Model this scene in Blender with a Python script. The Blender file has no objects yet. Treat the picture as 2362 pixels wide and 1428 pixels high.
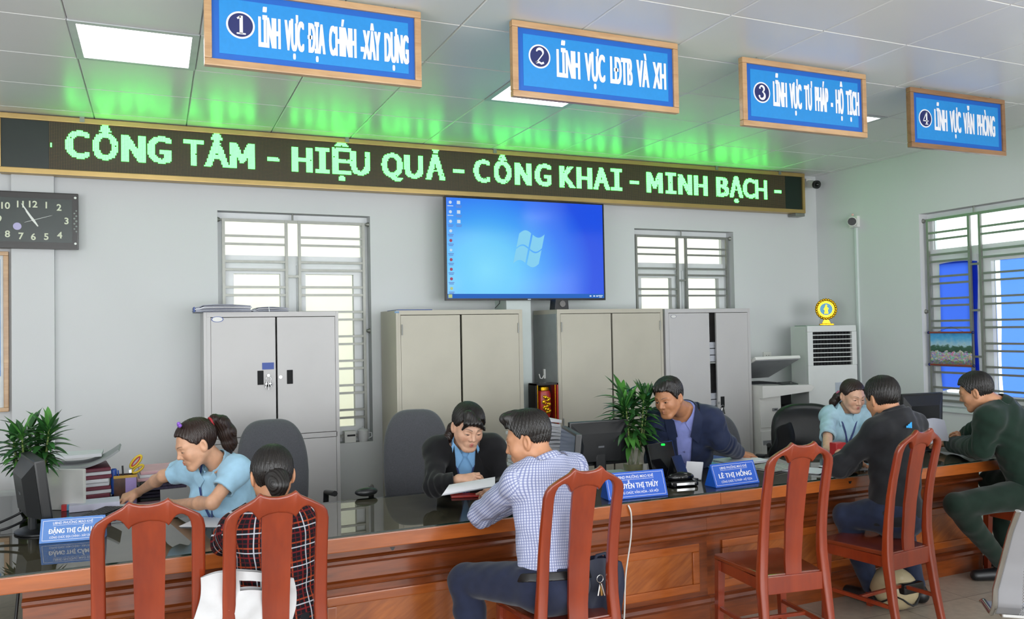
import bpy, bmesh, math, random
import numpy as np
from mathutils import Vector, Matrix
from mathutils.bvhtree import BVHTree
from mathutils import noise as mnoise
random.seed(7); np.random.seed(7)
SC = bpy.context.scene
COL = SC.collection
PI = math.pi

# ---------------------------------------------------------------- camera
EYE = 1.68
_yaw, _pitch, _roll, FPX = math.radians(23.607), math.radians(1.378), math.radians(-1.049), 1884.7
_f = np.array([math.sin(_yaw)*math.cos(_pitch), math.cos(_yaw)*math.cos(_pitch), math.sin(_pitch)])
_r = np.array([math.cos(_yaw), -math.sin(_yaw), 0.0]); _u = np.cross(_r, _f)
_r, _u = math.cos(_roll)*_r+math.sin(_roll)*_u, -math.sin(_roll)*_r+math.cos(_roll)*_u
cam_d = bpy.data.cameras.new('camera'); cam = bpy.data.objects.new('camera', cam_d); COL.objects.link(cam)
cam_d.sensor_width = 36.0; cam_d.sensor_fit = 'HORIZONTAL'; cam_d.lens = 36.0*FPX/2362; cam_d.clip_start = 0.05
cam.matrix_world = Matrix(((_r[0], _u[0], -_f[0], 0), (_r[1], _u[1], -_f[1], 0), (_r[2], _u[2], -_f[2], EYE), (0, 0, 0, 1)))
SC.camera = cam

# survey helpers: where a line of sight of the photograph meets a plane of the room
def sight(px, py):
    x, y = (px-1181)/FPX, -(py-714)/FPX
    return _r*x+_u*y+_f
def onY(px, py, Y):
    d = sight(px, py); t = Y/d[1]; return Vector((d[0]*t, Y, EYE+d[2]*t))
def onZ(px, py, Z):
    d = sight(px, py); t = (Z-EYE)/d[2]; return Vector((d[0]*t, d[1]*t, Z))
def onX(px, py, X):
    d = sight(px, py); t = X/d[0]; return Vector((X, d[1]*t, EYE+d[2]*t))

# ---------------------------------------------------------------- world, exposure
SC.view_settings.view_transform = 'Standard'; SC.view_settings.look = 'None'
SC.view_settings.gamma = 1.0; SC.view_settings.use_curve_mapping = False
SC.view_settings.exposure = 0.0
W = bpy.data.worlds.new('sky'); SC.world = W; W.use_nodes = True
_bg = W.node_tree.nodes['Background']; _bg.inputs[0].default_value = (0.93, 0.97, 1.0, 1); _bg.inputs[1].default_value = 3.1
SC.cycles.max_bounces = 8; SC.cycles.diffuse_bounces = 4; SC.cycles.glossy_bounces = 4
SC.cycles.transmission_bounces = 6; SC.cycles.transparent_max_bounces = 12
SC.cycles.caustics_reflective = False; SC.cycles.caustics_refractive = False
SC.cycles.sample_clamp_indirect = 6.0

CEIL = 3.21; WALL_Y = 6.5; WALL_X = 6.32; LEFT_X = -3.2; FRONT_Y = -4.5
PANEL_L = 5.6        # ceiling light radiance
DAY_FRONT = 330.0    # daylight through the windows behind the photographer

def area_light(name, loc, rot, sx, sy, power, col=(1, 1, 1)):
    l = bpy.data.lights.new(name, 'AREA'); l.shape = 'RECTANGLE'; l.size = sx; l.size_y = sy
    l.energy = power; l.color = col
    o = bpy.data.objects.new(name, l); COL.objects.link(o); o.location = loc; o.rotation_euler = rot
    o['kind'] = 'helper'
    return o
# daylight entering by the tall windows in the wall behind the camera and in the left wall
area_light('daylight_front_window', (1.55, FRONT_Y+0.12, 1.68), (math.radians(90), 0, 0), 8.7, 2.45, DAY_FRONT, (0.95, 0.98, 1.0))
area_light('daylight_left_window', (LEFT_X+0.12, 0.2, 1.75), (0, math.radians(-90), 0), 1.8, 3.0, DAY_FRONT*0.28, (0.95, 0.98, 1.0))

# ---------------------------------------------------------------- materials
def lin(h):
    if isinstance(h, str):
        h = h.lstrip('#'); c = [int(h[i:i+2], 16)/255 for i in (0, 2, 4)]
    else: c = h; return (c[0], c[1], c[2], 1)
    return tuple([(x/12.92 if x <= 0.04045 else ((x+0.055)/1.055)**2.4) for x in c]+[1])
MATS = {}
def mat(name, col, rough=0.5, metal=0.0, spec=0.5, var=0.06, nscale=12.0, bump=0.0, bscale=120.0, coat=0.0, emit=None, estr=0.0,
        stretch=(1, 1, 1), sheen=0.0, alpha=None, detail=4.0):
    """Principled material with a little procedural variation of colour and relief."""
    if name in MATS: return MATS[name]
    m = bpy.data.materials.new(name); m.use_nodes = True; MATS[name] = m
    nt = m.node_tree; b = nt.nodes['Principled BSDF']; L = nt.links
    c = lin(col)
    b.inputs['Base Color'].default_value = c; b.inputs['Roughness'].default_value = rough; b.inputs['Metallic'].default_value = metal
    b.inputs['Specular IOR Level'].default_value = spec; b.inputs['Coat Weight'].default_value = coat; b.inputs['Coat Roughness'].default_value = 0.08
    if sheen: b.inputs['Sheen Weight'].default_value = sheen
    tc = nt.nodes.new('ShaderNodeTexCoord'); mp = nt.nodes.new('ShaderNodeMapping'); mp.inputs['Scale'].default_value = stretch
    L.new(tc.outputs['Object'], mp.inputs['Vector'])
    if var:
        n = nt.nodes.new('ShaderNodeTexNoise'); n.inputs['Scale'].default_value = nscale; n.inputs['Detail'].default_value = detail
        L.new(mp.outputs[0], n.inputs['Vector'])
        r = nt.nodes.new('ShaderNodeValToRGB'); r.color_ramp.elements[0].position = 0.3; r.color_ramp.elements[1].position = 0.7
        r.color_ramp.elements[0].color = tuple([x*(1-var) for x in c[:3]]+[1]); r.color_ramp.elements[1].color = tuple([min(1, x*(1+var)) for x in c[:3]]+[1])
        L.new(n.outputs['Fac'], r.inputs[0]); L.new(r.outputs[0], b.inputs['Base Color'])
    if bump:
        n2 = nt.nodes.new('ShaderNodeTexNoise'); n2.inputs['Scale'].default_value = bscale; n2.inputs['Detail'].default_value = 3
        L.new(mp.outputs[0], n2.inputs['Vector'])
        bp = nt.nodes.new('ShaderNodeBump'); bp.inputs['Strength'].default_value = bump; bp.inputs['Distance'].default_value = 0.004
        L.new(n2.outputs['Fac'], bp.inputs['Height']); L.new(bp.outputs[0], b.inputs['Normal'])
    if emit is not None:
        b.inputs['Emission Color'].default_value = lin(emit); b.inputs['Emission Strength'].default_value = estr
    if alpha is not None: b.inputs['Alpha'].default_value = alpha
    return m
def emis(name, col, s):
    if name in MATS: return MATS[name]
    m = bpy.data.materials.new(name); m.use_nodes = True; MATS[name] = m; nt = m.node_tree
    nt.nodes.remove(nt.nodes['Principled BSDF']); e = nt.nodes.new('ShaderNodeEmission')
    e.inputs[0].default_value = lin(col); e.inputs[1].default_value = s
    nt.links.new(e.outputs[0], nt.nodes['Material Output'].inputs[0]); return m
def thin_glass(name, tint=(0.93, 0.97, 0.95), ior=1.5, rough=0.0):
    if name in MATS: return MATS[name]
    m = bpy.data.materials.new(name); m.use_nodes = True; MATS[name] = m; nt = m.node_tree
    nt.nodes.remove(nt.nodes['Principled BSDF'])
    t = nt.nodes.new('ShaderNodeBsdfTransparent'); t.inputs[0].default_value = (*tint, 1)
    g = nt.nodes.new('ShaderNodeBsdfGlossy'); g.inputs['Roughness'].default_value = rough
    f = nt.nodes.new('ShaderNodeFresnel'); f.inputs[0].default_value = ior
    mx = nt.nodes.new('ShaderNodeMixShader'); nt.links.new(f.outputs[0], mx.inputs[0]); nt.links.new(t.outputs[0], mx.inputs[1]); nt.links.new(g.outputs[0], mx.inputs[2])
    nt.links.new(mx.outputs[0], nt.nodes['Material Output'].inputs[0]); return m
def wood(name, c1, c2, axis='X', scale=5.0, rough=0.3, coat=0.4, spec=0.5, band=1.0):
    """Varnished wood, grain running along one object axis."""
    if name in MATS: return MATS[name]
    m = bpy.data.materials.new(name); m.use_nodes = True; MATS[name] = m; nt = m.node_tree; L = nt.links
    b = nt.nodes['Principled BSDF']; b.inputs['Roughness'].default_value = rough; b.inputs['Coat Weight'].default_value = coat; b.inputs['Coat Roughness'].default_value = 0.12
    b.inputs['Specular IOR Level'].default_value = spec
    tc = nt.nodes.new('ShaderNodeTexCoord'); mp = nt.nodes.new('ShaderNodeMapping')
    s = {'X': (0.12, 1, 1), 'Y': (1, 0.12, 1), 'Z': (1, 1, 0.12), 'D': (0.14, 1, 1)}[axis]
    if axis == 'D': mp.vector_type = 'TEXTURE'; mp.inputs['Rotation'].default_value = (0, -.55, 0); s = (7, 1, 1)
    mp.inputs['Scale'].default_value = s; L.new(tc.outputs['Object'], mp.inputs[0])
    n1 = nt.nodes.new('ShaderNodeTexNoise'); n1.inputs['Scale'].default_value = scale*2; n1.inputs['Detail'].default_value = 6; n1.inputs['Distortion'].default_value = 0.6
    n2 = nt.nodes.new('ShaderNodeTexNoise'); n2.inputs['Scale'].default_value = scale*14; n2.inputs['Detail'].default_value = 4
    L.new(mp.outputs[0], n1.inputs[0]); L.new(mp.outputs[0], n2.inputs[0])
    mx = nt.nodes.new('ShaderNodeMath'); mx.operation = 'MULTIPLY_ADD'; L.new(n2.outputs['Fac'], mx.inputs[0]); mx.inputs[1].default_value = 0.45*band; 
    ad = nt.nodes.new('ShaderNodeMath'); ad.operation = 'SUBTRACT'; L.new(n1.outputs['Fac'], ad.inputs[0]); ad.inputs[1].default_value = 0.22*band
    L.new(ad.outputs[0], mx.inputs[2])
    r = nt.nodes.new('ShaderNodeValToRGB'); r.color_ramp.elements[0].position = 0.28; r.color_ramp.elements[1].position = 0.72
    r.color_ramp.elements[0].color = lin(c1); r.color_ramp.elements[1].color = lin(c2); L.new(mx.outputs[0], r.inputs[0]); L.new(r.outputs[0], b.inputs['Base Color'])
    return m

# ---------------------------------------------------------------- mesh builder
class MB:
    def __init__(s): s.bm = bmesh.new(); s.mats = []
    def mi(s, m):
        if m not in s.mats: s.mats.append(m)
        return s.mats.index(m)
    def _take(s, verts, m, smooth=False):
        fs = set()
        for v in verts:
            for f in v.link_faces: fs.add(f)
        i = s.mi(m)
        for f in fs: f.material_index = i; f.smooth = smooth
        return fs
    def box(s, lo, hi, m, bevel=0.0, seg=2, M=None):
        lo, hi = Vector(lo), Vector(hi)
        r = bmesh.ops.create_cube(s.bm, size=1.0); vs = r['verts']
        c, d = (lo+hi)/2, hi-lo
        for v in vs: v.co = Vector((c.x+v.co.x*d.x, c.y+v.co.y*d.y, c.z+v.co.z*d.z))
        if M is not None:
            for v in vs: v.co = M @ v.co
        s._take(vs, m)
        if bevel:
            es = list({e for v in vs for e in v.link_edges})
            rr = bmesh.ops.bevel(s.bm, geom=es, offset=min(bevel, 0.49*min(abs(x) for x in d)), segments=seg, affect='EDGES', profile=0.7)
            i = s.mi(m)
            for f in rr['faces']: f.material_index = i; f.smooth = seg > 1
        return s
    def cyl(s, a, b, r, m, r2=None, n=16, cap=True, smooth=True):
        a, b = Vector(a), Vector(b); d = b-a
        q = d.to_track_quat('Z', 'Y').to_matrix().to_4x4(); q.translation = (a+b)/2
        rr = bmesh.ops.create_cone(s.bm, cap_ends=cap, segments=n, radius1=r, radius2=r if r2 is None else r2, depth=d.length, matrix=q)
        fs = s._take(rr['verts'], m, False)
        if smooth:
            for f in fs:
                if len(f.verts) == 4: f.smooth = True
        return s
    def ball(s, c, r, m, sc=(1, 1, 1), R=None, n=16):
        rr = bmesh.ops.create_uvsphere(s.bm, u_segments=n, v_segments=max(6, n//2+2), radius=r)
        for v in rr['verts']:
            p = Vector((v.co.x*sc[0], v.co.y*sc[1], v.co.z*sc[2]))
            if R is not None: p = R @ p
            v.co = p+Vector(c)
        s._take(rr['verts'], m, True); return s
    def tube(s, pts, r, m, n=8, cap=True, closed=False, flat=None):
        pts = [Vector(p) for p in pts]; k = len(pts)
        rad = r if hasattr(r, '__len__') else [r]*k
        rings = []; up = Vector((0, 0, 1)); prev = None
        for i, p in enumerate(pts):
            if closed: t = (pts[(i+1) % k]-pts[i-1]).normalized()
            else: t = (pts[min(i+1, k-1)]-pts[max(i-1, 0)]).normalized()
            if prev is None:
                x = t.cross(up); 
                if x.length < 1e-3: x = t.cross(Vector((1, 0, 0)))
                x.normalize()
            else:
                x = (prev-t*prev.dot(t)); x.normalize()
            prev = x; y = t.cross(x)
            ring = []
            for j in range(n):
                a = 2*PI*j/n; ca, sa = math.cos(a), math.sin(a)
                if flat: sa *= flat
                ring.append(s.bm.verts.new(p+(x*ca+y*sa)*rad[i]))
            rings.append(ring)
        mi = s.mi(m); rng = range(k if closed else k-1)
        for i in rng:
            A, B = rings[i], rings[(i+1) % k]
            for j in range(n):
                f = s.bm.faces.new((A[j], A[(j+1) % n], B[(j+1) % n], B[j])); f.material_index = mi; f.smooth = True
        if cap and not closed:
            for R_, rev in ((rings[0], True), (rings[-1], False)):
                f = s.bm.faces.new(list(reversed(R_)) if rev else R_); f.material_index = mi
        return s
    def prism(s, poly, m, o, ux, uy, depth, bevel=0.0, smooth=False):
        """extrude polygon (2D) placed with origin o, axes ux, uy, along ux x uy by depth"""
        o, ux, uy = Vector(o), Vector(ux), Vector(uy); w = ux.cross(uy).normalized()*depth
        a = [s.bm.verts.new(o+ux*p[0]+uy*p[1]) for p in poly]; b = [s.bm.verts.new(v.co+w) for v in a]
        mi = s.mi(m); n = len(a); fs = []
        fs.append(s.bm.faces.new(list(reversed(a)))); fs.append(s.bm.faces.new(b))
        for i in range(n):
            f = s.bm.faces.new((a[i], a[(i+1) % n], b[(i+1) % n], b[i])); f.smooth = smooth; fs.append(f)
        for f in fs: f.material_index = mi
        if bevel:
            es = [e for e in set(e for f in fs[:2] for e in f.edges)]
            rr = bmesh.ops.bevel(s.bm, geom=es, offset=bevel, segments=2, affect='EDGES', profile=0.7)
            for f in rr['faces']: f.material_index = mi; f.smooth = True
        return s
    def lathe(s, prof, m, c=(0, 0, 0), n=28, M=None):
        rings = []
        for r, z in prof:
            ring = []
            for j in range(n):
                a = 2*PI*j/n; p = Vector((r*math.cos(a), r*math.sin(a), z))
                if M is not None: p = M @ p
                ring.append(s.bm.verts.new(p+Vector(c)))
            rings.append(ring)
        mi = s.mi(m)
        for A, B in zip(rings, rings[1:]):
            for j in range(n):
                f = s.bm.faces.new((A[j], A[(j+1) % n], B[(j+1) % n], B[j])); f.material_index = mi; f.smooth = True
        return s
    def grid(s, fn, nu, nv, m, smooth=True, thick=None):
        """surface fn(u,v)->point, u,v in 0..1; optional thickness along normals"""
        V = [[s.bm.verts.new(Vector(fn(i/nu, j/nv))) for j in range(nv+1)] for i in range(nu+1)]
        mi = s.mi(m); fs = []
        for i in range(nu):
            for j in range(nv):
                f = s.bm.faces.new((V[i][j], V[i+1][j], V[i+1][j+1], V[i][j+1])); f.material_index = mi; f.smooth = smooth; fs.append(f)
        if thick:
            bmesh.ops.recalc_face_normals(s.bm, faces=fs)
            bmesh.ops.solidify(s.bm, geom=fs, thickness=thick)
            for f in s.bm.faces:
                if f.material_index == mi: f.smooth = smooth
        return s
    def poly(s, pts, m, smooth=False):
        f = s.bm.faces.new([s.bm.verts.new(Vector(p)) for p in pts]); f.material_index = s.mi(m); f.smooth = smooth; return s
    def xf(s, M):
        for v in s.bm.verts: v.co = M @ v.co
        return s
    def build(s, name, parent=None, recalc=True, loc=None, weighted=False):
        if recalc: bmesh.ops.recalc_face_normals(s.bm, faces=s.bm.faces[:])
        for e in s.bm.edges:
            if len(e.link_faces) == 2 and e.calc_face_angle(0) > 1.15: e.smooth = False
        me = bpy.data.meshes.new(name); s.bm.to_mesh(me); s.bm.free()
        for m in s.mats: me.materials.append(m)
        return link(name, me, parent, loc)
def link(name, me, parent=None, loc=None):
    o = bpy.data.objects.new(name, me); COL.objects.link(o)
    if parent is not None:
        o.parent = parent
        o.matrix_parent_inverse = Matrix.Identity(4)
    if loc is not None: o.location = loc
    return o
def tag(o, label=None, cat=None, group=None, kind=None):
    if label: o['label'] = label
    if cat: o['category'] = cat
    if group: o['group'] = group
    if kind: o['kind'] = kind
    return o
def thing(name, label, cat, loc=(0, 0, 0), rz=0.0, group=None):
    o = bpy.data.objects.new(name, None); COL.objects.link(o); o.empty_display_size = 0.05
    o.location = loc; o.rotation_euler = (0, 0, rz)
    return tag(o, label, cat, group)
def copy_tree(o, parent=None):
    c = o.copy(); COL.objects.link(c)
    if parent is not None: c.parent = parent
    for ch in list(o.children): copy_tree(ch, c)
    return c
def struct(o): o['kind'] = 'structure'; return o
def RZ(a): return Matrix.Rotation(a, 4, 'Z')
def frame_at(o, x, y, z=None):
    """4x4 from origin and axes"""
    x = Vector(x).normalized(); y = Vector(y); y = (y-x*y.dot(x)).normalized(); z = x.cross(y)
    return Matrix(((x[0], y[0], z[0], o[0]), (x[1], y[1], z[1], o[1]), (x[2], y[2], z[2], o[2]), (0, 0, 0, 1)))

# ---------------------------------------------------------------- lettering
def text_verts(s, weight=0.0, xs=1.0, shear=0.0):
    c = bpy.data.curves.new('lettering', 'FONT'); c.body = s; c.size = 1.0; c.offset = weight; c.shear = shear; c.resolution_u = 4
    o = bpy.data.objects.new('lettering', c); COL.objects.link(o)
    dg = bpy.context.evaluated_depsgraph_get(); e = o.evaluated_get(dg); me = e.to_mesh()
    V = np.array([v.co[:2] for v in me.vertices]); F = [list(p.vertices) for p in me.polygons]
    e.to_mesh_clear(); bpy.data.objects.remove(o); bpy.data.curves.remove(c)
    V[:, 0] *= xs
    return V, F
CAP = 0.686
def lettering(mb, s, m, o, ux, uy, width=None, cap=None, weight=0.02, align='L', lift=0.0015, serif=False, shear=0.0):
    """flat printed letters: baseline origin o, axes ux, uy; width total, cap height"""
    bars = []
    if 'Đ' in s:       # barred D: drawn as a D and a separate bar
        dv = text_verts('D', weight)[0]; dw = dv[:, 0].max()-dv[:, 0].min(); t = s.replace('Đ', 'D')
        for i, ch in enumerate(s):
            if ch == 'Đ': x = text_verts(t[:i+1], weight)[0][:, 0].max()-dw; bars.append(x)
        s = t
    V, F = text_verts(s, weight, shear=shear)
    for x in bars:
        k = len(V); V = np.concatenate([V, np.array([(x-.09, .31), (x+.30, .31), (x+.30, .40), (x-.09, .40)])]); F = F+[[k, k+1, k+2, k+3]]
    x0, x1 = V[:, 0].min(), V[:, 0].max(); sy = cap/CAP; sx = width/(x1-x0) if width else sy
    ux, uy, o = Vector(ux), Vector(uy), Vector(o); n = ux.cross(uy)
    off = {'L': x0, 'C': (x0+x1)/2, 'R': x1}[align]
    vs = [mb.bm.verts.new(o+ux*((v[0]-off)*sx)+uy*(v[1]*sy)+n*lift) for v in V]
    mi = mb.mi(m)
    for f in F:
        try: ff = mb.bm.faces.new([vs[i] for i in f]); ff.material_index = mi
        except ValueError: pass
# ================================================================ ROOM SHELL
M_wall = mat('wall_paint', '#d0d2d3', rough=0.75, var=0.015, nscale=1.5, bump=0.06, bscale=180)
M_trimw = mat('white_paint', '#cdd6d4', rough=0.6, var=0.02)
M_alu = mat('white_window_frame', '#e4e7e8', rough=0.35, var=0.02)
M_steel = mat('stainless_steel', '#8d8e88', rough=0.42, metal=0.6, var=0.05, nscale=30)
M_glass = thin_glass('window_glass', rough=.35)

def floor_mat():
    m = bpy.data.materials.new('floor_tiles'); m.use_nodes = True; nt = m.node_tree; L = nt.links; b = nt.nodes['Principled BSDF']
    b.inputs['Roughness'].default_value = 0.28
    tc = nt.nodes.new('ShaderNodeTexCoord'); br = nt.nodes.new('ShaderNodeTexBrick'); br.offset = 0.0
    br.inputs['Scale'].default_value = 1.0; br.inputs['Brick Width'].default_value = 0.5; br.inputs['Row Height'].default_value = 0.5; br.inputs['Mortar Size'].default_value = 0.003
    br.inputs['Color1'].default_value = lin('#a89d8d'); br.inputs['Color2'].default_value = lin('#a2978a'); br.inputs['Mortar'].default_value = lin('#6e655b')
    L.new(tc.outputs['Object'], br.inputs['Vector'])
    n = nt.nodes.new('ShaderNodeTexNoise'); n.inputs['Scale'].default_value = 22; n.inputs['Detail'].default_value = 8; L.new(tc.outputs['Object'], n.inputs[0])
    mx = nt.nodes.new('ShaderNodeMixRGB'); mx.blend_type = 'OVERLAY'; mx.inputs[0].default_value = 0.3; L.new(br.outputs['Color'], mx.inputs[1]); L.new(n.outputs['Fac'], mx.inputs[2])
    L.new(mx.outputs[0], b.inputs['Base Color']); return m
struct(MB().box((LEFT_X-.2, FRONT_Y-.2, -0.1), (WALL_X+.2, WALL_Y+.2, 0), floor_mat()).build('floor'))

# ceiling: clip-in metal tiles with chamfered edges on a 600 mm grid
M_ceil = mat('ceiling_tile', '#e4e5e5', rough=0.33, spec=0.5, var=0.02, nscale=2)
mb = MB()
GX, GY = -0.38, 4.42
mb.box((LEFT_X-.2, FRONT_Y-.2, CEIL+0.012), (WALL_X+.2, WALL_Y+.2, CEIL+0.1), M_ceil)
ix0 = int(math.floor((LEFT_X-GX)/0.6)); ix1 = int(math.ceil((WALL_X-GX)/0.6)); iy0 = int(math.floor((FRONT_Y-GY)/0.6)); iy1 = int(math.ceil((WALL_Y-GY)/0.6))
LIGHT_CELLS = [(a, b) for a in (-4, 0, 4, 8) for b in (0, -4, -8, -12)]
mi = mb.mi(M_ceil)
for i in range(ix0, ix1):
    for j in range(iy0, iy1):
        if (i, j) in LIGHT_CELLS: continue
        x0, x1 = max(GX+i*.6, LEFT_X), min(GX+(i+1)*.6, WALL_X); y0, y1 = max(GY+j*.6, FRONT_Y), min(GY+(j+1)*.6, WALL_Y)
        if x1-x0 < .03 or y1-y0 < .03: continue
        c = 0.007; g = 0.001
        a = [mb.bm.verts.new((x, y, CEIL+0.008)) for x, y in ((x0+g, y0+g), (x1-g, y0+g), (x1-g, y1-g), (x0+g, y1-g))]
        b = [mb.bm.verts.new((x, y, CEIL)) for x, y in ((x0+c, y0+c), (x1-c, y0+c), (x1-c, y1-c), (x0+c, y1-c))]
        for q in ((b[3], b[2], b[1], b[0]),)+tuple((a[k], b[k], b[(k+1) % 4], a[(k+1) % 4]) for k in range(4)):
            f = mb.bm.faces.new(q); f.material_index = mi
struct(mb.build('ceiling', recalc=False))

# recessed LED ceiling panels
M_panel = emis('panel_light', '#fbfdff', PANEL_L)
M_pframe = mat('panel_frame', '#c9cdd0', rough=0.4)
clabel = {(0, 0): 'square ceiling light panel glowing just left of the first hanging sign', (4, 0): 'ceiling light panel mostly hidden behind the second hanging sign',
          (8, 0): 'ceiling light panel showing at the right of the third hanging sign'}
first = None
for (i, j) in LIGHT_CELLS:
    x0, y0 = GX+i*.6, GY+j*.6
    if x0 < LEFT_X or x0+.6 > WALL_X or y0 < FRONT_Y: continue
    if first is None:
        t = thing('ceiling_light', 'x', 'ceiling light', (x0, y0, CEIL), 0, 'ceiling light panels')
        f = MB(); w = 0.035
        for lo, hi in (((0, 0), (.6, w)), ((0, .6-w), (.6, .6)), ((0, w), (w, .6-w)), ((.6-w, w), (.6, .6-w))):
            f.box((lo[0], lo[1], -0.004), (hi[0], hi[1], 0.02), M_pframe)
        f.build('light_frame', t)
        MB().box((w, w, 0.002), (.6-w, .6-w, 0.014), M_panel).build('diffuser', t); first = t
    else:
        t = copy_tree(first); t.location = (x0, y0, CEIL)
    t['label'] = clabel.get((i, j), 'square ceiling light panel further out over the waiting side')

def wall_with_holes(name, axis, pos, thick, a0, a1, z0, z1, holes, m):
    """wall perpendicular to axis; holes = (a_lo,a_hi,z_lo,z_hi)"""
    mb = MB()
    aa = sorted({a0, a1, *[h[0] for h in holes], *[h[1] for h in holes]}); zz = sorted({z0, z1, *[h[2] for h in holes], *[h[3] for h in holes]})
    for p, q in zip(aa, aa[1:]):
        for r, s in zip(zz, zz[1:]):
            if any(h[0] <= p and q <= h[1] and h[2] <= r and s <= h[3] for h in holes): continue
            if axis == 'Y': mb.box((p, pos, r), (q, pos+thick, s), m)
            else: mb.box((pos, p, r), (pos+thick, q, s), m)
    bmesh.ops.remove_doubles(mb.bm, verts=mb.bm.verts[:], dist=1e-5)
    # drop internal faces
    seen = {}
    for f in mb.bm.faces[:]:
        k = tuple(sorted(v.index for v in f.verts)); 
    return struct(mb.build(name))
W1 = (0.435, 1.60, 0.80, 2.615); W2 = (4.10, 5.24, 0.80, 2.60)
W3 = (3.05, 5.26, 0.93, 2.65)
wall_with_holes('wall_back', 'Y', WALL_Y, 0.2, LEFT_X, WALL_X+.2, 0, CEIL+.1, [W1, W2], M_wall)
wall_with_holes('wall_right', 'X', WALL_X, 0.2, FRONT_Y, WALL_Y, 0, CEIL+.1, [W3, (-2.5, 0.6, 0.93, 2.65)], M_wall)
wall_with_holes('wall_left', 'X', LEFT_X-.2, 0.2, FRONT_Y, WALL_Y, 0, CEIL+.1, [(-1.3, 1.7, .85, 2.65)], M_wall)
wall_with_holes('wall_front', 'Y', FRONT_Y-.2, 0.2, LEFT_X-.2, WALL_X+.2, 0, CEIL+.1, [(-2.9, 6.0, .4, 2.95)], M_wall)
# pilasters on the back wall
pl = onY(26, 600, WALL_Y-.05).x; pr = onY(125, 600, WALL_Y-.05).x
struct(MB().box((pl, WALL_Y-.05, 0), (pr, WALL_Y+.02, CEIL), M_wall).build('trim_1'))
a = onY(1168, 702, WALL_Y-.25).x; b = onY(1224, 702, WALL_Y-.25).x
struct(MB().box((a, WALL_Y-.25, 0), (b, WALL_Y+.02, onY(1190, 600, WALL_Y-.1).z), M_trimw).build('trim_2'))
struct(MB().box((LEFT_X, WALL_Y-.012, 0), (WALL_X, WALL_Y+.01, .1), M_trimw).build('baseboard_back'))
struct(MB().box((WALL_X-.012, FRONT_Y, 0), (WALL_X+.01, WALL_Y, .1), M_trimw).build('baseboard_right'))
# the building next door, seen as pale light through the back windows
M_cream = mat('sunlit_cream_render', '#f6f0df', rough=0.9, var=0.03)
struct(MB().box((-3, 8.3, -.2), (8.5, 8.5, 4.6), M_cream).build('exterior_wall'))
struct(MB().box((-6, 6.7, -.3), (12, 9, -.2), M_cream).build('exterior_ground'))

# ---- windows with steel grilles
def knob(mb, p, n, m, r=0.022, L=0.05):
    p, n = Vector(p), Vector(n)
    mb.cyl(p, p+n*L, 0.007, m, n=10); mb.cyl(p+n*(L-.022), p+n*L, r*.55, m, r2=r, n=14)
def wbox(mb, axis, inner, a0, a1, d0, d1, z0, z1, m, bevel=0.0):
    if axis == 'Y': mb.box((a0, inner+d0, z0), (a1, inner+d1, z1), m, bevel)
    else: mb.box((inner+d0, a0, z0), (inner+d1, a1, z1), m, bevel)
def window(name, hole, axis, inner, mull, transom, sash_w, bar_rows, posts, grille_d=0.045, sill=True):
    a0, a1, z0, z1 = hole
    root = bpy.data.objects.new(name, None); COL.objects.link(root); root['kind'] = 'structure'; root['label'] = 'white framed window with steel bars'
    D0, D1 = 0.11, 0.165; fw = 0.05
    mb = MB()
    for (p, q, r, s) in ((a0, a0+fw, z0, z1), (a1-fw, a1, z0, z1), (a0+fw, a1-fw, z0, z0+fw), (a0+fw, a1-fw, z1-fw, z1), (a0+fw, a1-fw, transom, transom+.075), (mull-.0275, mull+.0275, z0+fw, transom)):
        wbox(mb, axis, inner, p, q, D0, D1, r, s, M_alu)
    mb.build('window_frame', root)
    # casements
    for (p, q) in ((a0+fw, mull-.0275), (mull+.0275, a1-fw)):
        mb = MB(); w = sash_w; r, s = z0+fw, transom
        for (p2, q2, r2, s2) in ((p+.001, p+w, r, s), (q-w, q-.001, r, s), (p+w, q-w, r+.001, r+w), (p+w, q-w, s-w, s-.001)):
            wbox(mb, axis, inner, p2, q2, D0-.02, D1-.015, r2, s2, M_alu)
        sa = mb.build('window_sash', root)
        mb = MB(); wbox(mb, axis, inner, p+w, q-w, D0+.02, D0+.026, r+w, s-w, M_glass); mb.build('window_pane', sa)
    for (p, q) in ((a0+fw, a1-fw),):
        mb = MB(); wbox(mb, axis, inner, p, q, D0+.02, D0+.026, transom+.075, z1-fw, M_glass); mb.build('window_pane', root)
    # steel grille
    mb = MB(); g0, g1 = grille_d, grille_d+.016; h = 0.009
    lo, hi = a0+.045, a1-.045
    top = z1-.062
    for z in bar_rows:
        for (p, q) in ((lo, posts[0]), (posts[1], hi)): wbox(mb, axis, inner, p, q, g0+.002, g1-.002, z-h, z+h, M_steel)
    wbox(mb, axis, inner, lo, hi, g0, g1, top-.011, top+.011, M_steel)
    wbox(mb, axis, inner, lo, hi, g0, g1, z0+.05-.011, z0+.05+.011, M_steel)
    for p in (lo, posts[0], posts[1], hi): wbox(mb, axis, inner, p-.011, p+.011, g0-.003, g1+.003, z0+.04, top+.011, M_steel)
    for k, z in enumerate(bar_rows[3::4]): wbox(mb, axis, inner, posts[0]+.011, posts[1]-.011, g0, g1, z-h-.05, z+h-.05, M_steel)
    T = (lambda a, d, z: (a, inner+d, z)) if axis == 'Y' else (lambda a, d, z: (inner+d, a, z))
    Tn = (lambda a, d, z: (a, d, z)) if axis == 'Y' else (lambda a, d, z: (d, a, z))
    for z in (top, (z0+z1)/2-.02): 
        for a, s in ((a0, 1), (a1, -1)): knob(mb, T(a+s*.047, grille_d+.008, z), Tn(-s, 0, 0), M_steel, L=.047)
    knob(mb, T((posts[0]+posts[1])/2, grille_d+.008, top), Tn(0, 0, 1), M_steel, L=.085)
    mb.build('window_grille', root)
    return root
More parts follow.
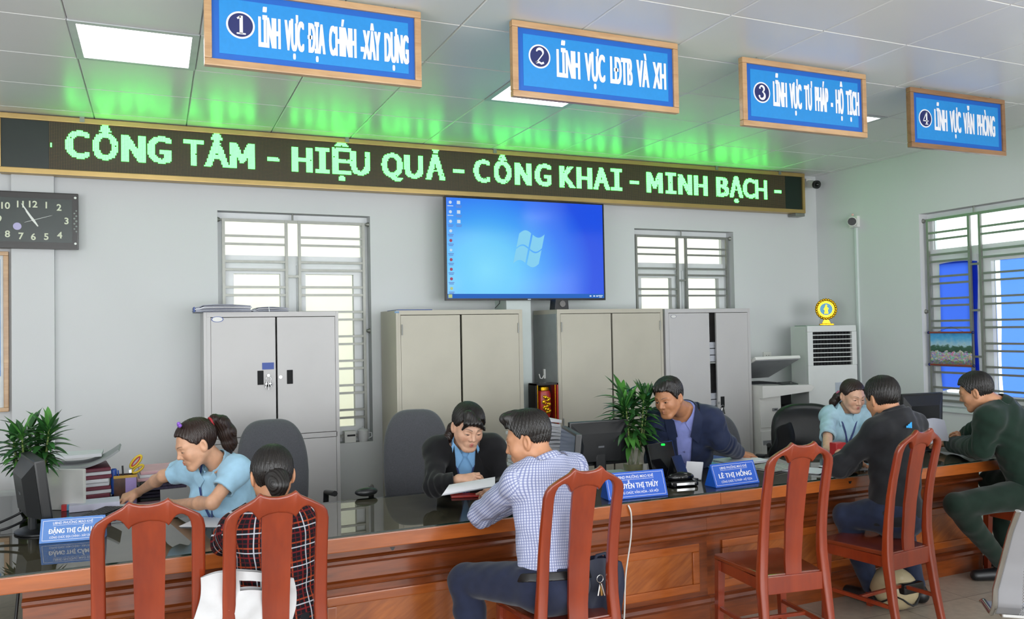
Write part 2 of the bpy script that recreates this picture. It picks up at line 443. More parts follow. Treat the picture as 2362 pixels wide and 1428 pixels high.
def pair_rows(z0, zs, step=0.1965, gap=0.062):
    out = []; z = zs
    while z > z0+.15: out += [z, z-gap]; z -= step
    return out
w1 = window('window_1', W1, 'Y', WALL_Y, 1.00, 2.215, 0.07, pair_rows(W1[2], 2.433), (0.945, 1.045))
w2 = window('window_2', W2, 'Y', WALL_Y, 4.66, 2.215, 0.07, pair_rows(W2[2], 2.428), (4.608, 4.708))
w3 = window('window_3', W3, 'X', WALL_X, 4.745, 2.25, 0.07, pair_rows(W3[2], 2.47), (4.71, 4.81))
M_sill = mat('sill_stone', '#c9d0d0', rough=0.5)
struct(MB().box((WALL_X-.02, W3[0]-.04, W3[2]-.04), (WALL_X+.12, W3[1]+.04, W3[2]), M_sill, 0.005).build('trim_3'))
# blue sheeting hung behind the casements of window_3
def blue_sheet(name, y0, y1, z0, z1, x):
    m = MATS.get('blue_sheet')
    if m is None:
        m = bpy.data.materials.new('blue_sheet'); m.use_nodes = True; MATS['blue_sheet'] = m; nt = m.node_tree; nt.nodes.remove(nt.nodes['Principled BSDF'])
        d = nt.nodes.new('ShaderNodeBsdfDiffuse'); d.inputs[0].default_value = (0.03, 0.06, 0.75, 1)
        t = nt.nodes.new('ShaderNodeBsdfTranslucent'); t.inputs[0].default_value = (0.085, 0.22, 1.0, 1)
        mx = nt.nodes.new('ShaderNodeMixShader'); mx.inputs[0].default_value = 0.75
        nt.links.new(d.outputs[0], mx.inputs[1]); nt.links.new(t.outputs[0], mx.inputs[2]); nt.links.new(mx.outputs[0], nt.nodes['Material Output'].inputs[0])
    mb = MB()
    mb.grid(lambda u, v: (x+.006*math.sin(v*9+u*3), y0+(y1-y0)*u+.008*math.sin(v*5), z0+(z1-z0)*v-(.05*(u-.5)**2 if v > .9 else 0)+(.03*math.sin(u*3) if v < .05 else 0)), 10, 24, m)
    return mb.build(name)
b = onX(2252, 600, WALL_X+.17).y
tag(blue_sheet('blue_sheet', 4.775, 5.135, 1.06, 2.20, WALL_X+.082), 'blue sheet filling the far casement of the right-hand window', 'sheet', 'blue sheets behind the right window')
tag(blue_sheet('blue_sheet', 3.18, 4.62, 1.02, 2.22, WALL_X+.158), 'wide blue sheet filling the nearer casement of the right-hand window', 'sheet', 'blue sheets behind the right window')
# ================================================================ WALL AND CEILING THINGS
def P(mb, name, root, **k):
    M = Matrix.Identity(4); q = root
    while q is not None: M = (Matrix.Translation(q.location) @ q.rotation_euler.to_matrix().to_4x4()) @ M; q = q.parent
    M = M.inverted()
    mb.xf(M); return mb.build(name, root, **k)
M_gold = mat('gold_aluminium', '#b79a62', rough=0.38, metal=0.55, var=0.05, nscale=8)
M_black = mat('black_plastic', '#17181a', rough=0.4, var=0.1)
M_blackg = mat('gloss_black', '#0c0d0f', rough=0.12, var=0.05)
M_white = mat('white_plastic', '#dcdcd8', rough=0.4, var=0.02)
M_paper = mat('paper', '#dcdde2', rough=0.8, var=0.02)
M_pwhite = mat('print_white', '#e9e9ee', rough=0.5, var=0)
M_pblue = mat('print_blue', '#1a86cf', rough=0.45, var=0.03, nscale=60)
M_pdblue = mat('print_dark_blue', '#0d5cb8', rough=0.45, var=0.03)
M_navy = mat('print_navy', '#14205e', rough=0.45, var=0)

# ---- LED text sign
led = thing('led_sign', 'long gold framed electronic sign with glowing green letters along the back wall', 'sign', (2.5, 6.4, 2.8))
x0, x1, z0, z1 = -0.955, 6.055, 2.80, 3.205; YF = 6.38; fr = 0.037
mb = MB()
for lo, hi in (((x0, z1-fr), (x1, z1)), ((x0, z0), (x1, z0+fr)), ((x0, z0+fr), (x0+.012, z1-fr)), ((x1-.03, z0+fr), (x1, z1-fr))):
    mb.box((lo[0], YF-.008, lo[1]), (hi[0], YF+.09, hi[1]), M_gold, 0.004)
P(mb, 'sign_frame', led)
# display field: dark brown modules with unlit lamps
def led_mat():
    m = bpy.data.materials.new('led_modules'); m.use_nodes = True; nt = m.node_tree; L = nt.links; b = nt.nodes['Principled BSDF']; b.inputs['Roughness'].default_value = 0.55
    tc = nt.nodes.new('ShaderNodeTexCoord'); br = nt.nodes.new('ShaderNodeTexBrick'); br.offset = 0
    mp = nt.nodes.new('ShaderNodeMapping'); mp.inputs['Rotation'].default_value = (math.radians(90), 0, 0); L.new(tc.outputs['Object'], mp.inputs[0]); L.new(mp.outputs[0], br.inputs[0])
    br.inputs['Scale'].default_value = 1; br.inputs['Brick Width'].default_value = 0.01; br.inputs['Row Height'].default_value = 0.01; br.inputs['Mortar Size'].default_value = 0.0022; br.inputs['Mortar Smooth'].default_value = 0.3
    br.inputs['Color1'].default_value = lin('#6a5636'); br.inputs['Color2'].default_value = lin('#5f5236'); br.inputs['Mortar'].default_value = lin('#1c1a10')
    L.new(br.outputs[0], b.inputs['Base Color']); return m
xa, xb = -0.662, 5.81
P(MB().box((xa, YF+.006, z0+fr), (xb, YF+.03, z1-fr), led_mat()), 'display', led)
M_dgreen = mat('dark_green_panel', '#0f1f18', rough=0.3)
e1 = P(MB().box((x0+.012, YF+.007, z0+fr), (xa, YF+.03, z1-fr), M_dgreen), 'end_panel', led)
e2 = P(MB().box((xb, YF+.007, z0+fr), (x1-.03, YF+.03, z1-fr), M_dgreen), 'end_panel', led)
P(MB().box((x0+.02, YF+.03, z0+.01), (x1-.02, YF+.10, z1-.01), M_black), 'housing', led)
# the lit lamps: letters sampled on a 10 mm lamp matrix
M_led = emis('green_lamp', (0.062, 1.0, 0.085), 11.0)
def led_core():
    m = MATS['green_lamp']; nt = m.node_tree
    return m
lamps = set()
PITCH = 0.01
def raster(ch, xs, xe, zb, zt, weight=0.012):
    """lit lamps of one letter drawn between xs..xe, cap height zb..zt (marks go beyond)"""
    V, F = text_verts(ch, weight)
    base = ch
    import unicodedata
    plain = unicodedata.normalize('NFD', ch)[0]
    V2, _ = text_verts(plain, weight)
    xs += PITCH; sx = (xe-xs-PITCH)/(V2[:, 0].max()-V2[:, 0].min()); sz = (zt-zb)/(CAP+2*weight); ox = V2[:, 0].min()
    pts = [Vector(((v[0]-ox)*sx+xs, 0, (v[1]+weight)*sz+zb)) for v in V]
    bv = BVHTree.FromPolygons(pts, F)
    i0, i1 = int((min(p.x for p in pts)-xa)/PITCH)-1, int((max(p.x for p in pts)-xa)/PITCH)+1
    j0, j1 = int((min(p.z for p in pts)-z0)/PITCH)-1, int((max(p.z for p in pts)-z0)/PITCH)+1
    for i in range(i0, i1+1):
        for j in range(j0, j1+1):
            q = Vector((xa+(i+.5)*PITCH, -1, z0+(j+.5)*PITCH))
            if bv.ray_cast(q, Vector((0, 1, 0)))[0] is not None:
                for di in (-1, 0, 1): lamps.add((i+di, j))
def rect(xs, xe, zs, ze):
    for i in range(int(round((xs-xa)/PITCH)), int(round((xe-xa)/PITCH))):
        for j in range(int(round((zs-z0)/PITCH)), int(round((ze-z0)/PITCH))): lamps.add((i, j))
ZB, ZT = 2.925, 3.115
WID = {'C': .152, 'Ô': .166, 'N': .155, 'G': .163, 'T': .147, 'Â': .175, 'M': .182, 'H': .156, 'I': .118, 'Ệ': .13, 'U': .16, 'Q': .176, 'Ả': .176, 'K': .160, 'A': .175, 'B': .155, 'Ạ': .175}
def word(s, x, xend):
    tot = sum(WID[c] for c in s); gap = (xend-x-tot)/(len(s)-1)
    for c in s:
        w = WID[c]
        if c == 'I':
            rect(x+.035, x+w-.035, ZB, ZT); rect(x, x+w, ZB, ZB+.03); rect(x, x+w, ZT-.03, ZT)
        elif c in 'MN':
            n_ = int(round(w/PITCH)); i0 = int(round((x-xa)/PITCH)); j0 = int(round((ZB-z0)/PITCH)); H = 19; st = 5
            for i in range(n_):
                for j in range(H):
                    t_ = 1-j/(H-1)
                    if c == 'N': dg_ = abs(i-(2+t_*(n_-5))) < 2.6
                    else: dg_ = abs(abs(i-(n_-1)/2)-(n_/2-3)*(1-t_*1.35)) < 2.3 and t_ < .78
                    if i < st or i >= n_-st or dg_: lamps.add((i0+i, j0+j))
        else: raster(c, x, x+w, ZB, ZT)
        x += w+gap
word('CÔNG', -.562, .118); word('TÂM', .195, .70); word('HIỆU', .973, 1.582); word('QUẢ', 1.672, 2.211); word('CÔNG', 2.46, 3.19); word('KHAI', onY(1291, 410, YF).x, onY(1436, 425, YF).x); word('MINH', 4.168, onY(1633, 440, YF).x); word('BẠCH', 4.958, onY(1771, 450, YF).x)
for a, b in ((-.655, -.64), (.786, .882), (2.281, 2.38), (3.984, 4.086), (5.665, 5.757)): rect(a, b, 2.985, 3.015)
mb = MB(); mi = mb.mi(M_led); r = 0.0042
for i, j in lamps:
    if random.random() < 0.004: continue
    x, z = xa+(i+.5)*PITCH, z0+(j+.5)*PITCH
    f = mb.bm.faces.new([mb.bm.verts.new(p) for p in ((x-r, YF+.003, z-r), (x+r, YF+.003, z-r), (x+r, YF+.003, z+r), (x-r, YF+.003, z+r))]); f.material_index = mi
o = P(mb, 'lamp_lettering', led, recalc=False); o['kind'] = 'stuff'
for px in (190, 800, 1140, 1650, 1795):
    bx = onY(px, 320, YF).x
    P(MB().box((bx-.015, YF-.014, z1-.03), (bx+.015, YF+.03, CEIL), M_steel), 'bracket', led)
P(MB().box((5.93, YF+.0, z0-.03), (6.05, YF+.10, z0-.001), M_steel), 'bracket', led)

# ---- hanging department signs
M_oak = wood('sign_frame_wood', '#a9825a', '#c59f74', 'X', 8, rough=0.35, coat=0.2)
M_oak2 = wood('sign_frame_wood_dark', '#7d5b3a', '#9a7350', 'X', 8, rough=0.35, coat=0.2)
def text_fit(mb, s, x, w, base, cap, m, o, weight):
    lettering(mb, s, m, (o[0]+x, o[1], o[2]+base), (1, 0, 0), (0, 0, 1), width=w, cap=cap, weight=weight)
def dept_sign(n, text, xl, xr, zt, zb, yl, yr, tx, tw, cx, cz, tz, cap, mframe, label):
    w = xr-xl; L = math.hypot(w, yr-yl); rz = math.atan2(yr-yl, w)
    t = thing('hanging_sign', label, 'sign', (xl, yl, zb), rz, 'blue department signs hanging from the ceiling')
    h = zt-zb; fw = 0.032
    mb = MB()
    for lo, hi in (((0, 0), (L, fw)), ((0, h-fw), (L, h)), ((0, fw), (fw, h-fw)), ((L-fw, fw), (L, h-fw))):
        mb.box((lo[0], -.018, lo[1]), (hi[0], .018, hi[1]), mframe, .006)
    mb.build('sign_frame', t)
    mb = MB(); mb.box((fw, -.006, fw), (L-fw, .006, h-fw), M_pdblue); mb.box((fw+.03, -.0075, fw+.028), (L-fw-.03, -.004, h-fw-.028), M_pblue); mb.build('sign_panel', t)
    mb = MB(); mb.cyl((cx*L, -.0075, cz*h), (cx*L, -.0095, cz*h), .060, M_pwhite, n=40, smooth=False); mb.cyl((cx*L, -.0095, cz*h), (cx*L, -.0105, cz*h), .052, M_navy, n=40, smooth=False)
    serif_digit(mb, n, (cx*L, -.0118, cz*h), .082); mb.build('number_badge', t)
    mb = MB(); 
    for k, dx in enumerate((-.0032, -.0016, 0, .0016, .0032)): lettering(mb, text.replace(' ', '  '), M_pwhite, (tx*L+dx, -.0078, tz*h), (1, 0, 0), (0, 0, 1), width=tw*L, cap=cap*h, weight=.014, lift=.0012+.0001*k)
    mb.build('lettering', t)
    for x in (.12, L-.12): MB().cyl((x, 0, h), (x, 0, CEIL-zb+.004), .004, M_steel, n=8).build('hanger', t)
    return t
def serif_digit(mb, n, c, H):
    """old-style serif numerals drawn as stroked outlines in the plane facing -y"""
    c = Vector(c)
    def stroke(pts, wid):
        mi = mb.mi(M_pwhite); prev = None; k = len(pts)
        for i, p in enumerate(pts):
            a = Vector(pts[max(0, i-1)]); b = Vector(pts[min(k-1, i+1)]); t = (b-a).normalized(); nrm = Vector((-t.y, t.x)); w = wid[i] if hasattr(wid, '__len__') else wid
            q = [mb.bm.verts.new(c+Vector(((p[0]+nrm.x*w*s)*H, 0, (p[1]+nrm.y*w*s)*H))) for s in (.5, -.5)]
            if prev: mb.bm.faces.new((prev[0], prev[1], q[1], q[0])).material_index = mi
            prev = q
    def arc(cx, cy, r, a0, a1, n=14, ry=None): return [(cx+r*math.cos(math.radians(a0+(a1-a0)*i/n)), cy+(ry or r)*math.sin(math.radians(a0+(a1-a0)*i/n))) for i in range(n+1)]
    if n == 1:
        stroke([(0.03, -.46), (0.03, .5)], .17); stroke([(-.2, -.46), (.26, -.46)], .08); stroke([(-.17, .33), (.0, .46)], .1)
    elif n == 2:
        P_ = arc(-.0, .24, .22, 170, -30)+[(-.02, -.14), (-.24, -.42)]
        stroke(P_, [.07+.1*math.sin(PI*min(1, i/14)) for i in range(len(P_))]); stroke([(-.26, -.41), (-.05, -.36), (.1, -.44), (.27, -.36)], .13)
    elif n == 3:
        p = arc(-.02, .25, .2, 160, -80); stroke(p, [.06+.1*math.sin(PI*i/(len(p)-1)) for i in range(len(p))])
        p = arc(-.02, -.21, .25, 85, -165); stroke(p, [.06+.12*math.sin(PI*i/(len(p)-1)) for i in range(len(p))])
        mb.cyl(c+Vector((-.19*H, 0.0005, .3*H)), c+Vector((-.19*H, -.0005, .3*H)), .07*H, M_pwhite, n=12); mb.cyl(c+Vector((-.24*H, .0005, -.27*H)), c+Vector((-.24*H, -.0005, -.27*H)), .075*H, M_pwhite, n=12)
    else:
        stroke([(.1, -.46), (.1, .5)], .15); stroke([(.1, .5), (-.28, -.2)], .07); stroke([(-.31, -.2), (.3, -.2)], .08); stroke([(-.06, -.46), (.26, -.46)], .07)
def sign_from_px(n, text, TL, TR, BL, BR, Y, tx, tw, cx, cz, tz, cap, mframe, label):
    bl, br = onY(*BL, Y), onY(*BR, Y); tl, tr = onY(*TL, Y), onY(*TR, Y)
    zt = min(CEIL-.004, (tl.z+tr.z)/2); zb = (bl.z+br.z)/2
    return dept_sign(n, text, (tl.x+bl.x)/2, (tr.x+br.x)/2, zt, zb, Y, Y, tx, tw, cx, cz, tz, cap, mframe, label)
sign_from_px(1, 'LĨNH VỰC ĐỊA CHÍNH -XÂY DỰNG', (474, -15), (973, 8), (466, 155), (966, 199), 3.72, .235, .70, .155, .53, .30, .36, M_oak, 'blue hanging sign with wooden frame and the number one badge')
sign_from_px(2, 'LĨNH VỰC LĐTB VÀ XH', (1178, 41), (1562, 97), (1180, 224), (1560, 262), 3.66, .255, .665, .155, .565, .33, .36, M_oak, 'blue hanging sign with wooden frame and the number two badge')
sign_from_px(3, 'LĨNH VỰC TƯ PHÁP - HỘ TỊCH', (1708, 128), (1996, 178), (1710, 288), (1993, 321), 3.68, .24, .70, .15, .515, .345, .355, M_oak, 'blue hanging sign with wooden frame and the number three badge')
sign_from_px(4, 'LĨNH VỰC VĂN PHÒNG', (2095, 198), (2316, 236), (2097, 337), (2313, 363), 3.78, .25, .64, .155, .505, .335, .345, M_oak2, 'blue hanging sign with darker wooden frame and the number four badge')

# ---- television
tl, br = onY(1026, 450, 6.2), onY(1396, 694, 6.2); tr = onY(1392, 470, 6.2); bl = onY(1028, 692, 6.2)
tx0, tx1 = (tl.x+bl.x)/2, (tr.x+br.x)/2; tz0, tz1 = (bl.z+br.z)/2, (tl.z+tr.z)/2-.004
tv = thing('television', 'large flat television showing a blue desktop, mounted under the green letter sign', 'television', ((tx0+tx1)/2, 6.2, tz0))
mb = MB(); mb.box((tx0, 6.205, tz0), (tx1, 6.245, tz1), M_blackg, .006); mb.box((tx0+.25, 6.245, tz0+.15), (tx1-.25, 6.30, tz1-.15), M_black, .01); P(mb, 'housing', tv)
M_bez = mat('dark_bezel', '#2b2a2a', rough=0.25, metal=0.6)
mb = MB()
for lo, hi in (((tx0, tz0), (tx1, tz0+.018)), ((tx0, tz1-.011), (tx1, tz1)), ((tx0, tz0+.018), (tx0+.012, tz1-.011)), ((tx1-.012, tz0+.018), (tx1, tz1-.011))): mb.box((lo[0], 6.196, lo[1]), (hi[0], 6.206, hi[1]), M_bez)
P(mb, 'bezel', tv)
def screen_mat():
    m = bpy.data.materials.new('desktop_screen'); m.use_nodes = True; nt = m.node_tree; L = nt.links; b = nt.nodes['Principled BSDF']
    b.inputs['Base Color'].default_value = (.005, .005, .008, 1); b.inputs['Roughness'].default_value = 0.12
    tc = nt.nodes.new('ShaderNodeTexCoord'); mp = nt.nodes.new('ShaderNodeMapping')
    cx, cz = tx0+(tx1-tx0)*.24, tz0+(tz1-tz0)*.30; mp.inputs['Location'].default_value = (-(cx-tv.location.x), 0, -(cz-tz0)*1.15); mp.inputs['Scale'].default_value = (1, 0, 1.15)
    L.new(tc.outputs['Object'], mp.inputs[0]); ln = nt.nodes.new('ShaderNodeVectorMath'); ln.operation = 'LENGTH'; L.new(mp.outputs[0], ln.inputs[0])
    r = nt.nodes.new('ShaderNodeValToRGB'); L.new(ln.outputs['Value'], r.inputs[0]); cr = r.color_ramp
    stops = [(0.0, '#78dcff'), (.28, '#62cbff'), (.5, '#45a5ff'), (.72, '#2f7dfb'), (1.0, '#1c52ea')]
    cr.elements[0].position, cr.elements[0].color = stops[0][0], lin(stops[0][1]); cr.elements[1].position, cr.elements[1].color = 1.0, lin(stops[-1][1])
    for p, c in stops[1:-1]: e = cr.elements.new(p); e.color = lin(c)
    L.new(r.outputs[0], b.inputs['Emission Color']); b.inputs['Emission Strength'].default_value = 0.92
    return m
sx0, sx1, sz0, sz1 = tx0+.012, tx1-.012, tz0+.018, tz1-.011
scr = P(MB().box((sx0, 6.2, sz0), (sx1, 6.206, sz1), screen_mat()), 'screen', tv)
M_icw = emis('icon_white', '#d9ecff', .85); M_icr = emis('icon_red', '#c0607a', .7); M_icy = emis('icon_yellow', '#c9dc9a', .8); M_logo = emis('screen_logo', '#8fdcff', .88); M_task = emis('taskbar', '#3a78d8', .75); M_icd = emis('icon_text', '#6f92d8', .9)
SW, SH = sx1-sx0, sz1-sz0; YS = 6.1985
def srect(mb, u0, v0, u1, v1, m, lift=0.0): mb.poly([(sx0+u0*SW, YS-lift, sz0+v0*SH), (sx0+u1*SW, YS-lift, sz0+v0*SH), (sx0+u1*SW, YS-lift, sz0+v1*SH), (sx0+u0*SW, YS-lift, sz0+v1*SH)], m)
mb = MB(); srect(mb, 0, 0, 1, .045, M_task)
srect(mb, .005, .005, .028, .04, M_icy, .0005)
for u in (.9, .925, .945): srect(mb, u, .015, u+.012, .03, M_icw, .0005)
srect(mb, .96, .022, .99, .032, M_icw, .0005); srect(mb, .965, .008, .985, .016, M_icw, .0005)
P(mb, 'taskbar', scr)
for k in range(10):
    mb = MB(); v = .965-.095*k; m = (M_icw, M_icw, M_icw, M_icw, M_icr, M_icw, M_icr, M_icr, M_icr, M_icy)[k]
    c = (sx0+.025*SW, sz0+(v-.012)*SH)
    mb.cyl((c[0], YS, c[1]), (c[0], YS-.0005, c[1]), .013, m, n=10 if k != 5 else 4, smooth=False)
    srect(mb, .008, v-.052, .042, v-.044, M_icw if k < 2 else M_icd)
    if k > 1: srect(mb, .012, v-.066, .038, v-.058, M_icd)
    P(mb, 'desktop_icon', scr)
for k in range(3):
    mb = MB(); v = .965-.095*k; srect(mb, .064, v-.028, .084, v+.006, M_icw); srect(mb, .057, v-.05, .092, v-.042, M_icd); srect(mb, .06, v-.064, .09, v-.056, M_icd)
    P(mb, 'desktop_icon', scr)
# four-pane waving flag emblem on the desktop
mb = MB(); fcx, fcz = onY(1220, 574, 6.2).x, onY(1220, 574, 6.2).z; fw_, fh = .118, .125
def flagpt(u, v):
    x = (u-.5)*2*fw_; z = (v-.5)*2*fh
    return (fcx+x+z*.24, YS-.0005, fcz+z*1.0-.03*math.sin((u)*2*PI)*-1-.0*x)
for (u0, u1) in ((0, .47), (.53, 1)):
    for (v0, v1) in ((0, .475), (.525, 1)):
        mb.grid(lambda a, b: flagpt(u0+(u1-u0)*a, v0+(v1-v0)*b), 8, 3, M_logo)
P(mb, 'flag_emblem', scr)
P(MB().box(((tx0+tx1)/2-.014, 6.1955, tz0+.006), ((tx0+tx1)/2+.014, 6.1965, tz0+.012), M_icw), 'badge', tv)
P(MB().tube([(tx0+.5, 6.27, tz0+.05), (tx0+.505, 6.3, tz0-.02), (tx0+.53, 6.46, tz0-.055)], .003, M_black), 'cable', tv)

# ---- wall clock
c = onY(77, 508, 6.41); ck = thing('wall_clock', 'black rectangular wall clock with pale numerals reading five to eleven', 'clock', (c.x, 6.45, c.z-.2))
hw, hh = .272, .195
M_cface = mat('clock_face', '#232f2b', rough=0.25, var=0.2, nscale=4); M_num = mat('clock_numeral', '#d3d9bf', rough=0.5, var=0); M_hand = mat('clock_hand', '#e2e6e0', rough=0.35, var=0)
mb = MB(); mb.box((c.x-hw, 6.41, c.z-hh), (c.x+hw, 6.45, c.z+hh), mat('clock_case', '#1c1714', rough=.3), .006); P(mb, 'case', ck)
mb = MB(); mb.box((c.x-.235, 6.4075, c.z-.15), (c.x+.235, 6.411, c.z+.15), M_cface); P(mb, 'face', ck)
mb = MB()
num = {12: (0, .108), 1: (.078, .105), 2: (.155, .092), 3: (.2, 0.0), 4: (.158, -.10), 5: (.077, -.112), 6: (0, -.115), 7: (-.072, -.112), 8: (-.152, -.10), 9: (-.2, 0), 10: (-.162, .092), 11: (-.076, .105)}
for k, (dx, dz) in num.items(): lettering(mb, str(k), M_num, (c.x+dx, 6.407, c.z+dz-.02), (1, 0, 0), (0, 0, 1), cap=.043, weight=.022, align='C')
o = P(mb, 'numerals', ck)
mb = MB()
def hand(ang, L, wd, back, y):
    a = math.radians(ang); d = Vector((math.sin(a), 0, math.cos(a))); n = Vector((d.z, 0, -d.x)); o = Vector((c.x, y, c.z))
    mb.poly([o-d*back-n*wd*.4, o-d*back+n*wd*.4, o+n*wd, o+d*L*.85+n*wd*.6, o+d*L, o+d*L*.85-n*wd*.6, o-n*wd], M_hand)
hand(-32, .135, .006, .05, 6.4045); hand(-34, .085, .008, .05, 6.4055); hand(72, .125, .0015, .055, 6.404)
mb.cyl((c.x, 6.404, c.z), (c.x, 6.408, c.z), .006, M_hand); P(mb, 'hands', ck)
mb = MB()
for dx, dz in ((.254, .165), (.254, -.155), (-.254, .165), (-.254, -.155)): mb.cyl((c.x+dx, 6.4085, c.z+dz), (c.x+dx, 6.41, c.z+dz), .008, M_hand)
for k in range(9): mb.cyl((c.x+.254+.006*(-1)**k, 6.409, c.z-.07+.018*k), (c.x+.254+.006*(-1)**k, 6.41, c.z-.07+.018*k), .007-.0004*abs(k-4), mat('clock_ornament', '#7d8a82', rough=.4), n=8)
P(mb, 'ornament', ck)
mb = MB(); mb.cyl((c.x-.095, 6.405, c.z-.045), (c.x-.095, 6.408, c.z-.045), .025, mat('lilac_disc', '#b3aed6', rough=.4), n=24); P(mb, 'dial_disc', ck)

# ---- notice board at the left edge
bd = thing('notice_board', 'wood framed notice board with blue sheet of white cards under the clock', 'notice board', (-1.4, 6.49, 1.17))
x1b = onY(20, 800, 6.46).x; zt, zb = onY(12, 580, 6.46).z, onY(12, 950, 6.46).z; x0b = x1b-1.15
mb = MB()
for lo, hi in (((x0b, zt-.028), (x1b, zt)), ((x0b, zb), (x1b, zb+.028)), ((x0b, zb+.028), (x0b+.03, zt-.028)), ((x1b-.03, zb+.028), (x1b, zt-.028))): mb.box((lo[0], 6.455, lo[1]), (hi[0], 6.495, hi[1]), M_oak, .005)
P(mb, 'board_frame', bd)
P(MB().box((x0b+.03, 6.478, zb+.028), (x1b-.03, 6.49, zt-.028), mat('board_white', '#d6dbdc', rough=.5)), 'board_panel', bd)
zc1 = onY(10, 598, 6.47).z; zc0 = onY(10, 868, 6.47).z
P(MB().box((x0b+.06, 6.475, zc0), (x1b-.05, 6.479, zc1), mat('board_blue', '#4f93d6', rough=.5)), 'blue_sheet', bd)
for i, z in enumerate(np.linspace(zc1-.16, zc0+.06, 6)):
    for j in range(5):
        x = x1b-.09-.2*j
        P(MB().box((x-.12, 6.472, z-.045), (x, 6.4755, z+.045), M_paper), 'notice_card', bd)
# ================================================================ CABINETS ALONG THE BACK WALL
M_cabg = mat('cabinet_grey', '#bcbab9', rough=0.38, var=0.03, nscale=3)
M_cabb = mat('cabinet_beige', '#b5b0a0', rough=0.42, var=0.05, nscale=3)
M_cabd = mat('cabinet_side_grey', '#8f9391', rough=0.45, var=0.05)
M_dark = mat('dark_gap', '#0d0e10', rough=0.8, var=0)
M_chrome = mat('chrome', '#c8c8c8', rough=0.12, metal=1.0, var=0)
M_sblue = mat('sticker_blue', '#39529e', rough=0.5)
def handle_recess(root, x, z, y):
    h = P(MB().box((x-.021, y-.004, z-.05), (x+.021, y+.002, z+.05), M_dark, .003), 'handle', root); return h
def cabinet(label, x0, x1, y0, y1, zt, m, mdoor, door_x, zsplit=None, gap=0.004, group='steel filing cabinets'):
    t = thing('filing_cabinet', label, 'cabinet', ((x0+x1)/2, y0, 0), 0, group)
    T = .02; TL, TR = door_x[0][0]-x0, x1-door_x[-1][1]
    mb = MB()
    mb.box((x0, y0+.0, .0), (x0+T, y1, zt), m, .002); mb.box((x1-T, y0, 0), (x1, y1, zt), m, .002); mb.box((x0+T, y0, .06), (x0+TL, y0+.03, zt-.035), m); mb.box((x1-TR, y0, .06), (x1-T, y0+.03, zt-.035), m); mb.box((x0+T, y0, zt-.035), (x1-T, y1, zt), m, .002)
    mb.box((x0+T, y0, 0), (x1-T, y1, .06), m); mb.box((x0+T, y1-.01, .06), (x1-T, y1, zt-.035), m)
    if zsplit: mb.box((x0+T, y0, zsplit-.022), (x1-T, y1, zsplit+.012), m)
    P(mb, 'cabinet_body', t)
    doors = []
    levels = [(.06, zt-.035)] if not zsplit else [(zsplit+.012, zt-.035), (.06, zsplit-.022)]
    for (zb, ztop) in levels:
        for (a, b) in door_x:
            mb = MB(); mb.box((a+gap/2, y0-.001, zb+gap), (b-gap/2, y0+.019, ztop-gap), mdoor, .003); doors.append(P(mb, 'cabinet_door', t))
    return t, doors
Y0 = 6.0
c1, d1 = cabinet('pale grey steel cabinet with keys in its door and folders on top', .305, 1.232, Y0, 6.45, 1.835, M_cabg, M_cabg, ((.35, .785), (.793, 1.207)), .945)
handle_recess(d1[0], .678, 1.37, Y0); handle_recess(d1[1], .88, 1.368, Y0)
P(MB().box((.69, Y0-.004, 1.427), (.77, Y0-.001, 1.475), M_sblue), 'sticker', d1[0])
mb = MB(); mb.cyl((.395, Y0-.003, 1.785), (.395, Y0-.001, 1.785), .02, M_sblue, n=24); 
for v in mb.bm.verts: v.co.x = .395+(v.co.x-.395)*2.0
k_ = len(mb.bm.verts); mb.cyl((.395, Y0-.0032, 1.785), (.395, Y0-.0030, 1.785), .0165, M_white, n=24)
mb.bm.verts.ensure_lookup_table()
for v in mb.bm.verts[k_:]: v.co.x = .395+(v.co.x-.395)*2.1
P(mb, 'maker_sticker', d1[0])
def ringpts(c, r, n=12): return [(c[0]+r*math.cos(2*PI*k/n), c[1], c[2]+r*math.sin(2*PI*k/n)) for k in range(n)]
k1 = thing('key_ring', 'bunch of keys hanging from the lock of the grey cabinet behind the left desk', 'keys', (.73, Y0-.02, 1.36))
P(MB().cyl((.73, Y0, 1.385), (.73, Y0-.02, 1.385), .009, M_chrome), 'lock_key', k1)
P(MB().tube(ringpts((.73, Y0-.018, 1.36), .018), .002, M_chrome, closed=True, n=6), 'ring', k1)
for k, (dx, dz) in enumerate(((-.02, -.06), (.0, -.075), (.016, -.055))):
    mb = MB(); p = Vector((.73+dx*.5, Y0-.02-.003*k, 1.345)); e = Vector((.73+dx, Y0-.02-.003*k, 1.36+dz)); mb.cyl(p, e, .004, M_chrome, n=6); mb.ball((p+e)/2, .012, M_black if k == 1 else M_chrome, (1, .3, 1.1), n=10); P(mb, 'key', k1)
P(MB().cyl((.815, Y0, 1.37), (.815, Y0-.008, 1.37), .011, M_chrome), 'lock', d1[1])
c2, d2 = cabinet('beige steel cabinet directly behind the black jacketed woman', 1.665, 2.712, Y0, 6.45, 1.838, M_cabb, M_cabb, ((1.70, 2.18), (2.192, 2.68)))
P(MB().box((1.655, Y0-.002, 1.817), (1.69, Y0+.001, 1.831), mat('tag_blue', '#6f93b4', rough=.5)), 'sticker', c2)
c3, d3 = cabinet('beige steel cabinet with grey side standing to the left of the grey open one', 3.025, 4.055, Y0, 6.45, 1.836, M_cabb, M_cabb, ((3.055, 3.535), (3.547, 4.03)))
P(MB().box((3.021, Y0+.01, .01), (3.0245, 6.445, 1.80), M_cabd), 'side_panel', c3)
for t, xs in ((d2, (1.71, 2.672)), (d3, (3.063, 4.022))):
    for dd, x in zip(t, xs):
        for z in (1.69, .9):
            P(MB().cyl((x, Y0-.004, z-.04), (x, Y0-.004, z+.04), .006, M_steel, n=8), 'hinge', dd)
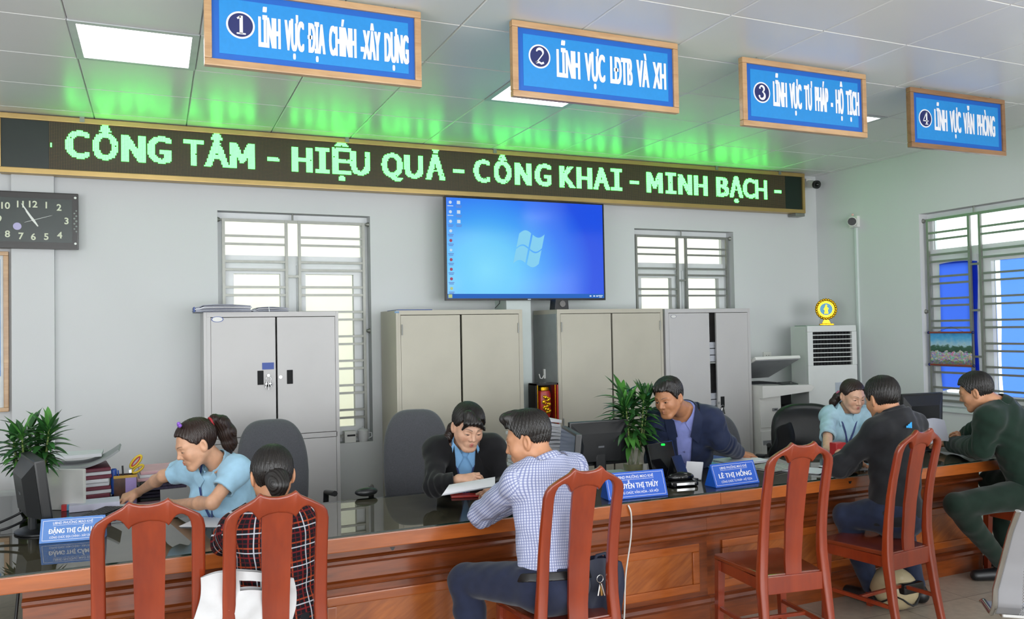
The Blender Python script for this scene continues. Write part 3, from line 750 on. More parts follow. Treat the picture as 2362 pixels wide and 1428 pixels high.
c4, d4 = cabinet('pale grey steel cabinet whose right door stands slightly open, beside the copier', 4.078, 5.005, Y0, 6.45, 1.832, M_cabg, M_cabg, ((4.115, 4.548), (4.62, 4.975)))
mb = MB(); mb.cyl((4.165, Y0-.003, 1.765), (4.165, Y0-.001, 1.765), .015, mat('tag_grey', '#6a7480', rough=.5), n=24)
for v in mb.bm.verts: v.co.x = 4.165+(v.co.x-4.165)*2.0
k_ = len(mb.bm.verts); mb.cyl((4.165, Y0-.0032, 1.765), (4.165, Y0-.0030, 1.765), .0125, M_white, n=24)
mb.bm.verts.ensure_lookup_table()
for v in mb.bm.verts[k_:]: v.co.x = 4.165+(v.co.x-4.165)*2.1
P(mb, 'maker_sticker', d4[0])
for zs in (.55, .95, 1.35): P(MB().box((4.10, Y0+.03, zs-.012), (4.98, 6.43, zs+.003), M_cabd), 'shelf', c4)
# papers seen in the gap
M_file = mat('file_paper', '#b9bcc4', rough=.8, var=.15, nscale=60, stretch=(1, 1, 12))
for (z, n_) in ((1.355, 3), (.955, 2), (.555, 3)):
    for k in range(n_):
        lv = {1.355: 'upper', .955: 'middle', .555: 'lower'}[z]; od = ('bottom', 'second', 'topmost')[k]
        o = MB().box((4.42, Y0+.045+.002*k, z+.001+.06*k), (4.90, 6.35, z+.055+.06*k), M_file, .004).build('file_bundle'); tag(o, '%s paper bundle on the %s shelf inside the half open grey cabinet' % (od, lv), 'papers', 'paper bundles in the open cabinet')
handle_recess(d4[1], 4.672, .99, Y0); P(MB().cyl((4.632, Y0, .985), (4.632, Y0-.008, .985), .011, M_chrome), 'lock', d4[1])
k2 = thing('key_ring', 'bunch of keys hanging on the open door of the grey cabinet beside the copier', 'keys', (4.66, Y0-.02, .95))
P(MB().tube(ringpts((4.66, Y0-.015, .945), .02), .002, M_chrome, closed=True, n=6), 'ring', k2)
for dx in (-.018, .006, .02): P(MB().cyl((4.66+dx*.4, Y0-.018, .94), (4.66+dx, Y0-.018, .885), .006, M_chrome, n=6), 'key', k2)

# folders lying on top of the first cabinet
def soft_stack(name, label, cat, lo, hi, m, lean=0.0, group=None, sheets=5):
    mb = MB(); n = sheets; H = (hi[2]-lo[2])/n
    for k in range(n):
        j = lambda s: random.uniform(-s, s)
        mb.box((lo[0]+j(.008), lo[1]+j(.008), lo[2]+H*k+.0003), (hi[0]+j(.008), hi[1]+j(.008), lo[2]+H*(k+1)-.0008), m if not isinstance(m, (list, tuple)) else m[k % len(m)], .002, 1)
    o = mb.build(name); tag(o, label, cat, group); return o
M_folderg = mat('folder_grey', '#8d91a0', rough=.5, var=.1); M_folderw = mat('folder_pale', '#b7bac6', rough=.6, var=.1); M_foldb = mat('folder_blue', '#2e4f9c', rough=.5)
def sag_stack(label, x0, x1, y0, y1, z, h, cat='folders'):
    t = thing('folder_stack', label, cat, ((x0+x1)/2, y0, z))
    n = 6
    for k in range(n):
        zz = z+h*k/n; mb = MB()
        mb.grid(lambda u, v: (x0+(x1-x0)*u+.006*math.sin(k*2), y0+(y1-y0)*v+.006*math.cos(k*3), zz+h/n*.5+.012*math.sin(u*PI)*k/n-(0.012*k/n if u < .1 else 0)), 14, 4, (M_folderg, M_folderw, M_folderg, M_paper, M_folderw, M_folderg)[k], thick=h/n*.75); P(mb, 'folder', t)
    return t
fs = sag_stack('stack of grey folders lying on top of the cabinet with keys', .25, .62, Y0-.02, 6.35, 1.838, .045)
P(MB().box((.244, Y0-.024, 1.838), (.25, 6.2, 1.872), M_foldb), 'blue_spine', fs)
f2 = sag_stack('thin bundle of grey folders tied with string on the cabinet with keys', .63, .88, Y0+.02, 6.3, 1.838, .026)
P(MB().tube([(.745, Y0+.012, 1.837), (.742, Y0+.016, 1.868), (.77, Y0+.1, 1.871), (.78, Y0+.2, 1.868)], .003, M_pwhite, n=6), 'string', f2)
tag(MB().box((1.70, Y0+.08, 1.8385), (1.98, 6.38, 1.846), M_foldb, .002).build('folder'), 'blue folder lying on the left beige cabinet', 'folder')
# black ring-shaped speaker on the third cabinet
sp = thing('webcam_speaker', 'small black speaker with round grille on the beige cabinet under the television', 'speaker', (3.05, 6.05, 1.836))
spx = onY(1292, 702, 6.05).x
P(MB().prism([(-.065, 0), (.065, 0), (.055, .085), (-.06, .085)], M_black, (spx, 6.12, 1.8365), (-1, 0, 0), (0, 0, 1), -.10, .006), 'housing', sp)
P(MB().cyl((spx+.005, 6.021, 1.882), (spx+.005, 6.012, 1.882), .026, mat('speaker_cone', '#6d6a68', rough=.4), n=24), 'speaker_cone', sp)
# hook on the side of the third cabinet
hk = thing('wall_hook', 'white hook stuck on the grey side of a beige cabinet', 'hook', (3.018, 6.2, 1.37))
hp = onX(1257, 865, 3.02); 
P(MB().box((3.008, hp.y-.012, hp.z-.03), (3.021, hp.y+.012, hp.z+.05), M_white, .003), 'backplate', hk)
P(MB().tube([(3.012, hp.y, hp.z+.0), (2.992, hp.y, hp.z-.03), (2.975, hp.y, hp.z-.025), (2.965, hp.y, hp.z+.01)], .005, M_white), 'hook_arm', hk)

# ---- decorative boxed lantern in front of that cabinet side
M_lac = mat('dark_lacquer', '#191312', rough=.25); M_red = mat('lacquer_red', '#a8261c', rough=.3, var=.15, nscale=40); M_gild = mat('gilding', '#d9a51e', rough=.22, metal=.9, var=.25, nscale=60)
bx0, bx1 = onY(1229, 950, 6.02).x, onY(1281, 950, 6.02).x; bz0 = .62; bz1 = onY(1255, 884, 6.02).z
gb = thing('display_case', 'dark display case holding a red and gold ornament, below the white hook', 'display case', ((bx0+bx1)/2, 6.0, bz0))
mb = MB(); mb.box((bx0, 6.08, bz0), (bx1, 6.10, bz1), M_lac); mb.box((bx0, 5.96, bz0), (bx0+.012, 6.08, bz1), M_lac); mb.box((bx1-.012, 5.96, bz0), (bx1, 6.08, bz1), M_red); mb.box((bx0, 5.96, bz1-.012), (bx1, 6.08, bz1+.003), M_lac); mb.box((bx0, 5.96, bz0-.012), (bx1, 6.10, bz0), M_lac)
P(mb, 'case', gb)
cx = (bx0+bx1)/2-.005; zb_ = onY(1255, 948, 6.02).z
mb = MB(); mb.lathe([(.02, zb_-.05), (.055, zb_-.05), (.062, zb_+.0), (.064, zb_+.13), (.056, zb_+.165), (.03, zb_+.17)], M_red, (cx, 6.02, 0), n=8); P(mb, 'red_lantern', gb)
mb = MB(); mb.lathe([(.03, zb_+.168), (.05, zb_+.17), (.05, zb_+.195), (.02, zb_+.205)], M_gild, (cx, 6.02, 0), n=8); P(mb, 'gold_cap', gb)
mb = MB()
for k in range(26):
    a = k*.7; mb.ball((cx-.0+.032*math.sin(a)*(1-.01*k), 5.957-.004*math.cos(a*2), zb_-.005+.0052*k), .011+.004*math.sin(k*1.7), M_gild, (1, .6, 1.2), n=8)
P(mb, 'gilt_relief', gb)
for x in (bx0+.02, bx1-.025): P(MB().cyl((x, 5.965, bz0), (x, 5.965, bz1-.01), .004, M_gild, n=8), 'case_rod', gb)
# small stand carrying the case
st = thing('side_stand', 'low wooden stand under the red and gold display case', 'stand', ((bx0+bx1)/2, 6.0, 0))
P(MB().box((bx0-.02, 5.93, bz0-.035), (bx1+.02, 6.12, bz0-.0125), M_lac, .003), 'stand_top', st)
for x in (bx0, bx1-.03):
    for y in (5.94, 6.08): P(MB().box((x, y, 0), (x+.03, y+.03, bz0-.035), M_lac), 'leg', st)

# ---- sill of window_1: mug, paper box, marker
M_ceram = mat('ceramic_white', '#d9dadb', rough=.2, var=.03)
wz = W1[2]
mgp = onY(838, 1020, 6.53); mug = thing('mug', 'white lidded mug standing on the window sill between two cabinets', 'mug', (mgp.x, 6.53, wz))
mb = MB(); mb.lathe([(.0, wz+.001), (.032, wz+.001), (.04, wz+.02), (.042, wz+.085), (.039, wz+.085), (.036, wz+.02)], M_ceram, (mgp.x, 6.53, 0)); P(mb, 'cup', mug)
mb = MB(); mb.lathe([(.044, wz+.086), (.044, wz+.091), (.03, wz+.1), (.006, wz+.106), (.008, wz+.12), (.0, wz+.124)], M_ceram, (mgp.x, 6.53, 0)); P(mb, 'lid', mug)
P(MB().tube([(mgp.x+.04, 6.53, wz+.07), (mgp.x+.068, 6.53, wz+.065), (mgp.x+.07, 6.53, wz+.035), (mgp.x+.042, 6.53, wz+.022)], .005, M_ceram), 'handle', mug)
bxp = onY(808, 1016, 6.53).x
tb = thing('tissue_box', 'white box with dark slot on the window sill beside the mug', 'box', (bxp, 6.53, wz)); P(MB().box((bxp-.05, 6.50, wz+.001), (bxp+.04, 6.58, wz+.09), M_white, .004), 'box_body', tb); P(MB().box((bxp-.03, 6.498, wz+.05), (bxp+.035, 6.503, wz+.065), M_black), 'slot', tb)

# ---- floor standing air conditioner
ang = math.radians(-12); A_ = onY(1862, 757, 5.93)
ac = thing('air_conditioner', 'tall white floor standing air conditioner in the corner', 'air conditioner', (A_.x, A_.y, 0), ang)
ww, dp, hh_ = .515, .30, 1.66
M_acw = mat('ac_white', '#d2d5d3', rough=.38, var=.015)
mb = MB(); mb.box((0, .035, 0), (ww, dp, hh_-.004), M_acw, .012); mb.build('cabinet_body', ac)
gz0, gz1, gx0, gx1 = 1.285, 1.60, .055, ww-.05
mb = MB(); mb.box((0, 0, 0), (ww, .036, gz0), M_acw, .01); mb.box((0, 0, gz1), (ww, .036, hh_), M_acw, .012); mb.box((0, 0, gz0), (gx0, .036, gz1), M_acw); mb.box((gx1, 0, gz0), (ww, .036, gz1), M_acw); mb.build('front_panel', ac)
mb = MB(); mb.box((gx0, .03, gz0), (gx1, .036, gz1), M_dark)
for k in range(12): mb.box((gx0+.02+k*.033, .018, gz0), (gx0+.023+k*.033, .029, gz1), M_black)
mb.build('grille_recess', ac)
for k in range(7):
    z = gz0+.035+.042*k; mb = MB(); mb.box((gx0, .0, -.004), (gx1, .018, .004), M_acw, .002); mb.xf(Matrix.Translation((0, .002, z)) @ Matrix.Rotation(math.radians(-14), 4, 'X')); mb.build('louvre', ac)
M_acp = mat('ac_panel_grey', '#aab3bd', rough=.35)
mb = MB(); mb.box((.275, -.003, .72), (.385, .001, 1.12), M_acp, .002); mb.build('control_panel', ac)
lettering(mb := MB(), 'Panasonic', mat('print_dark', '#4a5663', rough=.5, var=0), (.33, -.0035, 1.035), (1, 0, 0), (0, 0, 1), width=.075, cap=.010, weight=.02, align='C'); mb.build('lettering', ac)
MB().box((.275, -.005, .83), (.385, -.002, .862), M_black).build('display', ac)
MB().cyl((.33, -.003, .80), (.33, -.006, .80), .014, mat('yellow_button', '#e0b93e', rough=.5)).build('button', ac)
MB().box((.03, .07, hh_-.003), (.25, .27, hh_+.003), mat('green_cloth', '#7f9c8c', rough=.9)).build('dust_cloth', ac)
# gold emblem trophy on it
tp = onY(1906, 745, 6.05); em = thing('emblem_trophy', 'round gold emblem on a stand on top of the air conditioner', 'trophy', (tp.x, 6.05, hh_))
M_emb = mat('emblem_blue', '#3aa0d0', rough=.35)
mb = MB(); mb.box((tp.x-.065, 6.02, hh_), (tp.x+.065, 6.08, hh_+.018), M_gild, .006)
mb.prism([(-.045, .018), (.045, .018), (.02, .05), (.035, .075), (-.035, .075), (-.02, .05)], M_gild, (tp.x, 6.06, hh_), (1, 0, 0), (0, 0, 1), .015, .003); P(mb, 'base', em)
ez = hh_+.158
mb = MB(); mb.cyl((tp.x, 6.06, ez), (tp.x, 6.04, ez), .098, M_gild, n=40)
for k in range(24):
    a = 2*PI*k/24; mb.ball((tp.x+.09*math.cos(a), 6.038, ez+.09*math.sin(a)), .014, M_gild, (1, .6, 1), n=8)
for v in mb.bm.verts: v.co.z = ez+(v.co.z-ez)*1.02
P(mb, 'rim', em)
P(MB().cyl((tp.x, 6.041, ez), (tp.x, 6.037, ez), .058, M_emb, n=32), 'medallion', em)
mb = MB(); mb.prism([(-.022, -.045), (.02, -.045), (.012, -.01), (.024, .008), (.006, .02), (.01, .042), (-.006, .046), (-.012, .018), (-.026, .0), (-.012, -.012)], M_gild, (tp.x, 6.037, ez), (1, 0, 0), (0, 0, 1), .004, .001); P(mb, 'gilt_relief', em)

em.rotation_euler = (0, 0, math.radians(-34))
# ---- photocopier
px0, py = 5.03, 5.93
M_cop = mat('copier_cream', '#dfdeda', rough=.45, var=.02); M_copg = mat('copier_grey', '#8d8f92', rough=.5); M_copd = mat('copier_dark', '#3a3d40', rough=.5)
cp = thing('photocopier', 'white photocopier with raised lid between grey cabinet and air conditioner', 'photocopier', (px0, py, 0))
cz = 1.125; CWd = .545
mb = MB(); mb.box((px0, py, .02), (px0+.25, py+.50, cz-.10), M_cop, .012); mb.box((px0+.25, py+.2, .02), (px0+CWd, py+.50, cz-.10), M_cop, .01); mb.box((px0+.25, py+.01, .02), (px0+CWd, py+.2, .70), M_cop, .012); P(mb, 'machine_body', cp)
mb = MB(); mb.prism([(0, -.115), (CWd+.03, -.075), (CWd+.07, -.035), (CWd+.03, -.012), (0, .0)], M_cop, (px0-.003, py+.49, cz), (1, 0, 0), (0, 0, 1), .54, .008); P(mb, 'scanner_top', cp)
P(MB().box((px0+.03, py+.14, cz-.006), (px0+.40, py+.47, cz+.004), M_copd, .002), 'platen_glass', cp)
mb = MB(); mb.box((.0, .0, 0), (.19, .10, .010), M_copd, .003); mb.box((.02, .015, .010), (.15, .085, .0115), M_blackg); mb.xf(Matrix.Translation((px0+.27, py+.0, cz-.012)) @ Matrix.Rotation(math.radians(10), 4, 'X')); P(mb, 'control_panel', cp)
mb = MB()
L_ = Matrix.Translation((px0, py+.49, cz+.03)) @ Matrix.Rotation(math.radians(-24), 4, 'X')
mb.box((0, -.50, 0), (.53, .0, .03), M_cop, .008, M=L_); mb.box((.16, -.44, .03), (.46, -.08, .055), M_cop, .01, M=L_); mb.box((.0, -.30, .03), (.15, -.02, .10), M_cop, .02, M=L_); P(mb, 'lid', cp)
P(MB().box((.012, -.485, -.006), (.518, -.02, .0), M_copg, M=L_), 'lid_underside', cp)
P(MB().box((px0+.004, py-.006, .74), (px0+.235, py+.004, .985), M_cop, .008), 'drawer', cp)
dd = P(MB().box((px0+.004, py-.012, .10), (px0+.24, py+.004, .71), M_cop, .012), 'paper_drawer', cp)
P(MB().box((px0+.02, py-.015, .585), (px0+.16, py-.011, .625), M_copg), 'slot', dd)
for z in (.90, .675): P(MB().box((px0+.14, py-.016, z-.013), (px0+.20, py-.004, z+.013), M_copg).box((px0+.155, py-.018, z-.006), (px0+.185, py-.015, z+.006), M_copd), 'latch', cp)
P(MB().box((px0+.262, py+.0, .905), (px0+.575, py+.19, .92), M_black, .004), 'output_tray', cp)
P(MB().box((px0+.255, py+.19, .71), (px0+CWd-.003, py+.199, 1.02), M_dark), 'output_recess', cp)
so = onY(1770, 820, 6.49); skt = thing('wall_socket', 'small white wall socket above the photocopier', 'socket', (so.x, 6.495, so.z)); P(MB().box((so.x-.05, 6.487, so.z-.035), (so.x+.05, 6.499, so.z+.035), M_white, .003), 'plate', skt)
for dx in (-.015, .015): P(MB().cyl((so.x+dx, 6.486, so.z), (so.x+dx, 6.4875, so.z), .004, M_black, n=8), 'pin_hole', skt)

# ---- cameras
cc = onY(1867, 428, 6.42); cam1 = thing('security_camera', 'bullet security camera at the right end of the green letter sign', 'camera', (6.13, 6.45, cc.z))
mb = MB(); mb.cyl((cc.x+.02, 6.49, cc.z+.03), (cc.x-.005, 6.33, cc.z-.005), .038, M_white, n=20); P(mb, 'camera_body', cam1)
mb = MB(); d_ = Vector((-.025, -.16, -.035)).normalized(); b_ = Vector((cc.x-.005, 6.33, cc.z-.005)); mb.cyl(b_+d_*.002, b_+d_*.03, .042, M_black, n=20); mb.ball(b_+d_*.03, .026, M_blackg); P(mb, 'lens', cam1)
P(MB().box((cc.x-.02, 6.44, cc.z+.03), (cc.x+.05, 6.5, cc.z+.075), M_white, .005), 'mount', cam1)
c2p = onX(1960, 513, 6.25); cam2 = thing('security_camera', 'white security camera on the right wall at the top of a conduit', 'camera', (6.3, c2p.y, c2p.z))
b_ = Vector((6.27, c2p.y-.02, c2p.z)); d_ = Vector((-.75, -.6, -.03)).normalized()
P(MB().cyl(b_, b_+d_*.075, .045, M_white, n=24).ball(b_, .045, M_white), 'camera_body', cam2)
P(MB().cyl(b_+d_*.076, b_+d_*.09, .038, M_black, n=24).cyl(b_+d_*.09, b_+d_*.092, .02, M_blackg, n=16), 'lens', cam2)
P(MB().box((6.285, c2p.y-.06, c2p.z-.05), (6.322, c2p.y+.045, c2p.z+.06), M_white, .008), 'mount', cam2)
P(MB().ball((6.28, c2p.y-.01, c2p.z+.075), .012, mat('pink_light', '#e8b8b4', rough=.4)), 'indicator', cam2)
cd = thing('cable_conduit', 'white cable conduit running down the right wall from the camera', 'conduit', (6.31, c2p.y-.02, .1)); P(MB().box((6.298, c2p.y-.03, .1), (6.322, c2p.y-.005, c2p.z-.051), M_trimw, .003), 'channel', cd)
# scroll picture on the right window grille
s0, s1 = onX(2145, 766, 6.34), onX(2240, 768, 6.34); s2, s3 = onX(2147, 843, 6.34), onX(2243, 842, 6.34)
sc_ = thing('hanging_picture', 'small scroll photo of a white dressed crowd under blue sky, on the window bars', 'picture', (6.345, (s0.y+s1.y)/2, s2.z))
ya, yb = s0.y, s1.y; za, zb_ = (s2.z+s3.z)/2, (s0.z+s1.z)/2
def picmat():
    m = bpy.data.materials.new('group_photo'); m.use_nodes = True; nt = m.node_tree; L = nt.links; b = nt.nodes['Principled BSDF']; b.inputs['Roughness'].default_value = .4
    tc = nt.nodes.new('ShaderNodeTexCoord'); sep = nt.nodes.new('ShaderNodeSeparateXYZ'); L.new(tc.outputs['Generated'], sep.inputs[0])
    r = nt.nodes.new('ShaderNodeValToRGB'); cr = r.color_ramp; cr.interpolation = 'LINEAR'
    cr.elements[0].position, cr.elements[0].color = 0, lin('#8d8f92'); cr.elements[1].position, cr.elements[1].color = 1, lin('#2f86c8')
    for p, c in ((.13, '#8d8f92'), (.15, '#c9c4c8'), (.40, '#d5cdd2'), (.42, '#31503f'), (.56, '#3d6152'), (.62, '#a9c8da'), (.8, '#5aaade')): e = cr.elements.new(p); e.color = lin(c)
    n = nt.nodes.new('ShaderNodeTexNoise'); n.inputs['Scale'].default_value = 9; n.inputs['Detail'].default_value = 5; L.new(tc.outputs['Generated'], n.inputs[0])
    md = nt.nodes.new('ShaderNodeMath'); md.operation = 'MULTIPLY_ADD'; L.new(n.outputs['Fac'], md.inputs[0]); md.inputs[1].default_value = .3; ad = nt.nodes.new('ShaderNodeMath'); ad.operation = 'SUBTRACT'; L.new(sep.outputs['Z'], ad.inputs[0]); ad.inputs[1].default_value = .15; L.new(ad.outputs[0], md.inputs[2]); L.new(md.outputs[0], r.inputs[0])
    v = nt.nodes.new('ShaderNodeTexVoronoi'); v.inputs['Scale'].default_value = 26; L.new(tc.outputs['Generated'], v.inputs[0])
    mx = nt.nodes.new('ShaderNodeMixRGB'); mx.blend_type = 'MULTIPLY'; L.new(r.outputs[0], mx.inputs[1]); L.new(v.outputs['Color'], mx.inputs[2])
    lt = nt.nodes.new('ShaderNodeMath'); lt.operation = 'LESS_THAN'; L.new(sep.outputs['Z'], lt.inputs[0]); lt.inputs[1].default_value = .42; mm = nt.nodes.new('ShaderNodeMath'); mm.operation = 'MULTIPLY'; L.new(lt.outputs[0], mm.inputs[0]); mm.inputs[1].default_value = .7; L.new(mm.outputs[0], mx.inputs[0])
    L.new(mx.outputs[0], b.inputs['Base Color']); return m
P(MB().box((6.343, yb, za), (6.3445, ya, zb_), picmat()), 'print', sc_)
for z in (za, zb_):
    P(MB().cyl((6.342, yb-.015, z), (6.342, ya+.015, z), .008, wood('rod_red', '#7d2f22', '#93402d', 'Y'), n=10).ball((6.342, yb-.015, z), .013, M_navy, n=10).ball((6.342, ya+.015, z), .013, M_navy, n=10), 'rod', sc_)
P(MB().tube([(6.345, yb+.06, zb_), (6.352, (ya+yb)/2, zb_+.05), (6.345, ya-.06, zb_)], .0015, M_navy, n=5), 'cord', sc_)
# ================================================================ COUNTER
WD = wood('counter_wood', '#5c290e', '#90471c', 'X', 5, rough=.28, coat=.35)
WDf = wood('fascia_wood', '#8b4416', '#b05d26', 'X', 5, rough=.25, coat=.4)
WDp = wood('panel_wood', '#7a3a16', '#b3662e', 'D', 5, rough=.28, coat=.35)
WDt = wood('moulding_wood', '#5a2611', '#7d3d1d', 'X', 5, rough=.25, coat=.4)
GT = 0.760; CF = 3.72; CB = 4.50; BF = 3.86; CX0, CX1 = -1.45, 5.55
M_tabletop = mat('counter_top_surface', '#a5957f', rough=.45, var=.12, nscale=5)
ct = thing('worktop', 'long wooden counter top with orange brown front edge running across the room', 'counter top', (2, CF, .68))
P(MB().box((CX0, CF+.006, .725), (CX1, CB, .752), M_tabletop), 'top_board', ct)
for a, b in zip((CX0, .62, 1.745, 2.87, 4.0), (.62, 1.745, 2.87, 4.0, CX1)):
    P(MB().box((a+.0006, CF, .685), (b-.0006, CF+.04, .7505), WDf, .004), 'front_edge', ct)
M_gt = thin_glass('table_glass', (.78, .83, .79), 1.72, .004); M_gedge = mat('glass_edge', '#12221c', rough=.08, var=0)
gs = thing('glass_sheet', 'dark green edged glass sheet covering the long counter top', 'glass sheet', (2, CF, GT-.008))
mb = MB(); mb.poly([(CX0, CF+.004, GT), (CX1, CF+.004, GT), (CX1, CB-.005, GT), (CX0, CB-.005, GT)], M_gt)
P(mb, 'glass_face', gs, recalc=False)
mb = MB(); mb.box((CX0, CF+.0035, .7525), (CX1, CF+.0045, GT), M_gedge); mb.box((CX0, CB-.0055, .7525), (CX1, CB-.0045, GT), M_gedge); P(mb, 'glass_edge', gs)
def counter_unit(x0, x1, label, first=False):
    t = thing('counter_unit', label, 'counter', ((x0+x1)/2, BF, 0), 0, 'wooden counter units')
    P(MB().box((x0, BF, .11), (x1, BF+.03, .685), WD), 'carcass', t)
    for xx in (x0, x1-.03): P(MB().box((xx, BF+.03, 0), (xx+.03, CB-.12, .685), WD), 'side_panel', t)
    # mouldings swept along x: profile in (y outwards, z)
    def mould(prof, m, name):
        mb = MB(); mb.prism([(p[0], p[1]) for p in prof], m, (x1-.0005, BF, 0), (0, -1, 0), (0, 0, 1), x1-x0-.001, smooth=False); P(mb, name, t)
    mould([(-.001, .595), (.018, .595), (.03, .60), (.034, .611), (.028, .622), (.012, .628), (.012, .684), (-.001, .684)], WD, 'frieze')
    mould([(.013, .590), (.022, .5905), (.033, .597), (.04, .606), (.035, .618), (.02, .6235), (.013, .624)], WDt, 'moulding')
    mould([(-.001, .485), (.010, .485), (.024, .492), (.027, .502), (.020, .512), (.006, .520), (.004, .594), (-.001, .594)], WD, 'rail')
    mould([(-.001, .105), (.026, .105), (.032, .12), (.028, .138), (.012, .15), (-.001, .15)], WDt, 'moulding')
    P(MB().box((x0, BF-.022, 0), (x1, BF, .104), WD, .003), 'plinth', t)
    # framed panel
    a, b, c, d = x0+.10, x1-.06, .18, .45; w = .045
    mb = MB()
    for lo, hi in (((a, c), (b, c+w)), ((a, d-w), (b, d)), ((a, c+w), (a+w, d-w)), ((b-w, c+w), (b, d-w))): mb.box((lo[0], BF-.014, lo[1]), (hi[0], BF, hi[1]), WDf, .006)
    P(mb, 'panel_moulding', t)
    P(MB().box((a+w, BF-.004, c+w), (b-w, BF, d-w), WDp), 'panel', t)
    return t
xs = [-.50, .62, 1.745, 2.87, 4.0, 5.12]
lab = ['wooden counter unit behind the two nearest empty chair backs at the left', 'wooden counter unit between the plaid woman and the checked shirt man', 'wooden counter unit behind the chair of the checked shirt man', 'wooden counter unit behind the empty chair in the middle right', 'wooden counter unit beside the legs of the officer in green']
for i in range(5): counter_unit(xs[i], xs[i+1], lab[i])
for px, py in ((905, 1262), (1960, 1110)):
    p = onY(px, py, CF); hk = thing('hook', 'dark %s notch hook under the counter edge' % ('left' if px < 1000 else 'right'), 'hook', (p.x, CF, p.z)); hk['label'] = 'small dark hook on the counter edge left of the checked shirt man' if px < 1000 else 'small dark hook on the counter edge beside the man in black'
    P(MB().prism([(-.012, 0), (.012, 0), (.004, -.014), (-.004, -.014)], M_black, (p.x, CF-.0005, p.z), (1, 0, 0), (0, 0, 1), .004), 'hook_tab', hk)
# desk at the left, behind the counter
ds = thing('side_desk', 'glass topped wooden desk behind the counter at the far left', 'desk', (-.6, 5.1, 0))
P(MB().box((-1.45, CB+.004, .725), (.02, 5.80, .752), M_tabletop), 'desk_top', ds)
P(MB().box((-1.45, CB+.004, .7525), (.02, 5.80, .760), M_gt), 'glass_sheet', ds)
for lo, hi in (((-.02, CB+.03, 0), (.0, 5.78, .725)), ((-1.43, CB+.03, 0), (-1.41, 5.78, .725)), ((-1.41, 5.74, .2), (-.02, 5.76, .725))): P(MB().box(lo, hi, WD, .002), 'desk_panel', ds)

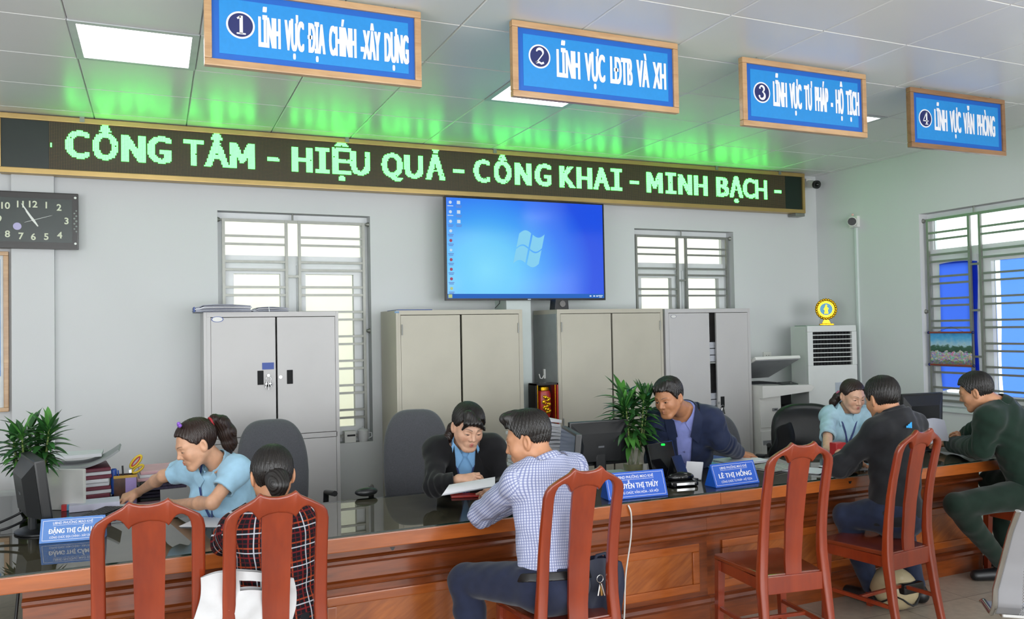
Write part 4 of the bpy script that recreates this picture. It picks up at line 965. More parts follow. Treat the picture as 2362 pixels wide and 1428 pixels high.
# ================================================================ WOODEN CHAIRS
CW = wood('chair_wood', '#70230c', '#8b3312', 'Z', 4, rough=.3, coat=.5, band=.6)
CWs = wood('chair_wood_seat', '#5c1f0f', '#7a3319', 'Y', 4, rough=.18, coat=.6)
def backy(z):
    return float(np.interp(z, [0, .2, .40, .52, .70, .88, 1.0, 1.1], [-.262, -.225, -.198, -.192, -.206, -.240, -.272, -.304]))
def bent(mb_, thick=0): 
    for v in mb_.bm.verts: v.co.y += backy(v.co.z)
def build_chair(label):
    t = thing('wooden_chair', label, 'chair', (0, 0, 0), 0, 'red brown wooden chairs')
    W, top = .186, 1.11
    # back frame: both rear legs, posts and the carved crest rail in one continuous piece
    half = [(float(np.interp(z, [0, .42, .6, .9], [.205, .202, .188, W])), z, float(np.interp(z, [0, .42, .6, .9], [.171, .154, .140, W-.046])), z) for z in (0, .1, .2, .3, .40, .46, .55, .65, .75, .85, top-.155)]
    half += [(.186, top-.118, .140, top-.118), (.180, top-.090, .136, top-.094), (.167, top-.070, .127, top-.075), (.145, top-.055, .112, top-.065), (.120, top-.040, .101, top-.063), (.099, top-.029, .089, top-.068), (.081, top-.019, .079, top-.080), (.069, top-.006, .071, top-.094), (.062, top, .064, top-.103), (.050, top-.008, .055, top-.092), (.030, top-.015, .034, top-.083), (.0, top-.018, .0, top-.078)]
    half = [(ox, oz, ix, iz) for ox, oz, ix, iz in half]
    full = half+[(-ox, oz, -ix, iz) for ox, oz, ix, iz in reversed(half[:-1])]
    mb = MB(); mi = mb.mi(CW); rings = []
    for ox, oz, ix, iz in full:
        O_, I_ = Vector((ox, 0, oz)), Vector((ix, 0, iz)); L_ = (I_-O_).length; d_ = (I_-O_)/L_; r = min(.010, L_*.3); hd = float(np.interp(oz, [0, .4, .7, 1.0], [.018, .024, .017, .015])); ring = []
        for s0, y0, a0 in ((r, -hd+r, 180), (L_-r, -hd+r, 270), (L_-r, hd-r, 0), (r, hd-r, 90)):
            for k in range(4):
                a = math.radians(a0+30*k); q = O_+d_*(s0+r*math.cos(a)); ring.append(mb.bm.verts.new((q.x, backy(q.z)+y0+r*math.sin(a), q.z)))
        rings.append(ring)
    for A, B in zip(rings, rings[1:]):
        for k in range(16): f = mb.bm.faces.new((A[k], A[(k+1) % 16], B[(k+1) % 16], B[k])); f.material_index = mi; f.smooth = True
    mb.bm.faces.new(list(reversed(rings[0]))).material_index = mi; mb.bm.faces.new(rings[-1]).material_index = mi
    mb.build('back_frame', t)
    # splat
    mb = MB(); zs = np.linspace(.425, top-.075, 14); mi = mb.mi(CW); rings = []
    for z in zs:
        w = float(np.interp(z, [.43, .62, .8, .98], [.044, .048, .051, .0545])); y = backy(z)+.006*math.sin((z-.45)/.5*PI)*-1+.0
        rings.append([mb.bm.verts.new(p) for p in ((-w, y-.007, z), (w, y-.007, z), (w, y+.007, z), (-w, y+.007, z))])
    for A, B in zip(rings, rings[1:]):
        for k in range(4): f = mb.bm.faces.new((A[k], A[(k+1) % 4], B[(k+1) % 4], B[k])); f.material_index = mi; f.smooth = k in (0, 2)
    mb.bm.faces.new(list(reversed(rings[0]))).material_index = mi; mb.bm.faces.new(rings[-1]).material_index = mi
    mb.build('back_splat', t)
    # seat
    mb = MB(); mb.prism([(-.160, -.20), (.160, -.20), (.208, .205), (.195, .225), (-.195, .225), (-.208, .205)], CWs, (0, 0, .43), (1, 0, 0), (0, 1, 0), .024, .006); mb.build('seat', t)
    mb = MB()
    for s in (-1, 1): mb.prism([(s*.170, -.19), (s*.190, .18), (s*.172, .18), (s*.152, -.19)], CW, (0, 0, .372), (1, 0, 0), (0, 1, 0), .057)
    mb.box((-.175, .175, .372), (.175, .195, .429), CW); mb.box((-.158, -.212, .360), (.158, -.19, .447), CW, .004); mb.build('seat_frame', t)
    for s in (-1, 1):
        mb = MB(); mi = mb.mi(CW); a = [mb.bm.verts.new((s*.183+dx, .19+dy, .43)) for dx, dy in ((-.021, -.021), (.021, -.021), (.021, .021), (-.021, .021))]; b = [mb.bm.verts.new((s*.195+dx, .20+dy, 0)) for dx, dy in ((-.015, -.015), (.015, -.015), (.015, .015), (-.015, .015))]
        for k in range(4): mb.bm.faces.new((a[k], a[(k+1) % 4], b[(k+1) % 4], b[k])).material_index = mi
        mb.bm.faces.new(a).material_index = mi; mb.bm.faces.new(list(reversed(b))).material_index = mi
        mb.build('front_leg', t)
        MB().box((s*.188-.009, -.23, .165), (s*.188+.009, .195, .185), CW, .003).build('stretcher', t)
    MB().box((-.18, -.03, .168), (.18, -.012, .186), CW, .003).build('stretcher', t)
    return t
chA = build_chair('nearest empty wooden chair in front of the blue name plate at the left')
spots = [('A', None)]
def set_chair(o, x, y, rz): o.location = (x, y, 0); o.rotation_euler = (0, 0, math.radians(rz))
set_chair(chA, -.035, 3.30+.20, 0)
def chair_at(px, py, zt, back_y, rz, label):
    """place by the back's top middle"""
    c = copy_tree(chA); c['label'] = label; p = onY(px, py, back_y)
    a = math.radians(rz); off = Vector((0, -.30, 0)); off = RZ(a) @ off
    set_chair(c, p.x-off.x, back_y-off.y, rz); return c
p = onY(343, 1172, 3.14); set_chair(chA, p.x, 3.14+.30, 0)
chB = chair_at(641, 1155, 1.07, 3.06, 0, 'wooden chair on which the woman in the plaid shirt sits')
chC = chair_at(1354, 1092, 1.07, 2.97, 0, 'wooden chair of the man in the checked shirt')
chD = chair_at(1851, 1025, 1.07, 3.08, -8, 'empty wooden chair standing beside the man in black')
chE = chair_at(2128, 990, 1.07, 3.13, 6, 'wooden chair on which the man in the black jacket sits')
chF = copy_tree(chA); chF['label'] = 'wooden chair of the officer in green at the right edge'; set_chair(chF, 5.28, 3.58, -4)

# ================================================================ STEEL WAITING BENCH at the lower right
def perf_mat():
    m = bpy.data.materials.new('perforated_steel'); m.use_nodes = True; nt = m.node_tree; L = nt.links; b = nt.nodes['Principled BSDF']
    b.inputs['Base Color'].default_value = lin('#b3b5bd'); b.inputs['Roughness'].default_value = .35; b.inputs['Metallic'].default_value = .6
    tc = nt.nodes.new('ShaderNodeTexCoord'); sep = nt.nodes.new('ShaderNodeSeparateXYZ'); L.new(tc.outputs['UV'], sep.inputs[0])
    def mth(op, a, bb=None, v=None):
        n = nt.nodes.new('ShaderNodeMath'); n.operation = op
        L.new(a, n.inputs[0])
        if bb is not None: L.new(bb, n.inputs[1])
        if v is not None: n.inputs[1].default_value = v
        return n.outputs[0]
    # staggered round holes on a 9 mm pitch
    u, v = sep.outputs['X'], sep.outputs['Y']
    def dots(du, dv):
        a = mth('SUBTRACT', mth('FRACT', mth('ADD', u, v=du)), v=.5); c = mth('MULTIPLY', mth('SUBTRACT', mth('FRACT', mth('ADD', v, v=dv)), v=.5), v=1.7)
        r = mth('SQRT', mth('ADD', mth('MULTIPLY', a, a), mth('MULTIPLY', c, c))); return mth('LESS_THAN', r, v=.27)
    h = mth('MAXIMUM', dots(0, 0), dots(.5, .5)); inside = mth('GREATER_THAN', u, v=5.0)
    h = mth('MULTIPLY', h, inside)
    tr = nt.nodes.new('ShaderNodeBsdfTransparent'); mx = nt.nodes.new('ShaderNodeMixShader'); L.new(h, mx.inputs[0]); L.new(b.outputs[0], mx.inputs[1]); L.new(tr.outputs[0], mx.inputs[2]); L.new(mx.outputs[0], nt.nodes['Material Output'].inputs[0]); return m
bt = onY(2338, 1176, 2.35); bx = bt.x
bn = thing('waiting_bench', 'perforated steel waiting bench cut by the right edge', 'bench', (bx, 2.35, 0))
M_perf = perf_mat()
def bprof(s):
    """bench side profile: s 0..1 from backrest top to seat front -> (y,z) relative"""
    pts = [(-.02, bt.z), (.03, bt.z-.10), (.09, bt.z-.25), (.12, bt.z-.36), (.14, .42), (.19, .37), (.27, .375), (.34, .38), (.36, .37)]
    t_ = s*(len(pts)-1); i = min(int(t_), len(pts)-2); f = t_-i
    return (pts[i][0]*(1-f)+pts[i+1][0]*f, pts[i][1]*(1-f)+pts[i+1][1]*f)
def spl(v, x): return -.06*min(1, v/.4) if x < bx+.1 else 0
for k in range(2):
    xa_, xb_ = bx+.012+.56*k, bx+.56*(k+1)-.012
    mb = MB(); mb.grid(lambda u, v: (xa_+(xb_-xa_)*u+spl(v, xa_), 2.35+bprof(v)[0], bprof(v)[1]), 6, 40, M_perf)
    uvl = mb.bm.loops.layers.uv.new('UVMap'); acc = 0
    for f in mb.bm.faces:
        for l in f.loops: l[uvl].uv = ((l.vert.co.x-xa_)/.009, (bt.z-l.vert.co.z+(l.vert.co.y-2.57)*.7)/.0155)
    P(mb, 'seat_panel', bn)
    for x in (xa_, xb_):
        mb = MB(); pts = [(x+spl(s, x), 2.35+bprof(s)[0], bprof(s)[1]) for s in np.linspace(0, 1, 44)]; mb.tube(pts, .014, M_chrome, n=10, flat=.7); P(mb, 'edge_rail', bn)
P(MB().box((bx-.0, 2.58, .34), (bx+1.14, 2.64, .385), M_chrome, .006), 'beam', bn)
for x in (bx+.12, bx+1.0): P(MB().box((x, 2.58, 0), (x+.04, 2.64, .34), M_chrome, .006).box((x, 2.33, 0), (x+.04, 2.88, .03), M_chrome, .006), 'leg', bn)

bn.rotation_euler = (0, 0, math.radians(-40))
# ================================================================ OFFICE CHAIRS
M_fab = mat('grey_upholstery', '#4b4c51', rough=.95, var=.18, nscale=220, bump=.25, bscale=400, sheen=.3); M_leath = mat('black_leather', '#15171b', rough=.32, var=.1, bump=.08, bscale=160)
def office_chair(label, x, y, rz, zt, W, H, m, dome=False, lean=.08):
    t = thing('office_chair', label, 'office chair', (x, y, 0), math.radians(rz))
    def shell(u, v, d):
        # u across -1..1, v up 0..1
        prof = (1-max(0, (v-.72)/.28)**2.6)**.5 if not dome else (1-max(0, (v-.35)/.65)**2.4)**.5
        low = .86+.14*min(1, v/.25)
        return None
    n = 22
    out = []
    for k in range(64):
        a = 2*PI*k/64; ca, sa = math.cos(a), math.sin(a)
        e = .55 if not dome else .75
        ux = math.copysign(abs(ca)**e, ca); uz = math.copysign(abs(sa)**(.62 if sa > 0 else .5), sa)
        wmul = 1.0-.10*max(0, uz)**2-.05*max(0, -uz) if not dome else 1.0-.04*max(0, uz)
        out.append((ux*W/2*wmul, zt-H/2+uz*H/2))
    mb = MB(); mi = mb.mi(m); rings = []
    for (sc, d) in ((.0, .052), (.5, .052), (.8, .045), (.93, .033), (.985, .016), (1.0, 0), (.985, -.02), (.93, -.035), (.6, -.045), (.0, -.045)):
        if sc == 0: rings.append([mb.bm.verts.new((0, -d, zt-H/2))]); continue
        rings.append([mb.bm.verts.new((px*sc, -d-.035*(abs(px*sc)/(W/2))**2+.0, zt-H/2+(pz-zt+H/2)*sc)) for px, pz in out])
    for A, B in zip(rings, rings[1:]):
        for k in range(64):
            q = [A[k % len(A)], A[(k+1) % len(A)], B[(k+1) % len(B)], B[k % len(B)]]; q2 = []
            for v in q:
                if v not in q2: q2.append(v)
            f = mb.bm.faces.new(q2); f.material_index = mi; f.smooth = True
    for v in mb.bm.verts:
        h = (v.co.z-(zt-H))/H; v.co.y += lean*h-.03*math.sin(h*PI)
    mb.build('backrest', t)
    mb = MB(); mb.box((-.25, -.50, .42), (.25, -.03, .51), m, .045, 4); mb.build('seat', t)
    MB().cyl((0, -.26, .10), (0, -.26, .42), .03, M_black).build('gas_column', t)
    MB().box((-.04, -.06, .40), (.04, .06, .60), M_black, .01).build('back_bracket', t)
    for k in range(5):
        a = 2*PI*k/5+.3; e = Vector((.29*math.cos(a), -.26+.29*math.sin(a), .075))
        leg = MB().cyl((0, -.26, .11), e, .028, M_black, r2=.018, n=10).build('base_leg', t); MB().cyl(e+Vector((-.012, 0, -.045)), e+Vector((.012, 0, -.045)), .03, M_black, n=14).build('castor', leg)
    for s in (-1, 1):
        mb = MB(); mb.tube([(s*.25, -.10, .45), (s*.30, -.10, .52), (s*.30, -.12, .68), (s*.30, -.30, .70)], .018, M_black, n=8); mb.build('armrest', t)
    return t
p = onY(626, 968, 5.32); oc1 = office_chair('grey high backed office chair between the left desk woman and the plaid woman', p.x, 5.28, 6, p.z, .435, .66, M_fab)
p = onY(955, 945, 5.32); oc2 = office_chair('grey high backed office chair at the left of the black jacketed woman', p.x, 5.28, -14, p.z, .44, .70, M_fab)
p = onY(1640, 955, 5.25); oc3 = office_chair('grey office chair behind the man in the navy jacket', p.x, 5.22, -20, p.z, .42, .60, M_fab)
p = onY(1853, 931, 5.33); oc4 = office_chair('black leather office chair with rounded back beside the copier', p.x, 5.30, -42, p.z, .57, .50, M_leath, dome=True)

# ================================================================ THINGS ON THE COUNTER AND DESK
M_plate = mat('plate_blue', '#1f58c0', rough=.35, var=.03); M_plate2 = mat('plate_pale_blue', '#4f7fc4', rough=.3, var=.03)
def name_plate(label, pl, pr, l1, l2, l3, h, rear, m, weight):
    """triangular desk sign, front lower edge from pl to pr (world points on the glass)"""
    pl, pr = Vector(pl), Vector(pr); L = (pr-pl).length; rz = math.atan2(pr.y-pl.y, pr.x-pl.x)
    t = thing('name_plate', label, 'name plate', pl, rz, 'blue triangular desk name plates')
    mb = MB(); mb.prism([(0, 0.0005), (rear, 0.0005), (rear*.5, h)], m, (0, 0, 0), (0, 1, 0), (0, 0, 1), L); mb.build('plate_body', t)
    n = Vector((0, rear*.5, h)).normalized(); fh = math.hypot(rear*.5, h); o = Vector((0, 0, 0.0005)); out = Vector((1, 0, 0)).cross(n)
    mb = MB()
    def bar(x0, x1, a, b):
        q = [o+Vector((x, 0, 0))+n*s+out*.0008 for x, s in ((x0, a), (x1, a), (x1, b), (x0, b))]; mb.poly(q, M_pwhite)
    g = .010; w = .0016
    bar(g, L-g, g, g+w); bar(g, L-g, fh-g-w, fh-g); bar(g, g+w, g, fh-g); bar(L-g-w, L-g, g, fh-g)
    mb.build('border_line', t)
    mb = MB(); lettering(mb, l1, M_pwhite, o+Vector((L/2, 0, 0))+n*(fh*.74)+out*.0, (1, 0, 0), n, width=L*.62, cap=fh*.10, weight=.008, align='C', lift=.0009); bar(L*.19, L*.81, fh*.69, fh*.70)
    for k in (-1, 0, 1): lettering(mb, l2, M_pwhite, o+Vector((L/2+.0008*k, 0, 0))+n*(fh*.37), (1, 0, 0), n, width=L*.74, cap=fh*.185, weight=.008, align='C', lift=.0009+.0001*k)
    lettering(mb, l3, M_pwhite, o+Vector((L/2, 0, 0))+n*(fh*.17), (1, 0, 0), n, width=L*.70, cap=fh*.085, weight=.008, align='C', lift=.0009)
    mb.build('lettering', t); return t
z = GT+.0006
name_plate('blue name plate at the left end of the counter, reflected in the glass', onZ(90, 1255, z), onZ(240, 1243, z), 'UBND PHƯỜNG MẠO KHÊ', 'ĐẶNG THỊ CẨM LY', 'CÔNG CHỨC ĐỊA CHÍNH - XÂY DỰNG', .102, .07, M_plate2, .02)
name_plate('blue name plate partly hidden by the chair of the checked shirt man', onZ(1404, 1155, z), onZ(1541, 1142, z), 'UBND PHƯỜNG MẠO KHÊ', 'NGUYỄN THỊ THỦY', 'CÔNG CHỨC VĂN HÓA - XÃ HỘI', .135, .10, M_plate, .02)
name_plate('blue name plate in front of the man in the navy jacket', onZ(1652, 1126, z), onZ(1752, 1113, z), 'UBND PHƯỜNG MẠO KHÊ', 'LÊ THỊ HỒNG', 'CÔNG CHỨC TƯ PHÁP - HỘ TỊCH', .125, .10, M_plate, .02)

# ---- lucky bamboo plants in glass vases
M_leaf = mat('leaf_green', '#2c5a2a', rough=.35, var=.35, nscale=9); M_leaf2 = mat('leaf_light', '#4f8a3c', rough=.35, var=.25, nscale=9); M_stem = mat('stem_green', '#6b7f3c', rough=.5, var=.2)
def leaf(mb, p, d, L, w, droop, m):
    d = d.normalized(); side = d.cross(Vector((0, 0, 1)))
    if side.length < .05: side = Vector((1, 0, 0))
    side.normalize(); n = 7; prev = None; mi = mb.mi(m); up = side.cross(d)
    for k in range(n+1):
        t = k/n; ww = w*math.sin(PI*min(1, t*.93+.07))**.8*(1-.15*t); c = p+d*L*t+Vector((0, 0, -droop*L*t*t))
        row = [mb.bm.verts.new(c-side*ww+up*ww*.35), mb.bm.verts.new(c), mb.bm.verts.new(c+side*ww+up*ww*.35)]
        if prev:
            for a in (0, 1): f = mb.bm.faces.new((prev[a], prev[a+1], row[a+1], row[a])); f.material_index = mi; f.smooth = True
        prev = row
def vase_plant(label, base, vprof, mvase, mwater, wz, topz, spread, seed, nst=5, wide=1.0):
    rnd = random.Random(seed); t = thing('potted_plant', label, 'plant', base)
    P(MB().lathe([(r, base[2]+zz) for r, zz in vprof], mvase, (base[0], base[1], 0)), 'vase', t)
    wp = [(0, base[2]+.008)]+[(r*.94, base[2]+zz) for r, zz in vprof if .008 < zz < wz]; wp.append((0, wp[-1][1]))
    P(MB().lathe(wp, mwater, (base[0], base[1], 0)), 'water', t)
    zt_ = base[2]+max(zz for r, zz in vprof)
    for s in range(nst):
        a = 2*PI*s/nst+rnd.uniform(-.3, .3); b0 = Vector((base[0]+.02*math.cos(a), base[1]+.02*math.sin(a), base[2]+.01)); L_ = topz-base[2]-rnd.uniform(.06, .16)
        tip = Vector((base[0]+spread*math.cos(a)*rnd.uniform(.4, 1), base[1]+spread*math.sin(a)*rnd.uniform(.4, 1), base[2]+L_)); mid = (b0+tip)/2+Vector((.01*math.cos(a), .01*math.sin(a), 0))
        pts = [b0.lerp(mid, k/4) for k in range(4)]+[mid.lerp(tip, k/5) for k in range(6)]
        stem_o = P(MB().tube(pts, [.006]*6+[.0055, .005, .0045, .004], M_stem, n=7), 'stem', t)
        mb = MB(); nl = 34
        for k in range(nl):
            h = zt_+.02+(tip.z-zt_-.02)*k/(nl-1); fr = (h-b0.z)/(tip.z-b0.z); c = b0.lerp(tip, fr); an = k*2.4+s; upn = .12+.75*(k/nl)**3
            d = Vector((math.cos(an), math.sin(an), upn+rnd.uniform(-.1, .15))); LL = rnd.uniform(.10, .16)*wide*(.75+.45*k/nl); leaf(mb, c, d, LL, rnd.uniform(.012, .019)*wide, rnd.uniform(.25, .75)*(1-.4*k/nl), M_leaf2 if rnd.random() < .25 else M_leaf)
        for k in range(5): leaf(mb, tip, Vector((rnd.uniform(-.6, .6), rnd.uniform(-.6, .6), 1)), rnd.uniform(.1, .15)*wide, .019, .08, M_leaf2 if k < 2 else M_leaf)
        P(mb, 'leaves', t)
    return t
M_vg = thin_glass('vase_glass_green', (.42, .55, .25), 1.45, .02); M_vc = mat('vase_glass_clear', '#d5d2c2', rough=.06, var=.0, alpha=.26, coat=.6)
M_wat = mat('mossy_water', '#4c5a1c', rough=.15, var=.3, nscale=14); M_wat2 = mat('root_water', '#7d8046', rough=.2, var=.4, nscale=30)
vp = [(0, .001), (.045, .001), (.058, .03), (.066, .09), (.064, .15), (.05, .205), (.042, .225), (.046, .24), (.043, .24)]
b = onZ(76, 1192, GT+.001); b.y = 4.86; b.x = onZ(76, 1192, GT).x
pz = onY(85, 955, b.y).z
vase_plant('leafy lucky bamboo in a green vase behind the left computer monitor', (b.x, b.y, GT+.001), vp, M_vg, M_wat, .19, pz, .12, 3, nst=6, wide=1.0)
vp2 = [(0, .001), (.05, .001), (.06, .02), (.066, .06), (.062, .10), (.05, .135), (.043, .15), (.04, .15)]
b = Vector((onZ(1461, 1090, GT).x, onZ(1461, 1090, GT).y, GT+.001))
b = onY(1461, 1090, 4.44); b.z = GT+.001
pz = onY(1460, 890, b.y).z
vase_plant('lucky bamboo in a clear glass vase beside the name plates', (b.x, b.y, GT+.001), vp2, M_vc, M_wat2, .065, pz, .12, 11, nst=6, wide=1.25)

# ---- monitors
def monitor(label, base, rz, W, H, zb, tilt=-4, thick=.03, rear_bulge=.03, bezel_label=None):
    t = thing('computer_monitor', label, 'monitor', base, math.radians(rz))
    z = base[2]*0
    mb = MB(); mb.lathe([(0, .0008), (.11, .0008), (.11, .008), (.09, .016), (0, .018)], M_black)
    for v in mb.bm.verts: v.co.x *= 1.15
    mb.build('stand_base', t)
    MB().box((-.035, .02, .012), (.035, .05, zb+.14), M_black, .008).build('stand_neck', t)
    R = Matrix.Translation((0, 0, zb)) @ Matrix.Rotation(math.radians(tilt), 4, 'X')
    mb = MB(); mb.box((-W/2, -thick/2, 0), (W/2, thick/2, H), M_black, .008, M=R)
    mb.build('housing', t)
    mb = MB(); mi = mb.mi(M_black)
    o = [(-W*.47, H*.05), (W*.47, H*.05), (W*.47, H*.95), (-W*.47, H*.95)]; i_ = [(-W*.34, H*.12), (W*.34, H*.12), (W*.34, H*.74), (-W*.34, H*.74)]
    A = [mb.bm.verts.new(R @ Vector((x, thick/2, zz))) for x, zz in o]; B = [mb.bm.verts.new(R @ Vector((x, thick/2+rear_bulge, zz))) for x, zz in i_]
    for k in range(4): mb.bm.faces.new((A[k], A[(k+1) % 4], B[(k+1) % 4], B[k])).material_index = mi
    mb.bm.faces.new(B).material_index = mi; mb.build('rear_cover', t)
    MB().box((-W/2+.015, -thick/2-.0012, .018), (W/2-.015, -thick/2+.002, H-.015), M_mscr, M=R).build('screen', t)
    MB().box((-.02, thick/2+rear_bulge-.001, H*.42), (.02, thick/2+rear_bulge+.0015, H*.46), M_badge, M=R).build('badge', t)
    return t
M_mscr = mat('monitor_screen', '#1b2432', rough=.15, var=0, emit='#3a4a66', estr=.35); M_badge = mat('badge_grey', '#5d6064', rough=.4)
b = onZ(98, 1222, GT+.001); mon1 = monitor('black computer monitor seen from behind beside the left name plate', (b.x-.005, b.y-.02, GT+.001), 105, .40, .285, .075, -7, .045, .05)
b = onY(1305, 1070, 4.55); mon2 = monitor('thin black monitor turned sideways behind the checked shirt man', (onY(1308, 1050, 4.24).x, 4.24, GT+.001), -106, .43, .27, .06, -6, .035, .03)
mon3 = monitor('black monitor with its back to the counter, beside the plant in the clear vase', (onY(1378, 1050, 4.42).x, 4.42, GT+.001), 178, .40, .275, .075, -4)
mon4 = monitor('black monitor with its back to us beside the right window', (onY(2122, 950, 4.25).x, 4.25, GT+.001), 172, .355, .33, .075, -3)

# ---- cables at the left end
def cable(label, pts, r, m, n=40):
    pts = [Vector(p) for p in pts]; out = []
    for i in range(len(pts)-1):
        p0, p1, p2, p3 = pts[max(i-1, 0)], pts[i], pts[i+1], pts[min(i+2, len(pts)-1)]
        for k in range(8):
            t = k/8; out.append(.5*((2*p1)+(p2-p0)*t+(2*p0-5*p1+4*p2-p3)*t*t+(3*p1-p0-3*p2+p3)*t**3))
    out.append(pts[-1]); o = MB().tube(out, r, m, n=7).build('cable'); tag(o, label, 'cable'); return o
my = mon1.location
cable('black cable looping up from the left monitor towards the vase', [(my.x-.075, my.y+.0, .86), (my.x-.12, my.y-.02, .84), (my.x-.25, my.y-.1, .80), (my.x-.35, my.y-.12, .775)], .006, M_black)
cable('black monitor lead running level to the left edge of the counter', [(my.x-.06, my.y, .82), (my.x-.13, my.y-.06, .80), (my.x-.22, my.y-.08, .79), (my.x-.38, my.y-.05, .77)], .006, M_black)
cable('thin black plug lead standing up beside the left vase', [(-.86, 4.58, .768), (-.80, 4.62, .82), (-.75, 4.65, .86), (-.72, 4.66, .90), (-.715, 4.66, .93)], .004, M_black)
tag(MB().box((-.745, 4.60, .838), (-.705, 4.64, .858), M_black, .004).cyl((-.705, 4.62, .848), (-.69, 4.62, .848), .005, M_chrome, n=8).build('plug'), 'black plug lying among the cables left of the monitor', 'plug')
bpy.data.objects['plug'].location = (0, 0, -.072)
cable('blue network cable hanging under the left end of the counter', [(-.75, 3.95, .60), (-.68, 3.92, .52), (-.60, 3.92, .50), (-.54, 3.93, .52)], .005, mat('blue_cable', '#2b4f9e', rough=.5))
cable('dark cables drooping beside the left end of the counter unit', [(-.52, 3.93, .68), (-.535, 3.92, .5), (-.55, 3.91, .3), (-.60, 3.9, .15), (-.66, 3.9, .02)], .006, M_black)
wc = onY(1453, 1150, CF-.004); cable('white cable hanging down the counter front beside the checked shirt man', [(wc.x-.012, CF-.004, .745), (wc.x, CF-.012, .70), onY(1455, 1240, 3.78), onY(1443, 1330, 3.80), onY(1440, 1420, 3.81), (wc.x-.02, 3.80, .02)], .0045, M_white)

# ---- left desk clutter
z = GT+.0012
def pile(name, label, cat, c, sz, rz, mats, n, jitter=.006, group=None, tilt=0):
    t = thing(name, label, cat, c, math.radians(rz), group); h = sz[2]/n
    for k in range(n):
        m = mats[k % len(mats)]; j = lambda: random.uniform(-jitter, jitter); dx, dy = j(), j()
        MB().box((-sz[0]/2+dx, -sz[1]/2+dy, h*k+.0003), (sz[0]/2+dx, sz[1]/2+dy, h*(k+1)-.0005), m, min(.003, h*.3), 1, M=RZ(random.uniform(-.04, .04))).build('sheet_bundle', t)
    return t
M_maroon = mat('maroon_cover', '#6b2236', rough=.5, var=.1); M_pink = mat('pink_card', '#d9aeb6', rough=.7, var=.05); M_greyf = mat('grey_board', '#9b9ea0', rough=.6); M_purple = mat('dark_check', '#2f2740', rough=.6, var=.5, nscale=90); M_lilac = mat('lilac_plastic', '#a58fc9', rough=.4); M_yel = mat('yellow_plastic', '#e2c030', rough=.35); M_redp = mat('red_plastic', '#c22f33', rough=.35); M_bluep = mat('blue_plastic', '#2452ad', rough=.35)
b = onZ(196, 1140, z); pile('document_tray', 'stack of maroon folders and papers at the back of the left desk', 'documents', (b.x-.01, 5.38, z), (.27, .30, .17), 8, [M_maroon, M_paper, M_maroon, M_paper, M_paper, M_maroon, M_paper, M_maroon], 8, .008)
t_ = onY(200, 1070, 5.36); o = MB().grid(lambda u, v: (t_.x-.17+.34*u, 5.22+.3*v, .945+.001+.05*(u-.35)**2*4*(1 if u > .35 else .3)), 14, 6, M_greyf, thick=.012).build('open_folder'); tag(o, 'grey folder curling open on top of the maroon stack', 'folder')
o = MB().box((-.13, -.10, 0), (.13, .10, .018), M_paper, .002).build('paper_pad'); o.location = (t_.x-.05, 5.42, .985); tag(o, 'pad of white paper lying on the grey folder', 'papers')
b = onZ(160, 1175, z); o = MB().box((-.012, -.11, 0), (.012, .11, .215), M_white, .003).build('box_file'); o.location = (onY(150, 1120, 4.98).x, 4.98, z); o.rotation_euler = (0, 0, math.radians(62)); tag(o, 'white box file standing upright behind the left monitor', 'box file')
b = onZ(206, 1168, z); o = MB().box((-.12, -.08, 0), (.12, .08, .035), mat('notebook_pale', '#cfcfe2', rough=.6), .003).build('notebook'); o.location = (b.x+.03, b.y-.05, z); o.rotation_euler = (0, 0, .05); tag(o, 'pale notebook lying in front of the white box file', 'notebook')
# pen holder with pens and scissors
b = onZ(290, 1140, z); b.z = z; M_ph = mat('pen_box_brown', '#4a2b1e', rough=.3, var=.4, nscale=20)
ph = thing('pen_holder', 'brown pen holder with a lilac side on the left desk', 'pen holder', b)
mb = MB(); 
for lo, hi in (((-.06, -.04, 0), (.06, -.034, .115)), ((-.06, .034, 0), (.06, .04, .115)), ((-.06, -.034, 0), (-.054, .034, .115)), ((.054, -.034, 0), (.06, .034, .115)), ((-.054, -.034, 0), (.054, .034, .005))): mb.box(lo, hi, M_ph)
mb.build('holder_body', ph); MB().box((.0, -.0425, .008), (.058, -.0402, .10), M_lilac).build('side_card', ph); MB().box((-.062, -.042, .1), (.062, -.0405, .116), mat('brass_band', '#9c7d3a', rough=.3, metal=.7)).build('rim', ph)
sx_ = thing('scissors', 'yellow and red handled scissors standing in the pen holder', 'scissors', (b.x+.03, b.y, z+.006))
def ell_ring(c, rx, rz_, tilt, n=18): return [Vector((c[0]+rx*math.cos(2*PI*k/n)*math.cos(tilt)-rz_*math.sin(2*PI*k/n)*math.sin(tilt), c[1], c[2]+rx*math.cos(2*PI*k/n)*math.sin(tilt)+rz_*math.sin(2*PI*k/n)*math.cos(tilt))) for k in range(n)]
P(MB().tube(ell_ring((b.x+.055, b.y, z+.185), .016, .042, -.7), .007, M_yel, closed=True), 'handle', sx_); P(MB().tube(ell_ring((b.x+.065, b.y+.006, z+.14), .014, .034, -1.0), .007, M_yel, closed=True), 'handle', sx_)
P(MB().tube(ell_ring((b.x+.055, b.y-.002, z+.185), .009, .033, -.7), .004, M_redp, closed=True), 'handle_lining', sx_)
P(MB().box((b.x+.018, b.y-.002, z+.008), (b.x+.032, b.y+.002, z+.14), M_chrome), 'blade', sx_)
pn = tag(MB().cyl((b.x-.01, b.y, z+.006), (b.x-.016, b.y+.01, z+.165), .005, M_black, n=10).build('pen'), 'black pen standing in the brown pen holder', 'pen', 'pens in the holder')
pn2 = tag(MB().cyl((b.x-.03, b.y+.01, z+.006), (b.x-.04, b.y+.015, z+.14), .004, M_bluep, n=10).build('pen'), 'blue pen standing in the brown pen holder', 'pen', 'pens in the holder')
